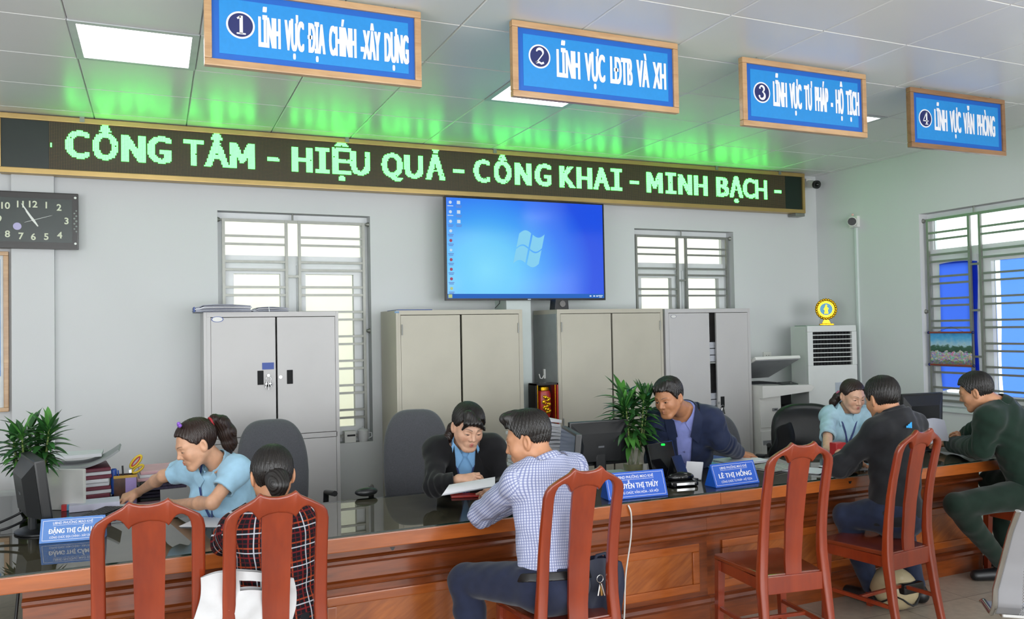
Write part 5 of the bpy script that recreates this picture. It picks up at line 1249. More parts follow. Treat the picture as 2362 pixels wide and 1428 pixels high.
sb = onZ(270, 1140, z); stp = thing('stapler', 'blue stapler standing on end beside the brown pen holder', 'stapler', (sb.x-.02, sb.y, z)); sb.x -= .012; P(MB().box((sb.x-.02, sb.y-.018, z), (sb.x+.012, sb.y+.018, z+.15), M_bluep, .014, 3), 'stapler_body', stp); P(MB().box((sb.x-.026, sb.y-.015, z), (sb.x-.021, sb.y+.015, z+.11), M_black), 'base', stp)
b = onZ(352, 1125, z); pile('folder_stack', 'stack of folders with pink top behind the woman at the left desk', 'folders', (b.x+.05, 5.48, z), (.26, .30, .115), 3, [M_purple, M_purple, M_black, M_pink, M_paper, M_pink], 6, .006)
# keyboard
def keyboard(label, c, rz, L_=.40, Wd=.13):
    t = thing('keyboard', label, 'keyboard', c, math.radians(rz)); MB().box((-L_/2, -Wd/2, 0), (L_/2, Wd/2, .018), M_black, .005).build('keyboard_body', t)
    mb = MB(); M_key = mat('key_black', '#24262a', rough=.35)
    for r in range(5):
        for k in range(16):
            x = -L_/2+.015+k*(L_-.03)/16; y = -Wd/2+.012+r*(Wd-.024)/5; mb.box((x, y, .018), (x+(L_-.03)/16-.004, y+(Wd-.024)/5-.004, .024), M_key)
    mb.build('keys', t); return t
b = onZ(205, 1190, z); keyboard('black keyboard in front of the left monitor', (b.x+.03, 4.66, z), 62)
# papers under her hands
def sheet(name, label, cat, pts, m=M_paper, n=2, th=.0004, group=None):
    """slightly uneven stack of sheets over a quadrilateral on the counter (world corners)"""
    pts = [Vector(p) for p in pts]; mb = MB()
    for k in range(n):
        j = Vector((random.uniform(-.006, .006), random.uniform(-.006, .006), 0)); zz = .0011*k
        mb.grid(lambda u, v: tuple((pts[0].lerp(pts[1], u)).lerp(pts[3].lerp(pts[2], u), v)+j+Vector((0, 0, zz+.0012*math.sin(u*3+k)*math.sin(v*2.5)+.0012))), 6, 6, m, thick=th)
    return tag(mb.build(name), label, cat, group)
def quad_z(c, w, d, rz, z_=None):
    a = math.radians(rz); ux = Vector((math.cos(a), math.sin(a), 0))*w/2; uy = Vector((-math.sin(a), math.cos(a), 0))*d/2; c = Vector((c[0], c[1], z_ or GT+.0005)); return [c-ux-uy, c+ux-uy, c+ux+uy, c-ux+uy]
sheet('papers', 'white papers under the hands of the woman at the left desk', 'papers', quad_z(onZ(275, 1172, GT), .20, .26, 40), n=3)
sheet('papers', 'white papers beside the elbow of the woman at the left desk', 'papers', quad_z(onZ(500, 1205, GT), .21, .27, 60), n=3)
for i, (px, py, w, m, lb) in enumerate(((118, 1210, .05, mat('note_orange', '#dd8a4d', rough=.6), 'orange note slip behind the left name plate'), (135, 1207, .06, mat('note_yellow', '#c9b34c', rough=.6), 'yellow note slip behind the left name plate'), (152, 1205, .06, mat('note_cyan', '#4aa3c2', rough=.6), 'cyan note slip behind the left name plate'))):
    b = onZ(px, py, GT); o = MB().box((-w/2, -.012, .0), (w/2, .012, .022), m, .003).build('note_slip'); o.location = (b.x, b.y, z); o.rotation_euler = (0, 0, .3*i); tag(o, lb, 'note')
b = onZ(152, 1178, GT); o = MB().box((-.03, -.015, 0), (.03, .015, .03), mat('eraser_blue', '#5aa3c8', rough=.5), .003).box((-.03, -.016, .0), (-.005, .0155, .031), M_redp).build('eraser_box'); o.location = (b.x+.01, b.y, z); tag(o, 'small blue and red box behind the left monitor', 'box')

# ---- middle: papers in front of the black jacketed woman, red booklet
b = onZ(1075, 1143, GT); o = MB().box((-.15, -.10, 0), (.15, .10, .012), mat('red_cover', '#c4403a', rough=.35, var=.2, nscale=20), .003).build('booklet'); o.location = (b.x+.07, b.y+.02, z); o.rotation_euler = (0, 0, -.25); tag(o, 'red booklet lying under the sheets held by the black jacketed woman', 'booklet')
c = o.location
q0, q1, q2, q3 = onY(1020, 1141, 3.86), onY(1142, 1121, 3.86), onY(1142, 1100, 3.955), onY(1036, 1118, 3.955)
mb = MB()
for k in range(3):
    def hp(u, v):
        a_ = q0.lerp(q1, u).lerp(q3.lerp(q2, u), v); a_ = a_+Vector((0, .006*k, 0)); a_.z += .012*math.sin(v*PI)*(1-.6*u)-.004*k; a_.y += -.02*math.sin(v*PI)*(1-u); return tuple(a_)
    mb.grid(hp, 14, 8, M_paper, thick=.0004)
tag(mb.build('held_papers'), 'white sheets lifted by the hand of the black jacketed woman', 'papers')
# tall pile of crumpled papers behind the checked man's head, blue holder
pz0 = onY(1240, 955, 5.0); 
t = thing('paper_stack', 'tall stack of white documents behind the head of the checked shirt man', 'papers', (pz0.x, 5.0, .0))
P(MB().box((pz0.x-.22, 4.82, 0), (pz0.x+.2, 5.25, .72), M_cabg, .006), 'drawer_pedestal', t)
bpy.data.objects.remove(bpy.data.objects['drawer_pedestal'])
ped = thing('pedestal', 'grey drawer pedestal behind the counter under the stack of documents', 'drawer unit', (pz0.x, 5.0, 0)); P(MB().box((pz0.x-.2, 4.84, 0), (pz0.x+.2, 5.25, .72), M_cabg, .006), 'pedestal_body', ped)
for k in range(3): P(MB().box((pz0.x-.19, 4.832, .05+.22*k), (pz0.x+.19, 4.842, .25+.22*k), M_cabg, .003), 'drawer', ped)
H_ = pz0.z-.722; n = 16
for k in range(n):
    w = .15-.02*(k/n)+random.uniform(-.008, .012); dx = .03*k/n; zz = .724+H_*k/n
    P(MB().grid(lambda u, v: (pz0.x-.01+(u-.5)*2*w+dx*0+.012*math.sin(k*2.1), 4.88+.28*v+.01*math.cos(k*3.3), zz+.006*math.sin(u*4+k)*k/n-(.02*k/n)*max(0, u-.7)*3), 8, 4, M_paper, thick=H_/n*.8), 'document', t)
b = onY(1282, 1045, 4.75); o = MB().box((-.03, -.05, 0), (.03, .05, .22), mat('file_blue', '#1f6fc0', rough=.35), .006).build('file_holder'); o.location = (b.x+.002, 4.90, .0); 
o.location.z = .0; bpy.data.objects.remove(o)
# desk return carrying pedestal items is not visible; small blue holder on the counter
o = MB().box((-.028, -.045, 0), (.028, .045, .10), mat('file_blue', '#1f6fc0', rough=.35), .006).build('file_holder'); o.location = (onY(1283, 1050, 4.34).x, 4.34, z); tag(o, 'bright blue holder between the checked man and the sideways monitor', 'file holder')
# mouse, pale mat, paper box near the vase
b = onZ(1400, 1095, GT); b = onY(1400, 1072, 4.12); o = MB().ball((0, 0, .012), .03, M_white, (.9, 1.5, .55)).build('computer_mouse'); o.location = (b.x+.03, 4.12, z+.004); tag(o, 'pale computer mouse between the monitor and the vase', 'mouse')
bpy.data.objects['computer_mouse'].location.z = GT+.0055
sheet('paper_sheet', 'pale sheet on the counter under the glass vase side', 'papers', quad_z(onZ(1395, 1092, GT), .30, .16, -5), n=2)
b = onY(1495, 1080, 4.22); o = MB().box((-.022, -.022, 0), (.022, .022, .09), M_white, .004).build('paper_cup_box'); o.location = (b.x, 4.22, z); tag(o, 'small white box standing just right of the clear vase', 'box')
# black desk terminal with slanted panel and green lamp
tb_ = onY(1570, 1115, 3.98); tm = thing('desk_terminal', 'black slanted terminal with a green light in front of the navy jacketed man', 'terminal', (tb_.x, 4.06, GT+.001), math.radians(200))
x0 = onY(1505, 1060, 3.98).x; 
mb = MB(); mb.box((-.155, -.012, 0), (.095, .012, .205), M_blackg, .006); mb.xf(Matrix.Translation((.055, -.03, .03)) @ Matrix.Rotation(math.radians(14), 4, 'X')); mb.build('slanted_panel', tm)
mb = MB(); mb.prism([(-.02, .0), (.10, .0), (.03, .16)], M_blackg, (-.05, 0, .0), (0, 1, 0), (0, 0, 1), .10, .004); mb.build('support', tm)
MB().box((-.12, -.08, 0), (.12, .10, .02), M_black, .006).build('terminal_base', tm)
MB().cyl((.10, .0, .232), (.10, .02, .234), .006, emis('green_indicator', '#20d848', 2.0), n=10).build('indicator', tm)
# telephone in front of it
tp_ = onZ(1578, 1118, GT+.001); ph_ = thing('telephone', 'black glossy telephone lying between the two right name plates', 'telephone', (tp_.x, tp_.y+.06, GT+.001), math.radians(-10)); ph_.location.y -= .05; ph_.location.x -= .02
mb = MB(); mb.box((-.085, -.06, 0), (.085, .06, .03), M_blackg, .012, 3); mb.build('telephone_base', ph_)
mb = MB(); mb.ball((0, 0, .045), .07, M_blackg, (1.25, .55, .42)); mb.build('handset', ph_)
MB().box((-.05, -.064, .008), (.06, -.0595, .022), M_chrome).build('front_trim', ph_)
b = onY(1602, 1062, 3.98); o = MB().box((-.05, -.006, 0), (.05, .006, .115), M_paper, .002).build('white_booklet'); o.location = (b.x+.05, 4.07, GT+.002); o.rotation_euler = (math.radians(-35), math.radians(0), math.radians(-50)); tag(o, 'white booklet leaning beside the black terminal', 'booklet')
# papers of the navy man
b = onZ(1712, 1068, GT); pile('paper_stack', 'loose stack of white papers under the hand of the navy jacketed man', 'papers', (b.x, b.y+.02, z), (.30, .22, .02), 0, [M_paper], 5, .012)
b = onZ(1640, 1072, GT); sheet('folder', 'cyan folder beside the papers of the navy jacketed man', 'folder', quad_z((b.x, b.y+.02), .2, .22, 10, GT+.0005), mat('folder_cyan', '#5fb4d6', rough=.5), 2)
b = onZ(1650, 1062, GT); sheet('folder', 'dark blue folder under the cyan folder and papers', 'folder', quad_z((b.x+.02, b.y+.10), .24, .16, 10, GT+.0002), M_foldb, 1)
b = onZ(1785, 1085, GT); pile('magazine_stack', 'grey printed magazines just left of the empty chair in the middle right', 'magazines', (b.x+.05, b.y+.06, z), (.26, .22, .014), 12, [mat('newsprint', '#9a9a93', rough=.6, var=.4, nscale=50), M_paper], 3, .01)
# right: papers on counter, red tray
for (px, py, w, d, rz, lb) in ((1850, 1085, .20, .26, 30, 'white papers visible through the back of the empty middle right chair'), (1955, 1080, .28, .2, -12, 'white papers lying under the arm of the man in black')):
    sheet('papers', lb, 'papers', quad_z(onZ(px, py, GT), w, d, rz), n=4)
b = onY(1945, 1010, 4.15); o = MB().box((-.045, -.03, 0), (.045, .03, .115), M_redp, .008).build('red_box'); o.location = (b.x, 4.2, z); tag(o, 'red box on the counter in front of the right hand clerk', 'box')
b = onY(2165, 1000, 3.95)
mb = MB()
mb.grid(lambda u, v: (b.x-.075+.20*u+.02*v, b.y+.05*v+.02*math.sin(u*2), b.z-.065+.16*v-.02*u*v+.01*math.sin(u*PI)), 10, 10, M_paper, thick=.0005)
tag(mb.build('held_paper'), 'white sheet held up by the officer in green', 'papers')
# helmet under chair E
b = onY(2062, 1350, 3.52); b.z = 0; he = thing('helmet', 'beige motorcycle helmet on the floor under the chair of the man in black', 'helmet', (b.x+.02, b.y+.02, 0))
M_hel = mat('helmet_beige', '#b5a684', rough=.25)
P(MB().ball((b.x+.02, b.y+.02, .125), .125, M_hel, (1, 1.12, .98), n=28), 'shell', he); P(MB().tube([(b.x+.02+.122*math.cos(a), b.y+.02+.135*math.sin(a), .06+.05*math.sin(a*2)**2) for a in np.linspace(0, 2*PI, 28)[:-1]], .009, M_black, closed=True, flat=.6), 'rim', he)
P(MB().box((b.x-.06, b.y-.125, .13), (b.x+.1, b.y-.08, .19), M_blackg, .015), 'visor', he)

# ---- bags and small things by the people
M_navyb = mat('navy_nylon', '#1a2036', rough=.6, var=.15); M_tote = mat('white_nonwoven', '#c2c2c4', rough=.85, var=.05, bump=.1, bscale=200)
def bag_sheet(o, w, h, thick, wob, m, mb, notch=True):
    """soft flat bag hanging: front and back sheets with creases and a handle slot"""
    n, k = 26, 22
    def fn(side):
        def g(u, v):
            x = (u-.5)*w*(1+.06*math.sin(v*3)); z = -v*h; b = thick*math.sin(PI*u)**.6*math.sin(PI*min(1, .12+v*.95))**.7
            y = side*(b*.5+.004)+wob*(math.sin(u*9+v*4)*.5+math.sin(u*5-v*11)*.5+.6*abs(math.sin(u*13+v*7))+.5*abs(math.sin(v*15-u*8)))
            return (o[0]+x+.012*math.sin(v*7), o[1]+y, o[2]+z+.02*math.sin(u*4)*(1-v))
        return g
    for side in (-1, 1):
        f = fn(side); mi = mb.mi(m); V = [[mb.bm.verts.new(f(i/n, j/k)) for j in range(k+1)] for i in range(n+1)]
        for i in range(n):
            for j in range(k):
                u, v = (i+.5)/n, (j+.5)/k
                if notch and abs(u-.5) < .11 and .09 < v < .19: continue
                q = mb.bm.faces.new((V[i][j], V[i+1][j], V[i+1][j+1], V[i][j+1])); q.material_index = mi; q.smooth = True
tb_ = onY(590, 1325, 3.165); tote = thing('tote_bag', 'white cloth tote bag with cut out handle behind the chair back of the plaid woman', 'bag', (tb_.x, 3.165, .62))
mb = MB(); bag_sheet((tb_.x-.02, 3.165, onY(590, 1328, 3.165).z), .33, .34, .045, .011, M_tote, mb); mb.xf(Matrix.Translation((tb_.x, 3.165, .85)) @ Matrix.Rotation(.10, 4, 'Y') @ Matrix.Translation((-tb_.x, -3.165, -.85))); P(mb, 'bag_body', tote)
sb_ = onY(1392, 1290, 3.22); bag = thing('shoulder_bag', 'dark navy bag hanging at the right of the checked shirt man', 'bag', (sb_.x, 3.22, .5))
mb = MB(); bag_sheet((sb_.x-.02, 3.20, sb_.z), .20, .36, .09, .005, M_navyb, mb, False); P(mb, 'bag_body', bag)
P(MB().tube([(sb_.x-.06, 3.20, sb_.z-.01), (sb_.x-.05, 3.19, sb_.z+.03), (sb_.x-.01, 3.19, sb_.z+.035), (sb_.x+.01, 3.20, sb_.z-.01)], .008, M_navyb), 'strap', bag)
kp = onY(1384, 1335, 3.10); k3 = thing('key_ring', 'bunch of keys hanging behind the chair of the checked shirt man', 'keys', (kp.x, 3.10, kp.z-.08))
P(MB().tube(ringpts((kp.x, 3.10, kp.z), .016), .002, M_chrome, closed=True, n=6), 'ring', k3)
for i, (dx, m_) in enumerate(((-.012, M_chrome), (.004, mat('brass', '#9a7440', rough=.3, metal=.8)), (.016, M_chrome))): P(MB().cyl((kp.x, 3.10-.004*i, kp.z-.016), (kp.x+dx, 3.10-.004*i, kp.z-.07), .006, m_, n=6), 'key', k3)
cb = onY(1800, 1025, 4.90); ck_ = thing('dark_coat', 'black coat draped over the side of the black leather chair', 'coat', (cb.x, 4.9, .7))
mb = MB(); mb.grid(lambda u, v: (cb.x-.12+.34*u+.02*math.sin(v*6), 4.92+.10*math.sin(u*2+v)+.02*math.sin(u*14), .55+.36*math.sin(min(1, .1+u*.8)*PI*.62)*(1-v)+.0*v), 18, 12, mat('black_cloth', '#0f1013', rough=.85, var=.2), thick=.012); P(mb, 'coat_body', ck_)
hb = onZ(842, 1143, GT+.001); o = MB().ball((0, 0, .025), .05, M_black, (1.3, .7, .5)).build('black_pouch'); o.location = (hb.x, hb.y-.03, GT+.002); tag(o, 'small black pouch at the rear edge of the counter left of the grey office chair', 'pouch')
# ================================================================ PEOPLE: implicit surfaces meshed by surface nets
F32 = np.float32; DBG = False
def V3(p): return np.array([p[0], p[1], p[2]], F32)
def unit(v): v = np.asarray(v, float); return v/np.linalg.norm(v)
def rc(P, a, b, ra, rb):
    """tapered capsule"""
    a, b = V3(a), V3(b); ba = b-a; L2 = float(ba @ ba)+1e-12; pa = P-a
    h = np.clip((pa @ ba)/L2, 0, 1)
    q = pa-h[:, None]*ba; return np.sqrt(np.einsum('ij,ij->i', q, q))-(ra+(rb-ra)*h)
def el(P, c, r, R=None):
    """ellipsoid; R rows = local axes"""
    q = P-V3(c)
    if R is not None: q = q @ np.asarray(R, F32).T
    r = V3(r); k0 = np.linalg.norm(q/r, axis=1); k1 = np.linalg.norm(q/(r*r), axis=1); return k0*(k0-1)/np.maximum(k1, 1e-6)
def sp(P, c, r): q = P-V3(c); return np.sqrt(np.einsum('ij,ij->i', q, q))-r
def smn(a, b, k): h = np.maximum(k-np.abs(a-b), 0)/k; return np.minimum(a, b)-h*h*k*.25
def smx(a, b, k): return -smn(-a, -b, k)
def pln(P, o, n): return (P-V3(o)) @ V3(n)
def uni(ds, k):
    d = ds[0]
    for e in ds[1:]: d = smn(d, e, k)
    return d
def wr(P, amp, sc=1.0, seed=0.0):
    """cloth folds: a few warped sine ridges"""
    x, y, z = P[:, 0]*sc, P[:, 1]*sc, P[:, 2]*sc
    w = .35*np.sin(17*z+9*x+seed)+.3*np.sin(13*y-11*z+2*seed)
    a = np.sin(44*z+23*x-15*y+3*w+seed)+.7*np.sin(61*x-38*z+29*y+2.5*w+1.7*seed)+.5*np.sin(85*y+57*z+2*w+.6*seed)
    return amp*.45*a
def nets(f, lo, hi, h, proj=2):
    """surface nets on a sparse grid -> verts (n,3), quads (m,4)"""
    lo = np.array(lo, F32)-3*h; hi = np.array(hi, F32)+3*h; c = 4; H = h*c
    n = np.ceil((hi-lo)/H).astype(int)+1
    gx = [lo[i]+H*np.arange(n[i]+1, dtype=F32) for i in range(3)]
    G = np.stack(np.meshgrid(*gx, indexing='ij'), -1).reshape(-1, 3)
    D = f(G).reshape(n+1); m = np.abs(D)
    near = np.minimum.reduce([m[i:n[0]+i, j:n[1]+j, k:n[2]+k] for i in (0, 1) for j in (0, 1) for k in (0, 1)]) < H*1.6
    N = n*c
    act = np.repeat(np.repeat(np.repeat(near, c, 0), c, 1), c, 2)
    pt = np.zeros(N+1, bool)
    for i in (0, 1):
        for j in (0, 1):
            for k in (0, 1): pt[i:N[0]+i, j:N[1]+j, k:N[2]+k] |= act
    idx = np.argwhere(pt); X = lo+h*idx.astype(F32)
    vals = np.concatenate([f(X[s:s+200000]) for s in range(0, len(X), 200000)]) if len(X) else np.zeros(0, F32)
    F = np.full(N+1, 1.0, F32); F[tuple(idx.T)] = vals
    S = F < 0
    cor = [(i, j, k) for i in (0, 1) for j in (0, 1) for k in (0, 1)]
    cnt = sum(S[i:N[0]+i, j:N[1]+j, k:N[2]+k].astype(np.int8) for i, j, k in cor)
    cell = act & (cnt > 0) & (cnt < 8); ci = np.argwhere(cell); vid = np.full(N, -1, np.int32); vid[tuple(ci.T)] = np.arange(len(ci))
    cv = {q: F[ci[:, 0]+q[0], ci[:, 1]+q[1], ci[:, 2]+q[2]] for q in cor}
    acc = np.zeros((len(ci), 3), F32); num = np.zeros(len(ci), F32)
    for a in cor:
        for ax in range(3):
            if a[ax]: continue
            b = list(a); b[ax] = 1; b = tuple(b); va, vb = cv[a], cv[b]; cr = (va < 0) != (vb < 0)
            t = np.where(cr, va/np.where(cr, va-vb, 1), 0); p = np.repeat(np.array(a, F32)[None], len(ci), 0); p[:, ax] += t
            acc += p*cr[:, None]; num += cr
    V = lo+h*(ci+acc/np.maximum(num, 1)[:, None])
    Q = []
    for ax in range(3):
        u, v = (ax+1) % 3, (ax+2) % 3
        sl0 = [slice(1, N[d]) for d in range(3)]; sl0[ax] = slice(0, N[ax])
        e1 = [slice(1, N[d]) for d in range(3)]; e1[ax] = slice(1, N[ax]+1)
        A, B = S[tuple(sl0)], S[tuple(e1)]; ed = np.argwhere(A != B); 
        if not len(ed): continue
        off = np.array([1, 1, 1]); off[ax] = 0; base = ed+off; flip = A[tuple(ed.T)]
        q = []
        for du, dv in ((0, 0), (-1, 0), (-1, -1), (0, -1)):
            c_ = base.copy(); c_[:, u] += du; c_[:, v] += dv; q.append(vid[tuple(c_.T)])
        q = np.stack(q, 1); q[~flip] = q[~flip][:, ::-1]; Q.append(q[(q >= 0).all(1)])
    Q = np.concatenate(Q) if Q else np.zeros((0, 4), int)
    e = h*.4
    for _ in range(proj):
        d = f(V); g = np.stack([f(V+np.array(o, F32)*e)-d for o in ((1, 0, 0), (0, 1, 0), (0, 0, 1))], 1)/e
        gl = np.maximum(np.einsum('ij,ij->i', g, g), .25); st = np.clip(d/gl, -h*.5, h*.5); V = V-g*st[:, None]
    return V.astype(F32), Q.astype(np.int32)
def mesh_from(V, Q, name, mats, parent, uv=None, col=None, smooth=True):
    me = bpy.data.meshes.new(name); me.vertices.add(len(V)); me.vertices.foreach_set('co', V.ravel())
    me.loops.add(len(Q)*4); me.loops.foreach_set('vertex_index', Q.ravel()); me.polygons.add(len(Q)); me.polygons.foreach_set('loop_start', np.arange(0, len(Q)*4, 4, dtype=np.int32))
    me.update(calc_edges=True); me.validate()
    me.polygons.foreach_set('use_smooth', np.ones(len(me.polygons), bool))
    for m in mats: me.materials.append(m)
    if uv is not None:
        l = me.uv_layers.new(name='UVMap'); l.data.foreach_set('uv', uv.reshape(-1).astype(F32))
    if col is not None:
        a = me.color_attributes.new('tint', 'FLOAT_COLOR', 'POINT'); a.data.foreach_set('color', col.astype(F32).ravel())
    o = link(name, me, parent)
    return o
def joinVQ(parts):
    V, Q, n = [], [], 0
    for v, q in parts: V.append(v); Q.append(q+n); n += len(v)
    return np.concatenate(V), np.concatenate(Q)

# ---------------------------------------------------------------- head (local: x right, y forward, z up; origin mid head)
def head_sdf(p, sex):
    """p (n,3) in head space"""
    ax = np.abs(p[:, 0]); q = np.stack([ax, p[:, 1], p[:, 2]], 1); w = 1.0 if sex == 'm' else .95
    d = el(q, (0, -.012, .034), (.0745*1, .094, .086))
    d = smn(d, el(q, (0, .026, -.02), (.0635, .062, .084)), .035)
    d = smn(d, rc(q, (.050*w, .004, -.045), (.026*w, .060, -.094), .021, .017), .03)
    d = smn(d, rc(q, (0, .068, -.098), (.012, .066, -.098), .018, .017), .018)
    d = smn(d, sp(q, (.040, .052, -.026), .026), .025)
    d = smn(d, rc(q, (.012, .081, .020), (.042, .066, .024), .012, .011), .02)
    d = smx(d, -el(q, (.033, .094, .004), (.021, .014, .012)), .014)
    d = smn(d, el(q, (.032, .0725, .003), (.0165, .0130, .0120)), .006)
    d = smn(d, rc(q, (0, .083, .012), (0, .1015, -.026), .0075, .0100), .014)
    d = smn(d, sp(q, (.0125, .090, -.031), .0085), .008)
    d = smx(d, -sp(q, (.0065, .096, -.0395), .0035), .004)
    lip = np.minimum(rc(q, (0, .0892, -.0565), (.0255, .0755, -.0605), .0060, .003), rc(q, (0, .0880, -.0665), (.0225, .0765, -.0630), .0066, .003))
    d = smn(d, el(q, (0, .073, -.060), (.036, .0155, .022)), .012)
    d = smn(d, lip, .004)
    # ears
    e = el(q, (.079, -.012, -.004), (.010, .019, .033), R=[[.93, .36, 0], [-.36, .93, .12], [0, -.12, .99]])
    e = smx(e, -el(q, (.088, -.006, .000), (.007, .010, .020)), .005)
    d = smn(d, e, .008)
    return d, lip
M_SKIN = {}
def skin_mat(name, base, lip):
    m = bpy.data.materials.new(name); m.use_nodes = True; nt = m.node_tree; L = nt.links; b = nt.nodes['Principled BSDF']; b.inputs['Roughness'].default_value = .48
    b.inputs['Subsurface Weight'].default_value = .08; b.inputs['Subsurface Radius'].default_value = (.8, .3, .15); b.inputs['Subsurface Scale'].default_value = .01
    a = nt.nodes.new('ShaderNodeAttribute'); a.attribute_name = 'tint'; sep = nt.nodes.new('ShaderNodeSeparateColor'); L.new(a.outputs['Color'], sep.inputs[0])
    n = nt.nodes.new('ShaderNodeTexNoise'); n.inputs['Scale'].default_value = 35; n.inputs['Detail'].default_value = 5
    tc = nt.nodes.new('ShaderNodeTexCoord'); L.new(tc.outputs['Object'], n.inputs[0])
    r = nt.nodes.new('ShaderNodeValToRGB'); c = lin(base); r.color_ramp.elements[0].color = tuple([x*.93 for x in c[:3]]+[1]); r.color_ramp.elements[1].color = tuple([min(1, x*1.06) for x in c[:3]]+[1]); r.color_ramp.elements[0].position = .35; r.color_ramp.elements[1].position = .65; L.new(n.outputs['Fac'], r.inputs[0])
    prev = r.outputs[0]
    for k, col in (('Red', lip), ('Green', '#c07a5e'), ('Blue', '#221713')):
        mx = nt.nodes.new('ShaderNodeMixRGB'); L.new(sep.outputs[k], mx.inputs[0]); L.new(prev, mx.inputs[1]); mx.inputs[2].default_value = lin(col); prev = mx.outputs[0]
    L.new(prev, b.inputs['Base Color']); return m
SK_W = skin_mat('skin_fair', '#d3a283', '#b25a55'); SK_W2 = skin_mat('skin_fair_rosy', '#d6a88d', '#b04448'); SK_M = skin_mat('skin_tan', '#c08a68', '#a3685a'); SK_D = skin_mat('skin_brown', '#b07a58', '#94594b')
def hair_mat(name, col, sh=.38):
    m = bpy.data.materials.new(name); m.use_nodes = True; nt = m.node_tree; L = nt.links; b = nt.nodes['Principled BSDF']; b.inputs['Roughness'].default_value = sh; b.inputs['Specular IOR Level'].default_value = .5
    b.inputs['Base Color'].default_value = lin(col); b.inputs['Anisotropic'].default_value = .6
    at = nt.nodes.new('ShaderNodeUVMap'); mp = nt.nodes.new('ShaderNodeMapping'); mp.inputs['Scale'].default_value = (260, 10, 1); L.new(at.outputs[0], mp.inputs[0])
    n = nt.nodes.new('ShaderNodeTexNoise'); n.inputs['Scale'].default_value = 1; n.inputs['Detail'].default_value = 3; L.new(mp.outputs[0], n.inputs[0])
    bp = nt.nodes.new('ShaderNodeBump'); bp.inputs['Strength'].default_value = .8; bp.inputs['Distance'].default_value = .003; L.new(n.outputs['Fac'], bp.inputs['Height']); L.new(bp.outputs[0], b.inputs['Normal'])
    r = nt.nodes.new('ShaderNodeValToRGB'); c = lin(col); r.color_ramp.elements[0].color = tuple([x*.5 for x in c[:3]]+[1]); r.color_ramp.elements[1].color = tuple([min(1, x*1.9) for x in c[:3]]+[1]); L.new(n.outputs['Fac'], r.inputs[0]); L.new(r.outputs[0], b.inputs['Base Color'])
    return m
HR = hair_mat('black_hair', '#15110f'); HRB = hair_mat('dark_brown_hair', '#24150f', .32)
M_eyew = mat('eye_white', '#d9d2cc', rough=.25, var=0); M_iris = mat('iris_dark', '#1d120c', rough=.12, var=0); M_lash = mat('eyelash', '#16100d', rough=.6, var=0)

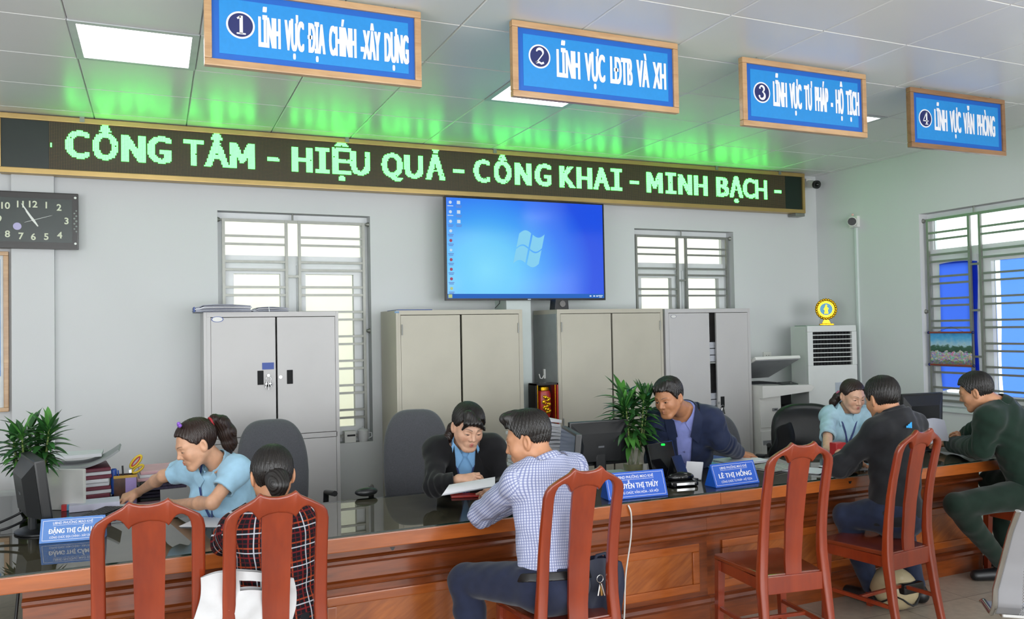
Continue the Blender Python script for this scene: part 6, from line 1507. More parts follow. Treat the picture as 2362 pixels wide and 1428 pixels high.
class Person:
    def __init__(s, label, base, skin, sex, name='person'):
        s.root = thing(name, label, 'person', base); s.skin = skin; s.sex = sex; s.base = Vector(base); s.sdf_body = []; s.hs = []
    def add(s, V, Q, name, mats, **k):
        parent = k.pop('parent', s.root); B = s.base
        V = V-np.array([B.x, B.y, B.z], F32); return mesh_from(V, Q, name, mats, parent, **k)
    # --- head
    def head(s, C, gaze, up=(0, 0, 1), scale=1.0, eye_open=.25, look=0.0, brow=1.0, mouth=0.0):
        f = unit(gaze); u = np.array(up, float); u = unit(u-f*(u @ f)); r = np.cross(f, u); s.R = np.stack([r, f, u]).astype(F32); s.C = np.array([C[0], C[1], C[2]], F32); s.sc = scale; s.eye_open = eye_open; s.look = look; s.brow = brow
    def toH(s, P): return ((P-s.C) @ s.R.T)/s.sc
    def H(s, x, y, z): return s.C+(np.array([x, y, z], F32)*s.sc) @ s.R
    # --- skeleton
    def frame(s, pelvis, neck, face, Sl, Sr):
        s.P = np.array(pelvis, float); s.N = np.array(neck, float); s.Sl = np.array(Sl, float); s.Sr = np.array(Sr, float)
        up = unit(s.N-s.P); r = s.Sr-s.Sl; r = unit(r-up*(r @ up)); fwd = np.cross(up, r)
        s.T = np.stack([r, fwd, up])     # torso axes: right, forward, up
        s.L = np.linalg.norm(s.N-s.P)
    def tp(s, x, y, z): return s.P+np.array([x, y, z*s.L]) @ s.T   # torso point: x right, y forward, z fraction of spine
    def torso_d(s, P, off=0.0, k=.05, belly=0.0):
        m = 1.0 if s.sex == 'm' else .87; T = s.T.astype(F32)
        ds = [el(P, s.tp(0, -.005, .0), (.168*m/.98+off*0, .118, .125), T), el(P, s.tp(0, .005+belly*.5, .26), (.146*m, .104+belly, .16), T), el(P, s.tp(0, .0, .52), (.158*m, .108, .17), T), el(P, s.tp(0, -.006, .76), (.170*m, .100, .13), T)]
        if s.sex == 'f': ds += [el(P, s.tp(.075, .078, .60), (.062, .055, .062), T), el(P, s.tp(-.075, .078, .60), (.062, .055, .062), T)]
        n0 = s.tp(0, -.005, .90); r = .058*m
        ds += [rc(P, n0, s.Sl, .066*m, r), rc(P, n0, s.Sr, .066*m, r)]
        nk = s.tp(0, -.004, .98)
        ds += [rc(P, nk, s.Sl, .05*m, .040), rc(P, nk, s.Sr, .05*m, .040)]
        return uni(ds, k)-off
    def arm(s, side, E, Wp): 
        setattr(s, 'E'+side, np.array(E, float)); setattr(s, 'W'+side, np.array(Wp, float))
    def arm_d(s, P, side, off=0.0, off2=None):
        S, E, Wp = getattr(s, 'S'+side), getattr(s, 'E'+side), getattr(s, 'W'+side); m = 1.0 if s.sex == 'm' else .75; off2 = off if off2 is None else off2
        u = rc(P, S, E, .053*m+off, .041*m+off2); mid = E+(Wp-E)*.28
        fo = smn(rc(P, E, mid, .041*m+off2, .042*m+off2), rc(P, mid, Wp, .042*m+off2, .027*m+off2), .02)
        return u, fo
    def legs(s, Hl, Kl, Al, Hr, Kr, Ar): s.leg = [tuple(np.array(q, float) for q in t) for t in ((Hl, Kl, Al), (Hr, Kr, Ar))]
    def leg_d(s, P, off=0.0, k=.03):
        m = 1.0 if s.sex == 'm' else .95; out = []
        for Hh, K, A in s.leg:
            mid = K+(A-K)*.3
            out += [smn(rc(P, Hh, K, .088*m+off, .060*m+off), smn(rc(P, K, mid, .058*m+off, .058*m+off), rc(P, mid, A, .058*m+off, .040*m+off), .02), .02)]
        return np.minimum(out[0], out[1]) if k == 0 else smn(out[0], out[1], k)
    def neck_d(s, P, off=0.0):
        m = 1.0 if s.sex == 'm' else .84; top = s.H(0, -.022, -.035); return rc(P, top, s.tp(0, -.004, .97), .054*m+off, .062*m+off)
    # --- hands
    def hand(s, side, direc, back, curl=(25, 30, 20), spread=1.0, scale=None, thumb=(35, 20), curls=None):
        Wp = getattr(s, 'W'+side); d = unit(direc); n = np.array(back, float); n = unit(n-d*(n @ d)); x = np.cross(d, n)   # x: thumb side for left hand is +x
        sg = 1.0 if side == 'l' else -1.0; sc = scale or (1.0 if s.sex == 'm' else .88)
        M = np.stack([x*sg, d, n]); LP = lambda a, b, c: Wp+(np.array([a, b, c])*sc) @ M   # local x = thumb side
        prims = []; palms = []
        bx = [.030, .010, -.011, -.030]; by = [.088, .092, .086, .076]; ln = [.070, .078, .072, .056]; rd = [.0088, .0092, .0088, .0078]
        for i in range(4):
            palms.append((LP(bx[i]*.45, .005, 0), LP(bx[i], by[i], 0), .0165*sc, .0115*sc))
            cu = curls[i] if curls else curl; p = np.array([bx[i], by[i], 0.]); a = 0; az = math.radians(bx[i]*260*spread); segs = (.46, .30, .24); pts = [p]
            for k in range(3):
                a += math.radians(cu[k]); dv = np.array([math.sin(az)*math.cos(a), math.cos(a)*math.cos(az), -math.sin(a)]); p = p+dv*ln[i]*segs[k]; pts.append(p)
            for k in range(3): prims.append((LP(*pts[k]), LP(*pts[k+1]), rd[i]*sc*(1-.09*k), rd[i]*sc*(1-.09*(k+1))))
        t0 = np.array([.020, .022, -.006]); a1, a2 = map(math.radians, thumb)
        t1 = t0+np.array([math.sin(a1)*.045, math.cos(a1)*.045, -.012]); t2 = t1+np.array([math.sin(a1-a2*.5)*.034, math.cos(a1-a2*.5)*.034, -.008]); t3 = t2+np.array([math.sin(a1-a2)*.027, math.cos(a1-a2)*.027, -.004])
        th = [(LP(*t0), LP(*t1), .0155*sc, .0115*sc), (LP(*t1), LP(*t2), .0112*sc, .0098*sc), (LP(*t2), LP(*t3), .0098*sc, .0080*sc)]
        E = getattr(s, 'E'+side); fdir = unit(E-Wp); mrad = (.027 if s.sex == 'm' else .0205)
        def f(P):
            dp = uni([rc(P, *q) for q in palms], .014)
            dp = smn(dp, rc(P, Wp+fdir*.07, Wp, mrad*1.16, mrad*.93), .02); dp = smn(dp, rc(P, Wp, LP(0, .03, 0), mrad*.9, .017*sc), .02)
            fg = None
            for i in range(4):
                g = uni([rc(P, *q) for q in prims[3*i:3*i+3]], .004); fg = g if fg is None else np.minimum(fg, g)
            d_ = smn(dp, fg, .006); return smn(d_, uni([rc(P, *q) for q in th], .006), .008)
        allp = np.array([q for t_ in palms+prims+th for q in t_[:2]]+[Wp+fdir*.07]); lo, hi = allp.min(0)-.035, allp.max(0)+.035
        # cut the wrist end flush inside the sleeve / forearm
        s.hs.append((lambda P: np.maximum(f(P), (P-V3(Wp)) @ V3(fdir)-.06), lo, hi))
        s.nails = getattr(s, 'nails', [])
        for i in range(4):
            a_, b_ = prims[3*i+2][0], prims[3*i+2][1]; s.nails.append((a_, b_, prims[3*i+2][3], n))
    # --- build the one body mesh
    def dbg(s):
        if not DBG: return
        for n_ in ('C', 'N', 'P', 'Sl', 'Sr', 'El', 'Er', 'Wl', 'Wr'):
            q = np.array(getattr(s, n_), float); v = q-np.array([0, 0, EYE]); z = v @ _f; print('DBG', s.root['label'][:22], n_, int(1181+FPX*(v @ _r)/z), int(714-FPX*(v @ _u)/z), np.round(q, 2))
    def build_body(s, lower=True, hb=.008, hh=.0026, arms='lr', bare=''):
        s.dbg(); parts = []
        def fh(P):
            p = s.toH(P); d, lip = head_sdf(p, s.sex); return smn(d*s.sc, s.neck_d(P), .03)
        c = s.C; r = .17
        nb = s.tp(0, 0, .92); lo = np.minimum(c-r, nb-.07); hi = np.maximum(c+r, nb+.07)
        cutn = unit(s.tp(0, 0, .97)-s.C); cuto = s.tp(0, 0, .93)
        fcut = lambda P: np.maximum(fh(P), (P-V3(cuto)) @ V3(cutn))
        V, Q = nets(fcut, lo, hi, hh); parts.append((V, Q)); nh = len(V)
        # face colouring: lips, cheeks, brows
        p = s.toH(V); _, lip = head_sdf(p, s.sex); ax = np.abs(p[:, 0])
        col = np.zeros((nh, 4)); col[:, 3] = 1
        col[:, 0] = np.clip(1-(lip+.0005)/.0022, 0, 1)*(p[:, 1] > .07)*(.9 if s.sex == 'f' else .6)
        ch = np.exp(-(((ax-.042)/.02)**2+((p[:, 2]+.026)/.02)**2))*(p[:, 1] > .03); col[:, 1] = ch*(.35 if s.sex == 'f' else .15)
        bz = .0245+.006*np.sin(np.clip((ax-.012)/.04, 0, 1)*PI*.8); bw = np.where(ax < .02, .0026, .0026-.0014*np.clip((ax-.02)/.03, 0, 1))*s.brow
        br = (ax > .013)*(ax < .050)*(p[:, 1] > .04)*np.clip(1.4-np.abs(p[:, 2]-bz)/bw, 0, 1); col[:, 2] = np.clip(br, 0, 1)*.85
        mo = np.exp(-((p[:, 2]+.0612)/.0012)**2)*(ax < .025)*(p[:, 1] > .07); col[:, 2] = np.maximum(col[:, 2], mo*.55)
        cols = [col]
        def fb(P):
            ds = [s.torso_d(P, -.006)]
            for sd in arms: u, fo = s.arm_d(P, sd); ds.append(smn(u, fo, .02))
            if lower: ds.append(s.leg_d(P, -.014, 0.012))
            d = uni(ds, .016); return smn(d, s.neck_d(P, -.002), .03)
        pts = [s.P, s.N, s.Sl, s.Sr]
        for sd in arms: pts += [getattr(s, 'E'+sd), getattr(s, 'W'+sd)]
        if lower: pts += [q for l in s.leg for q in l]
        pts = np.array(pts); cuts = []
        fb2 = lambda P: np.maximum(fb(P), -np.maximum((P-V3(cuto)) @ V3(cutn)+.004, np.linalg.norm(P-s.C, axis=1)-.165))
        V, Q = nets(fb2, pts.min(0)-.17, pts.max(0)+.17, hb); parts.append((V, Q)); z = np.zeros((len(V), 4)); z[:, 3] = 1; cols.append(z)
        for f, lo, hi in s.hs:
            V, Q = nets(f, lo, hi, .0022); parts.append((V, Q)); z = np.zeros((len(V), 4)); z[:, 3] = 1; cols.append(z)
        V, Q = joinVQ(parts); s.body = s.add(V, Q, 'body', [s.skin], col=np.concatenate(cols)); return s.body
    def eyes(s):
        """almond eyes set under the lids, with lash lines"""
        for sg in (-1, 1):
            mb = MB(); ow = s.eye_open
            def pt(u, v):
                x = -.0145+.029*u; t = 1-(2*u-1)**2; up = (.0018+.0042*ow*1.6)*t**.75; lw = -(.0012+.0022*ow)*t**.8
                z = lw+(up-lw)*v-.0012*(2*u-1)*-1; 
                y = .0858-.0016*(2*u-1)**2*3.2-.22*abs(z)*.5+.0006
                xx = .032+x*1.0
                y -= .16*max(0, (xx-.032))+.0
                p = s.H(sg*xx, y, .0015+z-.0035*(1-ow)); return Vector([float(q) for q in p])-s.base
            n = 12; V = [[mb.bm.verts.new(pt(i/n, j/4)) for j in range(5)] for i in range(n+1)]
            iw, ii = mb.mi(M_eyew), mb.mi(M_iris); cx = .5+s.look*sg
            for i in range(n):
                for j in range(4):
                    f = mb.bm.faces.new((V[i][j], V[i+1][j], V[i+1][j+1], V[i][j+1])); f.smooth = True; f.material_index = ii if abs((i+.5)/n-cx) < .21 else iw
            mb.build('eye', s.root)
            mb = MB(); pts = [pt(i/10, 1.02) for i in range(11)]; fo = Vector([float(q) for q in s.R[1]])*.0006
            mb.tube([q+fo for q in pts], [.0004+.0008*math.sin(PI*i/10)**.5 for i in range(11)], M_lash, n=5); mb.build('eyelash', s.root)
    # --- hair
    def hair_region(s, p, style):
        ax = np.abs(p[:, 0]); y = p[:, 1]
        if style == 'short':      # hairline: height below which there is skin, as a function of y (front +)
            ys = [-.11, -.09, -.06, -.035, -.012, .006, .018, .030, .045, .062, .09]; zs = [-.06, -.062, -.06, -.045, .012, .020, .0, .012, .045, .068, .074]
        elif style == 'fade':
            ys = [-.11, -.09, -.06, -.035, -.012, .006, .018, .030, .045, .062, .09]; zs = [-.035, -.035, -.03, -.012, .026, .034, .014, .028, .055, .072, .078]
        elif style == 'pulled':
            ys = [-.11, -.09, -.06, -.035, -.015, .005, .022, .035, .05, .066, .09]; zs = [-.075, -.075, -.07, -.055, -.012, .012, .018, .030, .055, .077, .083]
        elif style == 'bangs':
            ys = [-.11, -.09, -.06, -.035, -.015, .005, .022, .035, .05, .066, .09]; zs = [-.075, -.075, -.07, -.055, -.02, -.01, -.005, .012, .028, .034, .036]
        else:
            ys = [-.11, -.09, -.06, -.035, -.012, .008, .022, .035, .05, .066, .09]; zs = [-.072, -.072, -.068, -.055, .005, .012, .004, .018, .050, .066, .070]
        return np.interp(y, ys, zs).astype(F32)-p[:, 2]
    def hair(s, style, mat_, th=(.016, .006), extra=None, strands=.0014, name='hair', tuft=0.0, part=None, h=.003, freq=70):
        top, side = th
        def f(P):
            p = s.toH(P); ax = np.abs(p[:, 0]); q = np.stack([ax, p[:, 1], p[:, 2]], 1)
            t = np.clip((p[:, 2]-.02)/.09, 0, 1); off = side+(top-side)*t
            sk = smn(el(q, (0, -.012, .034), (.0745, .094, .086)), el(q, (0, .026, -.02), (.0635, .062, .084)), .035)
            ang = np.arctan2(p[:, 0], p[:, 1]+.02); el_ = np.arctan2(p[:, 2], np.hypot(p[:, 0], p[:, 1]))
            st = strands*(np.sin(ang*freq+6*np.sin(el_*5)+p[:, 2]*90)+.6*np.sin(ang*freq*.43+p[:, 2]*150+2))
            d = sk-off-st
            if tuft: d = smn(d, el(q, (0, .055, .115), (.05, .035, .024))+tuft*np.sin(p[:, 0]*260+p[:, 2]*40)*.5, .02)
            reg = s.hair_region(p, style)+.0025*np.sin(p[:, 0]*330)+.002*np.sin(p[:, 1]*290)
            d = smx(d, reg, .010)
            d = np.maximum(d, -(sk+.004))      # hollow scalp
            # keep the ears free
            d = smx(d, -el(q, (.082, -.010, -.008), (.016, .020, .030)), .006)
            d = d*s.sc
            if extra is not None: d = extra(P, p, d)
            return d
        lo, hi = s.hb if hasattr(s, 'hb') else (s.C-.2, s.C+.2)
        V, Q = nets(f, lo, hi, h); p = s.toH(V)
        cen = p[Q].mean(1); ang = np.arctan2(p[:, 0], p[:, 1]+.02)/6.28; elv = p[:, 2]
        uv = np.stack([ang[Q.ravel()], elv[Q.ravel()]], 1); a4 = uv[:, 0].reshape(-1, 4); a4 = np.where(a4-a4.mean(1, keepdims=True) < -.4, a4+1, a4); uv[:, 0] = a4.ravel()
        return s.add(V, Q, name, [mat_], uv=uv)
    def strand(s, pts, rad, mat_, name, freq=9, amp=.003):
        """a gathered tail of hair: grooved tapered chain"""
        pts = [np.array(q, float) for q in pts]
        def f(P):
            d = None
            for a, b, ra, rb in zip(pts, pts[1:], rad, rad[1:]):
                e = rc(P, a, b, ra, rb); d = e if d is None else smn(d, e, .015)
            q = s.toH(P); return d-amp*np.sin(q[:, 0]*420+q[:, 1]*350+q[:, 2]*25)
        a = np.array(pts); V, Q = nets(f, a.min(0)-max(rad)-.02, a.max(0)+max(rad)+.02, .003); p = s.toH(V); uv = np.stack([(p[:, 0]+p[:, 1])[Q.ravel()]*2, p[:, 2][Q.ravel()]], 1)
        return s.add(V, Q, name, [mat_], uv=uv)
    # --- clothing
    def uvs(s, V, Q, bones):
        """pattern coordinates in metres: every face takes the bone nearest to it"""
        cen = V[Q].mean(1); best = None
        U = np.zeros((len(Q), 4, 2)); bd = np.full(len(Q), 9.0)
        for kind, a, b, x, sc in bones:
            a, b = np.array(a, float), np.array(b, float); ax = unit(b-a); x = np.array(x, float); x = unit(x-ax*(x @ ax)); y = np.cross(ax, x)
            rr = .15 if kind == 'body' else sc; h = np.clip(((cen-a) @ ax)/np.linalg.norm(b-a), 0, 1); d = np.linalg.norm(cen-a-h[:, None]*(b-a), axis=1)-sc
            m = d < bd; bd[m] = d[m]; v = V[Q[m]]-a
            if kind == 'flat': U[m] = np.stack([v @ x, v @ ax], -1)
            else:
                an = np.arctan2(v @ y, v @ x); r = rr; an0 = an[:, :1]; an = an0+(np.mod(an-an0+PI, 2*PI)-PI); U[m] = np.stack([an*r, v @ ax], -1)
        return U.reshape(-1, 2)
    def garment(s, name, mats, f, lo, hi, h=.006, bones=None, parent=None):
        V, Q = nets(f, lo, hi, h); uv = s.uvs(V, Q, bones) if bones else None
        return s.add(V, Q, name, mats, uv=uv, parent=parent or s.root)
    def top(s, name, m, off=.012, sleeve='long', hem=-.02, open_v=None, amp=.004, seed=1.0, cuff=.9, neck=.014, belly=0.0, h=.006, arms='lr', k=.035, loose=.004, hemcut=True, only=None):
        """shirt / jacket: torso plus sleeves, cut at hem, cuffs and neckline"""
        S = {'l': s.Sl, 'r': s.Sr}; cuts = {}
        for sd in arms:
            E, Wp = getattr(s, 'E'+sd), getattr(s, 'W'+sd)
            if sleeve == 'short': e = S[sd]+(E-S[sd])*.62; cuts[sd] = (e, unit(E-S[sd]))
            else: e = E+(Wp-E)*cuff; cuts[sd] = (e, unit(Wp-E))
        hem_o = s.tp(0, 0, hem); hem_n = -s.T[2]; cn = unit(unit(s.C-s.tp(0, 0, .97))+.8*s.T[2]); nko = s.tp(0, 0, .97)+cn*neck
        def f(P):
            d = s.torso_d(P, off, belly=belly)
            if hemcut: d = smx(d, pln(P, hem_o, hem_n), .006)
            for sd in arms:
                u, fo = s.arm_d(P, sd, off+loose, off+loose); e, n = cuts[sd]; m = 1.0 if s.sex == 'm' else .78
                if sleeve == 'short':
                    a = smx(rc(P, S[sd], getattr(s, 'E'+sd), .053*m+off+loose, .052*m+off+loose*2.5), pln(P, e, n), .004)
                    hole = np.maximum(u+0*u-(0)+(off+loose)-.007, -(pln(P, e, n)+.03)); a = np.maximum(a, -np.maximum(rc(P, S[sd], getattr(s, 'E'+sd), .053*m+.006, .041*m+.010), -(pln(P, e, n)+.03)))
                    d = smn(d, a, k)
                else:
                    el_ = getattr(s, 'E'+sd); bulge = .0
                    fold = .006*np.exp(-np.sum((P-V3(el_))**2, 1)/.008)*np.sin(((P-V3(el_)) @ V3(n))*150+seed)
                    fo = smx(fo, pln(P, e, n), .004); fo = np.maximum(fo, -np.maximum(s.arm_d(P, sd, .003)[1], -(pln(P, e, n)+.02)))
                    a = smn(u, fo, .03)-fold
                    d = smn(d, a, k)
            d = smx(d, -s.neck_d(P, .004)-0, .006) if neck is not None else d
            d = smx(d, -np.maximum(-pln(P, nko, cn), np.linalg.norm(P-V3(s.N), axis=1)-.105), .008)
            d = d-wr(P, amp, 1.0, seed)
            if open_v is not None: d = np.maximum(d, -open_v(P))
            if only is not None: d = np.maximum(d, only(P))
            return d
        pts = [s.P, s.N, s.Sl, s.Sr]+[q for sd in arms for q in ((getattr(s, 'E'+sd), cuts[sd][0]))]
        pts = np.array(pts); lo, hi = pts.min(0)-.19, pts.max(0)+.19
        bones = [('body', s.P, s.N, s.T[1], .175)]+[('tube', S[sd], getattr(s, 'E'+sd), s.T[1], .055) for sd in arms]
        if sleeve != 'short': bones += [('tube', getattr(s, 'E'+sd), getattr(s, 'W'+sd), s.T[1], .045) for sd in arms]
        s.topf = f; s.snap = lambda P: smn(s.torso_d(P, off, belly=belly), s.neck_d(P, .012), .02)
        return s.garment(name, [m] if not isinstance(m, list) else m, f, lo, hi, h, bones)
    def collar(s, name, m, r=.010, h0=-.02, h1=.035, gap=.35, th=.0035, flare=.25, mb_h=.0035, drop=.02):
        """folded shirt collar round the neck, open at the front"""
        cn = unit(unit(s.C-s.tp(0, 0, .97))+.6*s.T[2]); o = s.tp(0, 0, .97); fw = s.T[1]; m_ = 1.0 if s.sex == 'm' else .84
        def f(P):
            t = pln(P, o, cn); n = s.neck_d(P, r)-flare*np.clip(h1-t, 0, .05); d = np.abs(n)-th
            fr = (P-V3(o)) @ V3(fw); sd = np.abs((P-V3(o)) @ V3(s.T[0]))
            low = h0-drop*np.clip(fr/.06, 0, 1.3); top_ = h1-.018*np.clip(fr/.05, 0, 1.2)
            d = np.maximum(d, t-top_); d = np.maximum(d, low-t)
            wedge = (fr > 0)*1.0; d = np.maximum(d, np.where(fr > 0, (.006+gap*np.clip(top_-t+.01, 0, .1)*1.0+gap*.02)-sd, -1))
            return d
        return s.garment(name, [m], f, o-.14, o+.14, mb_h, [('tube', o, o+cn*.1, fw, .06)])
    def flaps(s, m, pts, name='collar_flap', lift=.004, th=.003, sides=(-1, 1)):
        """pointed collar or lapel leaves lying on the garment; pts = 4 torso points for the right side"""
        for sg in sides:
            q = [np.array(s.tp(sg*a, b, c)) for a, b, c in pts]; n = 8
            G = np.array([[(q[0]*(1-u)+q[1]*u)*(1-v)+(q[3]*(1-u)+q[2]*u)*v for v in np.linspace(0, 1, n)] for u in np.linspace(0, 1, n)]).reshape(-1, 3).astype(F32)
            for _ in range(5):
                d = s.snap(G); e = .004; g = np.stack([s.snap(G+np.array(o, F32)*e)-d for o in ((1, 0, 0), (0, 1, 0), (0, 0, 1))], 1)/e; gl = np.maximum((g*g).sum(1), .3); G = G-g*(np.clip((d-lift)/gl, -.02, .02))[:, None]
            mb = MB(); Vv = [mb.bm.verts.new([float(x) for x in r]) for r in G]; mi = mb.mi(m)
            for i in range(n-1):
                for j in range(n-1): f = mb.bm.faces.new((Vv[i*n+j], Vv[(i+1)*n+j], Vv[(i+1)*n+j+1], Vv[i*n+j+1])); f.smooth = True; f.material_index = mi
            bmesh.ops.recalc_face_normals(mb.bm, faces=mb.bm.faces[:]); bmesh.ops.solidify(mb.bm, geom=mb.bm.faces[:], thickness=-th)
            P(mb, name, s.root)
    def trousers(s, m, off=.012, amp=.004, seed=2.0, waist=.10, h=.007, shoes=None):
        wo = s.tp(0, 0, waist)
        def f(P):
            d = smn(smx(s.torso_d(P, off*1.25), pln(P, wo, s.T[2]), .006), s.leg_d(P, off, .04), .03)
            for Hh, K, A in s.leg:
                n = unit(A-K); d = np.where(np.sum((P-V3(A))**2, 1) < .02, np.maximum(d, pln(P, A+n*.01, n)), d)
            return d-wr(P, amp, .9, seed)
        pts = np.array([s.P, wo]+[q for l in s.leg for q in l]); 
        return s.garment('trousers', [m], f, pts.min(0)-.2, pts.max(0)+.2, h, None)
    def shoes(s, m, toes):
        for (Hh, K, A), tdir in zip(s.leg, toes):
            t = unit(np.array([tdir[0], tdir[1], 0.])); heel = A-t*.035; heel[2] = .045; toe = A+t*.17; toe[2] = .033
            def f(P, A=A, t=t, heel=heel, toe=toe):
                d = smn(rc(P, heel, toe, .042, .036), rc(P, A, heel+np.array([0, 0, .01]), .047, .042), .03); return smx(d, .004-P[:, 2], .006)
            pts = np.array([A, heel, toe]); V, Q = nets(f, pts.min(0)-.06, pts.max(0)+.06, .006); s.add(V, Q, 'shoe', [m])
def J(px, py, Y): v = onY(px, py, Y); return np.array([v.x, v.y, v.z])
def JZ(px, py, Z): v = onZ(px, py, Z); return np.array([v.x, v.y, v.z])
# ---------------------------------------------------------------- cloths
def cloth(name, col, rough=.85, var=.08, bump=.15, bs=600, sheen=.15): return mat(name, col, rough=rough, var=var, nscale=25, bump=bump, bscale=bs, sheen=sheen, spec=.25)
def pattern_mat(name, base, lines, warp=0.0):
    """woven check: lines = [(axis, period, offset, width, colour, strength)] in metres over the cloth's own UV"""
    m = bpy.data.materials.new(name); m.use_nodes = True; nt = m.node_tree; L = nt.links; b = nt.nodes['Principled BSDF']; b.inputs['Roughness'].default_value = .85; b.inputs['Specular IOR Level'].default_value = .25
    uv = nt.nodes.new('ShaderNodeUVMap'); sep = nt.nodes.new('ShaderNodeSeparateXYZ'); L.new(uv.outputs[0], sep.inputs[0])
    rgb = nt.nodes.new('ShaderNodeRGB'); rgb.outputs[0].default_value = lin(base); prev = rgb.outputs[0]
    def mth(op, a, v, clamp=False):
        n = nt.nodes.new('ShaderNodeMath'); n.operation = op; n.use_clamp = clamp
        if hasattr(a, 'links') or not isinstance(a, (int, float)): L.new(a, n.inputs[0])
        n.inputs[1].default_value = v; return n.outputs[0]
    for ax, per, off, w, c, st in lines:
        x = mth('DIVIDE', sep.outputs[ax], per); x = mth('ADD', x, .5-off/per+100); x = mth('FRACT', x, 0); x = mth('SUBTRACT', x, .5); x = mth('ABSOLUTE', x, 0); x = mth('LESS_THAN', x, w/per/2); x = mth('MULTIPLY', x, st)
        mx = nt.nodes.new('ShaderNodeMixRGB'); L.new(x, mx.inputs[0]); L.new(prev, mx.inputs[1]); mx.inputs[2].default_value = lin(c); prev = mx.outputs[0]
    L.new(prev, b.inputs['Base Color']); return m
C_blouse = cloth('light_blue_cotton', '#9cc4dc'); C_blouse2 = cloth('pale_blue_cotton', '#a8c9d8'); C_blouse3 = cloth('sky_blue_shirt', '#7fb0de')
C_blackj = cloth('black_suiting', '#141417', var=.15); C_navyj = cloth('navy_jacket', '#1a2440', rough=.7, var=.12); C_purp = cloth('violet_blue_shirt', '#8189c4'); C_sport = cloth('charcoal_sport_jacket', '#1b1c20', rough=.75, var=.15)
C_green = cloth('uniform_green', '#13291f', var=.12); C_green2 = cloth('uniform_green_trousers', '#16281f', var=.12); C_navyt = cloth('navy_trousers', '#1e243a', var=.15); C_jean = cloth('dark_jeans', '#222b42', var=.2); C_dark = cloth('dark_trousers', '#1a1b20'); M_belt = mat('belt_leather', '#120f0f', rough=.4); M_shoe = mat('black_shoe', '#121316', rough=.4)
C_plaid = pattern_mat('plaid_flannel', '#14121a', [(0, .09, .022, .007, '#c0502a', .55), (0, .09, -.022, .007, '#7d1f22', .75), (1, .072, .018, .006, '#c0502a', .55), (1, .072, -.018, .006, '#7d1f22', .75), (0, .09, .045, .004, '#5d161c', .7), (1, .072, .036, .004, '#5d161c', .7), (0, .09, 0, .0055, '#c9ccd6', .85), (1, .072, 0, .0045, '#c9ccd6', .85)])
C_check = pattern_mat('blue_gingham', '#c6cade', [(0, .0118, 0, .0048, '#7880ac', .8), (1, .0118, 0, .0046, '#6f79a8', .6)])
def lanyard(p, col, name='lanyard'):
    """ribbon from the neck to the chest front"""
    pts = []
    for sgn in (-1,): pass
    m = mat('lanyard_navy', col, rough=.6)
    for sg in (-1, 1):
        q = [p.tp(sg*.060, .035, 1.0), p.tp(sg*.055, .095, .86), p.tp(sg*.03, .135, .70), p.tp(sg*.004, .142, .50)]
        P(MB().tube([tuple(x) for x in q], .006, m, n=6, flat=.3), name, p.root)
def button_row(p, ys, d, m):
    for y in ys: P(MB().ball(tuple(p.tp(0, d, y)), .006, m, n=8), 'button', p.root)

# ============ 1: woman at the left desk (light blue blouse, ponytail)
p = Person('woman with high ponytail in light blue short sleeved blouse typing at the left desk', (.12, 4.62, 0), SK_W, 'f')
C = J(453, 1025, 4.36)
p.head(C, (-.93, -.22, -.38), scale=.98, eye_open=.12)
N = C+np.array([.095, .05, -.095]); Pv = np.array([N[0]+.12, N[1]+.17, .58])
f0 = unit([-.72, -.62, 0]); r0 = np.array([f0[1], -f0[0], 0])
p.frame(Pv, N, f0, N-r0*.145+np.array([0, 0, -.035]), N+r0*.145+np.array([0, 0, -.045])+f0*.03)
Wl = JZ(392, 1163, GT+.035); El = J(490, 1160, 4.20)
p.arm('l', El, Wl); Wr = JZ(318, 1136, GT+.05); Er = J(378, 1098, 4.62); p.arm('r', Er, Wr)
p.legs(p.tp(-.085, .02, 0), p.tp(-.10, .42, -.05)*[1, 1, 0]+[0, 0, .5], p.tp(-.10, .40, 0)*[1, 1, 0]+[0, 0, .1], p.tp(.085, .02, 0), p.tp(.10, .42, 0)*[1, 1, 0]+[0, 0, .5], p.tp(.10, .40, 0)*[1, 1, 0]+[0, 0, .1])
dl = unit(JZ(335, 1164, GT+.012)-Wl); p.hand('l', dl, (0, 0, 1), curl=(14, 22, 15), spread=.9)
dr = unit(JZ(255, 1160, GT+.012)-Wr); p.hand('r', dr, (.1, -.25, 1), curls=[(38, 30, 15), (15, 20, 10), (45, 40, 20), (50, 45, 20)], spread=1.2)
p.build_body(); p.eyes()
p.top('blouse', C_blouse, off=.012, sleeve='short', hem=-.05, amp=.005, seed=1.2, neck=.0)
p.collar('collar', C_blouse, r=.012, h0=-.012, h1=.035, gap=.55, flare=.35)
p.flaps(C_blouse, [(.046, .04, .965), (.012, .10, .90), (.055, .12, .80), (.076, .07, .92)]); p.trousers(C_dark); lanyard(p, '#27386e')
pt = p.H(0, -.105, .075)
def tail(pts, rad): pass
p.hair('pulled', HRB, th=(.014, .008), strands=.0012)
p.strand([p.H(.0, -.10, .07), p.H(.0, -.128, .075), p.H(.015, -.155, .04), p.H(.02, -.165, -.02), p.H(.02, -.155, -.08), p.H(.015, -.14, -.12)], [.018, .024, .038, .042, .034, .010], HRB, 'ponytail')
P(MB().tube([tuple(p.H(.022*math.cos(a), -.108, .072+.022*math.sin(a))) for a in np.linspace(0, 2*PI, 16)[:-1]], .007, mat('hair_band_red', '#a3242c', rough=.6), closed=True, n=6), 'hair_band', p.root)
mb = MB(); M_clip = mat('purple_clip', '#8a5bc4', rough=.35)
for dx, dz in ((0, 0), (.012, .004), (-.012, .004), (.0, .014)): mb.ball(tuple(p.H(-.035+dx, .045, .128+dz)), .009, M_clip, n=8)
P(mb, 'hair_clip', p.root)

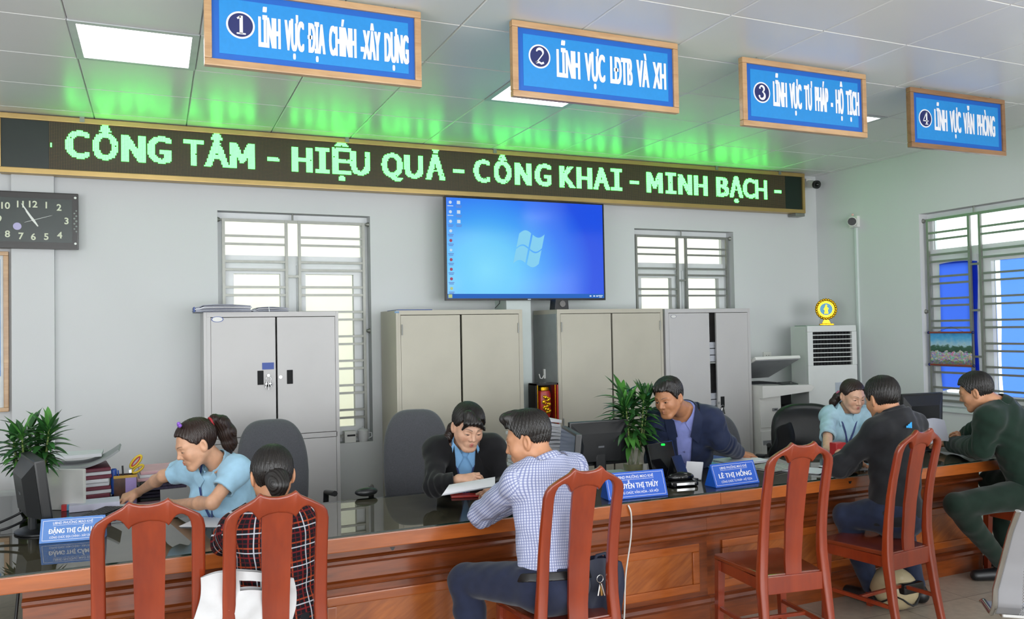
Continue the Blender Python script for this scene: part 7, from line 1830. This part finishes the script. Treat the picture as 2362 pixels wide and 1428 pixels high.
# ============ 2: woman in plaid seen from behind
p = Person('woman seen from behind in dark plaid shirt with hair in a low bun', (.40, 3.36, 0), SK_M, 'f')
C = J(628, 1099, 3.40); p.head(C, (-.05, .95, -.3), scale=.97)
N = C+np.array([.0, -.05, -.10]); Pv = np.array([N[0]+.02, N[1]-.02, .565])
p.frame(Pv, N, (0, 1, 0), N+np.array([-.138, .03, -.105]), N+np.array([.128, .03, -.105]))
p.arm('l', J(522, 1246, 3.54), np.array([N[0]-.10, 3.86, GT+.045])); p.arm('r', np.array([N[0]+.150, 3.54, .83]), np.array([N[0]+.10, 3.86, GT+.045]))
p.legs(p.tp(-.09, .03, 0), np.array([Pv[0]-.12, Pv[1]+.36, .53]), np.array([Pv[0]-.12, Pv[1]+.26, .09]), p.tp(.09, .03, 0), np.array([Pv[0]+.12, Pv[1]+.36, .53]), np.array([Pv[0]+.12, Pv[1]+.26, .09]))
p.hand('l', (.6, .7, -.05), (0, 0, 1)); p.hand('r', (-.6, .7, -.05), (0, 0, 1))
p.build_body()
p.top('plaid_shirt', C_plaid, off=.016, sleeve='long', hem=-.22, amp=.004, seed=3.1, neck=.01, loose=.006, k=.05)
p.collar('collar', C_plaid, r=.010, h0=-.02, h1=.028, gap=.5)
p.trousers(C_dark); p.shoes(M_shoe, [(0, 1), (0, 1)])
p.hair('women', HR, th=(.012, .010), strands=.0012)
p.strand([p.H(0, -.085, -.02), p.H(0, -.10, -.03), p.H(.0, -.118, -.052), p.H(0, -.105, -.075)], [.04, .042, .036, .028], HR, 'hair_bun', amp=.0015)
p2root = p

# ============ 3: woman in black jacket
p = Person('woman in black jacket over a sky blue shirt, looking down at papers she holds', (1.75, 4.65, 0), SK_W2, 'f')
C = J(1079, 986, 4.20); p.head(C, (.02, -.92, -.36), up=(.06, 0, 1), scale=1.0, eye_open=.10)
N = C+np.array([.02, .11, -.085]); Pv = np.array([N[0]+.08, N[1]+.24, .58])
f0 = unit([-.32, -.95, 0]); r0 = np.array([f0[1], -f0[0], 0])
p.frame(Pv, N, f0, N-r0*.155+np.array([0, 0, -.045]), N+r0*.155+np.array([0, 0, -.05]))
p.arm('r', J(1000, 1122, 4.16), J(1058, 1106, 4.02)); p.arm('l', J(1158, 1118, 4.24), J(1150, 1128, 4.06))
p.legs(p.tp(-.085, .02, 0), p.tp(-.10, .42, 0)*[1, 1, 0]+[0, 0, .5], p.tp(-.10, .40, 0)*[1, 1, 0]+[0, 0, .1], p.tp(.085, .02, 0), p.tp(.10, .42, 0)*[1, 1, 0]+[0, 0, .5], p.tp(.10, .40, 0)*[1, 1, 0]+[0, 0, .1])
p.hand('r', J(1110, 1100, 3.97)-p.Wr, (-.1, -.5, .85), curls=[(20, 30, 20), (24, 34, 20), (28, 36, 20), (34, 40, 25)], spread=.8)
p.hand('l', (-.8, -.3, -.1), (0, -.3, 1), curl=(35, 40, 20))
p.build_body(); p.eyes()
def vopen(P, g=0.0):
    q = (P-p.P.astype(F32)) @ p.T.T.astype(F32); z = q[:, 2]/p.L; w = np.interp(z, [.18, .30, .75, 1.05], [-.02, .018, .055, .075])+g; return np.maximum(np.abs(q[:, 0])-w, -(q[:, 1]-.02+g*3))
p.top('shirt', C_blouse3, off=.008, sleeve='short', hem=-.02, amp=.002, seed=2.0, neck=.0, arms='', only=lambda P: vopen(P, .022))
p.collar('shirt_collar', C_blouse3, r=.011, h0=-.014, h1=.036, gap=.6, flare=.45); shirtf = p.snap
p.top('jacket', C_blackj, off=.018, sleeve='long', hem=-.10, amp=.004, seed=4.4, neck=.0, open_v=vopen, cuff=.97, loose=.003, k=.05)
p.flaps(C_blackj, [(.056, .05, 1.0), (.020, .15, .36), (.085, .14, .58), (.105, .10, .80)], 'lapel', lift=.006, th=.004)
p.snap = shirtf; p.flaps(C_blouse3, [(.046, .03, 1.05), (.012, .10, .92), (.058, .13, .76), (.080, .06, .98)], 'shirt_collar_flap', lift=.010)
for k in range(3):
    q = p.Er+(p.Wr-p.Er)*(.62+.07*k)+np.array([0, -.045, -.012]); P(MB().ball(tuple(q), .006, mat('brass_button', '#9a7f4a', rough=.3, metal=.8), n=8), 'cuff_button', p.root)
lanyard(p, '#2a4a9a'); p.trousers(C_dark)
def bangs(P_, q, d):
    b = None
    for (x0, x1, z1) in ((.035, -.058, .034), (.035, -.03, .046), (.04, -.066, .022), (.045, .0, .056), (.045, .055, .044), (.04, .068, .030)):
        e = rc(q, (x0, .060, .108), ((x0+x1)/2, .094, .072), .016, .014); e2 = rc(q, ((x0+x1)/2, .094, .072), (x1, .080, z1), .014, .005); e = smn(e, e2, .01); b = e if b is None else smn(b, e, .012)
    b = b+.0018*np.sin(q[:, 0]*300+q[:, 2]*120)
    return smn(d, b, .014)
p.hair('pulled', HR, th=(.020, .011), strands=.0012, extra=bangs)
p.strand([p.H(.01, -.095, -.02), p.H(.035, -.115, -.06), p.H(.065, -.095, -.12), p.H(.07, -.085, -.16)], [.026, .026, .022, .006], HRB, 'ponytail')

# ============ 4: man in blue checked shirt
p = Person('man in blue and white checked shirt leaning on the counter, seen from behind', (1.66, 3.25, 0), SK_M, 'm')
C = J(1219, 1018, 3.42); p.head(C, (-.78, .58, -.22), up=(-.05, .1, 1), scale=1.04, eye_open=.35)
N = C+np.array([.05, -.065, -.078]); Pv = np.array([N[0]+.10, N[1]-.17, .565]); Pv = J(1275, 1400, 3.22); Pv[2] = .575
f0 = unit([-.30, .95, 0]); r0 = np.array([f0[1], -f0[0], 0])
p.frame(Pv, N, f0, N-r0*.162+np.array([0, 0, -.085]), N+r0*.172+np.array([0, 0, -.065]))
p.arm('l', J(1110, 1186, 3.66), JZ(1190, 1160, GT+.05)); p.arm('r', np.array([p.Sr[0]+.06, p.Sr[1]+.22, .86]), np.array([1.72, 3.94, GT+.055]))
Kl = J(1075, 1372, 3.50); 
p.legs(p.tp(-.09, .03, 0), np.array([Kl[0], 3.52, .545]), np.array([Kl[0]+.05, 3.42, .09]), p.tp(.09, .03, 0), np.array([Pv[0]+.12, 3.62, .545]), np.array([Pv[0]+.14, 3.50, .09]))
p.hand('l', (.5, .6, -.1), (0, 0, 1)); p.hand('r', (-.5, .6, -.1), (0, 0, 1))
p.build_body(); p.eyes()
p.top('checked_shirt', C_check, off=.012, sleeve='long', hem=.04, amp=.005, seed=5.0, neck=.0, loose=.003, k=.035)
p.collar('collar', C_check, r=.012, h0=-.03, h1=.028, gap=.4)
p.trousers(C_navyt, waist=.11); p.shoes(M_shoe, [(-.3, 1), (0, 1)])
def beltf(P_):
    z = ((P_-p.P.astype(F32)) @ p.T[2].astype(F32))/p.L; d = p.torso_d(P_, .015); return np.maximum(np.abs(d)-.006, np.abs(z-.055)*p.L-.018)
p.garment('belt', [M_belt], beltf, p.P-.3, p.P+.3, .004)
def quiff(P_, q, d): return smn(d, el(q, (0, .052, .118), (.060, .050, .026))+.004*np.sin(q[:, 0]*190+q[:, 1]*60)+.003*np.sin(q[:, 0]*330), .02)
p.hair('fade', HR, th=(.024, .003), strands=.0016, extra=quiff)

# ============ 5: man in navy jacket
p = Person('man in navy jacket leaning sideways over the counter beside the plant', (3.05, 4.75, 0), SK_D, 'm')
C = J(1543, 919, 4.30); p.head(C, (-.93, -.34, -.28), up=(-.20, 0, 1), scale=.98, eye_open=.5, look=-.06, brow=1.2)
N = J(1578, 946, 4.38); Pv = np.array([N[0]+.16, N[1]+.22, .58])
f0 = unit([-.72, -.55, 0]); r0 = np.array([f0[1], -f0[0], 0])
p.frame(Pv, N, f0, J(1638, 968, 4.30), J(1514, 976, 4.52))
p.arm('l', J(1662, 1016, 4.26), J(1700, 1047, 4.30)); p.arm('r', J(1512, 1062, 4.56), J(1550, 1085, 4.32))
p.Wl = np.array(JZ(1704, 1046, GT+.045))
p.legs(p.tp(-.085, .02, 0), p.tp(-.10, .42, 0)*[1, 1, 0]+[0, 0, .5], p.tp(-.10, .40, 0)*[1, 1, 0]+[0, 0, .1], p.tp(.085, .02, 0), p.tp(.10, .42, 0)*[1, 1, 0]+[0, 0, .5], p.tp(.10, .40, 0)*[1, 1, 0]+[0, 0, .1])
p.hand('l', JZ(1752, 1051, GT+.026)-p.Wl, (0, -.1, 1), curl=(26, 34, 20)); p.hand('r', (-.4, -.8, -.1), (0, 0, 1))
p.build_body(); p.eyes()
def vopen5(P, g=0.0):
    q = (P-p.P.astype(F32)) @ p.T.T.astype(F32); z = q[:, 2]/p.L; w = np.interp(z, [.05, .3, .8, 1.05], [.006, .03, .05, .07])+g; return np.maximum(np.abs(q[:, 0])-w, -(q[:, 1]-.03+g*3))
p.top('shirt', C_purp, off=.008, sleeve='short', hem=-.02, amp=.002, seed=2.0, neck=.0, arms='', only=lambda P: vopen5(P, .022))
p.collar('shirt_collar', C_purp, r=.012, h0=-.016, h1=.034, gap=.45, flare=.35); shirtf = p.snap
p.top('jacket', C_navyj, off=.020, sleeve='long', hem=-.10, amp=.006, seed=6.0, neck=.0, open_v=vopen5, loose=.005, k=.05, cuff=.86)
p.collar('jacket_collar', C_navyj, r=.024, h0=-.03, h1=.022, gap=.9, th=.004, flare=.3)
p.flaps(C_navyj, [(.062, .02, 1.06), (.040, .12, .80), (.095, .13, .72), (.115, .05, .96)], 'jacket_collar_flap', lift=.008, th=.004)
p.snap = shirtf; p.flaps(C_purp, [(.050, .03, 1.06), (.012, .10, .94), (.055, .13, .82), (.080, .06, .98)], 'shirt_collar_flap', lift=.008)
button_row(p, (.62, .48, .34), .122, mat('shirt_button', '#5a5f8c', rough=.4)); p.trousers(C_dark)
def fringe5(P_, q, d): return smn(d, uni([rc(q, (-.045, .03, .118), (.040, .070, .094), .016, .012), rc(q, (-.055, .02, .108), (-.01, .078, .090), .014, .009), rc(q, (-.06, .01, .10), (-.052, .055, .078), .013, .006)], .012)+.0025*np.sin(q[:, 0]*250+q[:, 1]*90), .016)
p.hair('short', HR, th=(.022, .010), strands=.0016, extra=fringe5)

# ============ 6: woman clerk at the right
p = Person('woman in pale blue blouse with pink hair band sitting behind the counter at the right', (4.95, 4.85, 0), SK_W2, 'f')
C = J(1966, 914, 4.62); p.head(C, (-.18, -.93, -.30), scale=.98, eye_open=.16)
N = C+np.array([.01, .07, -.09]); Pv = np.array([N[0]+.03, N[1]+.12, .58])
f0 = unit([-.50, -.86, 0]); r0 = np.array([f0[1], -f0[0], 0])
p.frame(Pv, N, f0, N-r0*.14+np.array([0, 0, -.055]), N+r0*.132+np.array([0, 0, -.06]))
p.arm('r', J(1908, 1040, 4.42), JZ(1935, 1045, GT+.05)); p.arm('l', J(2015, 1045, 4.38), np.array([4.55, 4.20, GT+.05]))
p.legs(p.tp(-.085, .02, 0), p.tp(-.10, .42, 0)*[1, 1, 0]+[0, 0, .5], p.tp(-.10, .40, 0)*[1, 1, 0]+[0, 0, .1], p.tp(.085, .02, 0), p.tp(.10, .42, 0)*[1, 1, 0]+[0, 0, .5], p.tp(.10, .40, 0)*[1, 1, 0]+[0, 0, .1])
p.hand('r', (.3, -.9, -.1), (0, 0, 1)); p.hand('l', (-.6, -.7, -.1), (0, 0, 1))
p.build_body(); p.eyes()
p.top('blouse', C_blouse2, off=.009, sleeve='short', hem=-.05, amp=.005, seed=7.7, neck=.0)
p.collar('collar', C_blouse2, r=.012, h0=-.014, h1=.034, gap=.75, flare=.4); p.flaps(C_blouse2, [(.052, .02, 1.04), (.022, .10, .90), (.062, .13, .77), (.092, .06, .96)]); lanyard(p, '#2a4a9a'); p.trousers(C_dark)
P(MB().ball(tuple(p.tp(0, .098, .80)), .006, M_chrome, n=8), 'pendant', p.root)
p.hair('pulled', HRB, th=(.012, .008), strands=.0011)
p.strand([p.H(.02, -.09, -.01), p.H(.05, -.105, -.045), p.H(.080, -.105, -.09), p.H(.105, -.09, -.13)], [.024, .028, .026, .008], HRB, 'ponytail')
P(MB().tube([tuple(p.H(.035+.026*math.cos(a), -.102-.006*math.cos(a), -.025+.026*math.sin(a))) for a in np.linspace(0, 2*PI, 16)[:-1]], .008, mat('hair_band_pink', '#d46a8e', rough=.6), closed=True, n=6), 'hair_band', p.root)

# ============ 7: man in black sports jacket, from behind
p = Person('man in black sports jacket with small blue emblem, sitting with his back to us', (3.87, 3.42, 0), SK_M, 'm')
C = J(2036, 922, 3.57); p.head(C, (.12, .95, -.25), up=(0, .1, 1), scale=1.03)
N = C+np.array([.03, -.055, -.075]); Pv = J(2068, 1235, 3.47); Pv[2] = .568
f0 = unit([-.10, 1, 0]); r0 = np.array([f0[1], -f0[0], 0])
p.frame(Pv, N, f0, N-r0*.160+np.array([0, 0, -.105]), N+r0*.165+np.array([0, 0, -.09]))
p.arm('l', J(1936, 1076, 3.64), JZ(1975, 1066, GT+.055)); p.arm('r', np.array([p.Sr[0]+.05, p.Sr[1]+.20, .88]), np.array([4.15, 3.94, GT+.06]))
p.legs(p.tp(-.09, .03, 0), np.array([Pv[0]-.19, 3.66, .545]), J(2010, 1330, 3.66)*[1, 1, 0]+[0, 0, .10], p.tp(.09, .03, 0), np.array([Pv[0]+.20, 3.64, .545]), J(2112, 1352, 3.58)*[1, 1, 0]+[0, 0, .10])
p.hand('l', (.55, .5, -.1), (0, 0, 1)); p.hand('r', (-.6, .6, -.1), (0, 0, 1))
p.build_body()
p.top('sports_jacket', C_sport, off=.016, sleeve='long', hem=-.10, amp=.006, seed=8.1, neck=.03, loose=.004, k=.045)
p.collar('jacket_collar', C_sport, r=.014, h0=-.03, h1=.045, gap=.2, th=.004, flare=.05)
p.trousers(C_jean); p.shoes(M_shoe, [(-.1, 1), (.1, 1)])
# three slanted bars emblem
mb = MB(); M_emb2 = mat('emblem_cyan', '#2f9fe0', rough=.5); o = p.tp(-.045, -.128, .88); ux, uz = p.T[0], unit(p.T[2]-p.T[1]*.12)
for k, (x0, x1, h) in enumerate(((-.028, -.012, .012), (-.010, .008, .024), (.010, .030, .036))):
    pass
for k in range(3):
    xb = -.026+.018*k; hgt = .014+.011*k; pts = [(xb, -.016), (xb+.014, -.016), (xb+.014+.004, -.016+hgt*.3), (xb+.006, -.016+hgt), (xb-.004, -.016+hgt*.75)]
    mb.poly([tuple(o+ux*a+uz*b) for a, b in [(xb, -.016), (xb+.015, -.016), (xb+.015-hgt*.35+.006, -.016+hgt), (xb-hgt*.35+.004, -.016+hgt*.8)]], M_emb2)
P(mb, 'emblem', p.root)
p.hair('short', HR, th=(.020, .009), strands=.0016)

# ============ 8: officer in green
p = Person('officer in dark green uniform holding a white sheet at the right end of the counter', (5.28, 3.55, 0), SK_M, 'm')
C = J(2252, 905, 3.66); p.head(C, (-.42, .88, -.30), up=(-.08, .1, 1), scale=1.0, eye_open=.3)
N = C+np.array([.105, -.065, -.07]); Pv = J(2385, 1130, 3.50); Pv[2] = .60
f0 = unit([-.35, .93, 0]); r0 = np.array([f0[1], -f0[0], 0])
p.frame(Pv, N, f0, N-r0*.17+np.array([0, 0, -.085]), N+r0*.18+np.array([0, 0, -.075]))
p.arm('l', J(2262, 1034, 3.60), JZ(2190, 1024, GT+.055)); p.arm('r', np.array([p.Sr[0]+.02, p.Sr[1]+.22, .92]), J(2228, 1008, 3.98))
p.legs(p.tp(-.09, .03, 0), J(2205, 1165, 3.62), J(2312, 1300, 3.62)*[1, 1, 0]+[0, 0, .11], p.tp(.09, .03, 0), np.array([Pv[0]+.16, 3.92, .56]), np.array([Pv[0]+.10, 3.76, .10]))
p.hand('r', J(2190, 1002, 3.96)-p.Wr, (-.2, -.6, .6), curl=(30, 40, 25)); p.hand('l', (-.5, .8, -.05), (0, 0, 1), curl=(30, 40, 25))
p.build_body(); p.eyes()
p.top('uniform_shirt', C_green, off=.018, sleeve='long', hem=.06, amp=.006, seed=9.3, neck=.0, loose=.010, k=.05)
p.collar('uniform_collar', C_green, r=.014, h0=-.035, h1=.04, gap=.4, th=.004)
q = p.H(0, 0, 0)
P(MB().box((-.012, -.02, -.003), (.012, .02, .003), mat('red_tab', '#9c2226', rough=.5)).xf(Matrix.Translation(tuple(p.tp(-.062, .07, .97))) @ Matrix.Rotation(.6, 4, 'Y')), 'collar_tab', p.root)
p.trousers(C_green2, waist=.13); p.shoes(M_shoe, [(-.9, .4), (-.5, .9)])
def beltf8(P_):
    z = ((P_-p.P.astype(F32)) @ p.T[2].astype(F32))/p.L; d = p.torso_d(P_, .026); return np.maximum(np.abs(d)-.006, np.abs(z-.09)*p.L-.02)
p.garment('belt', [mat('belt_brown', '#2c2120', rough=.35)], beltf8, p.P-.3, p.P+.3, .004)
p.hair('short', HR, th=(.018, .007), strands=.0016)
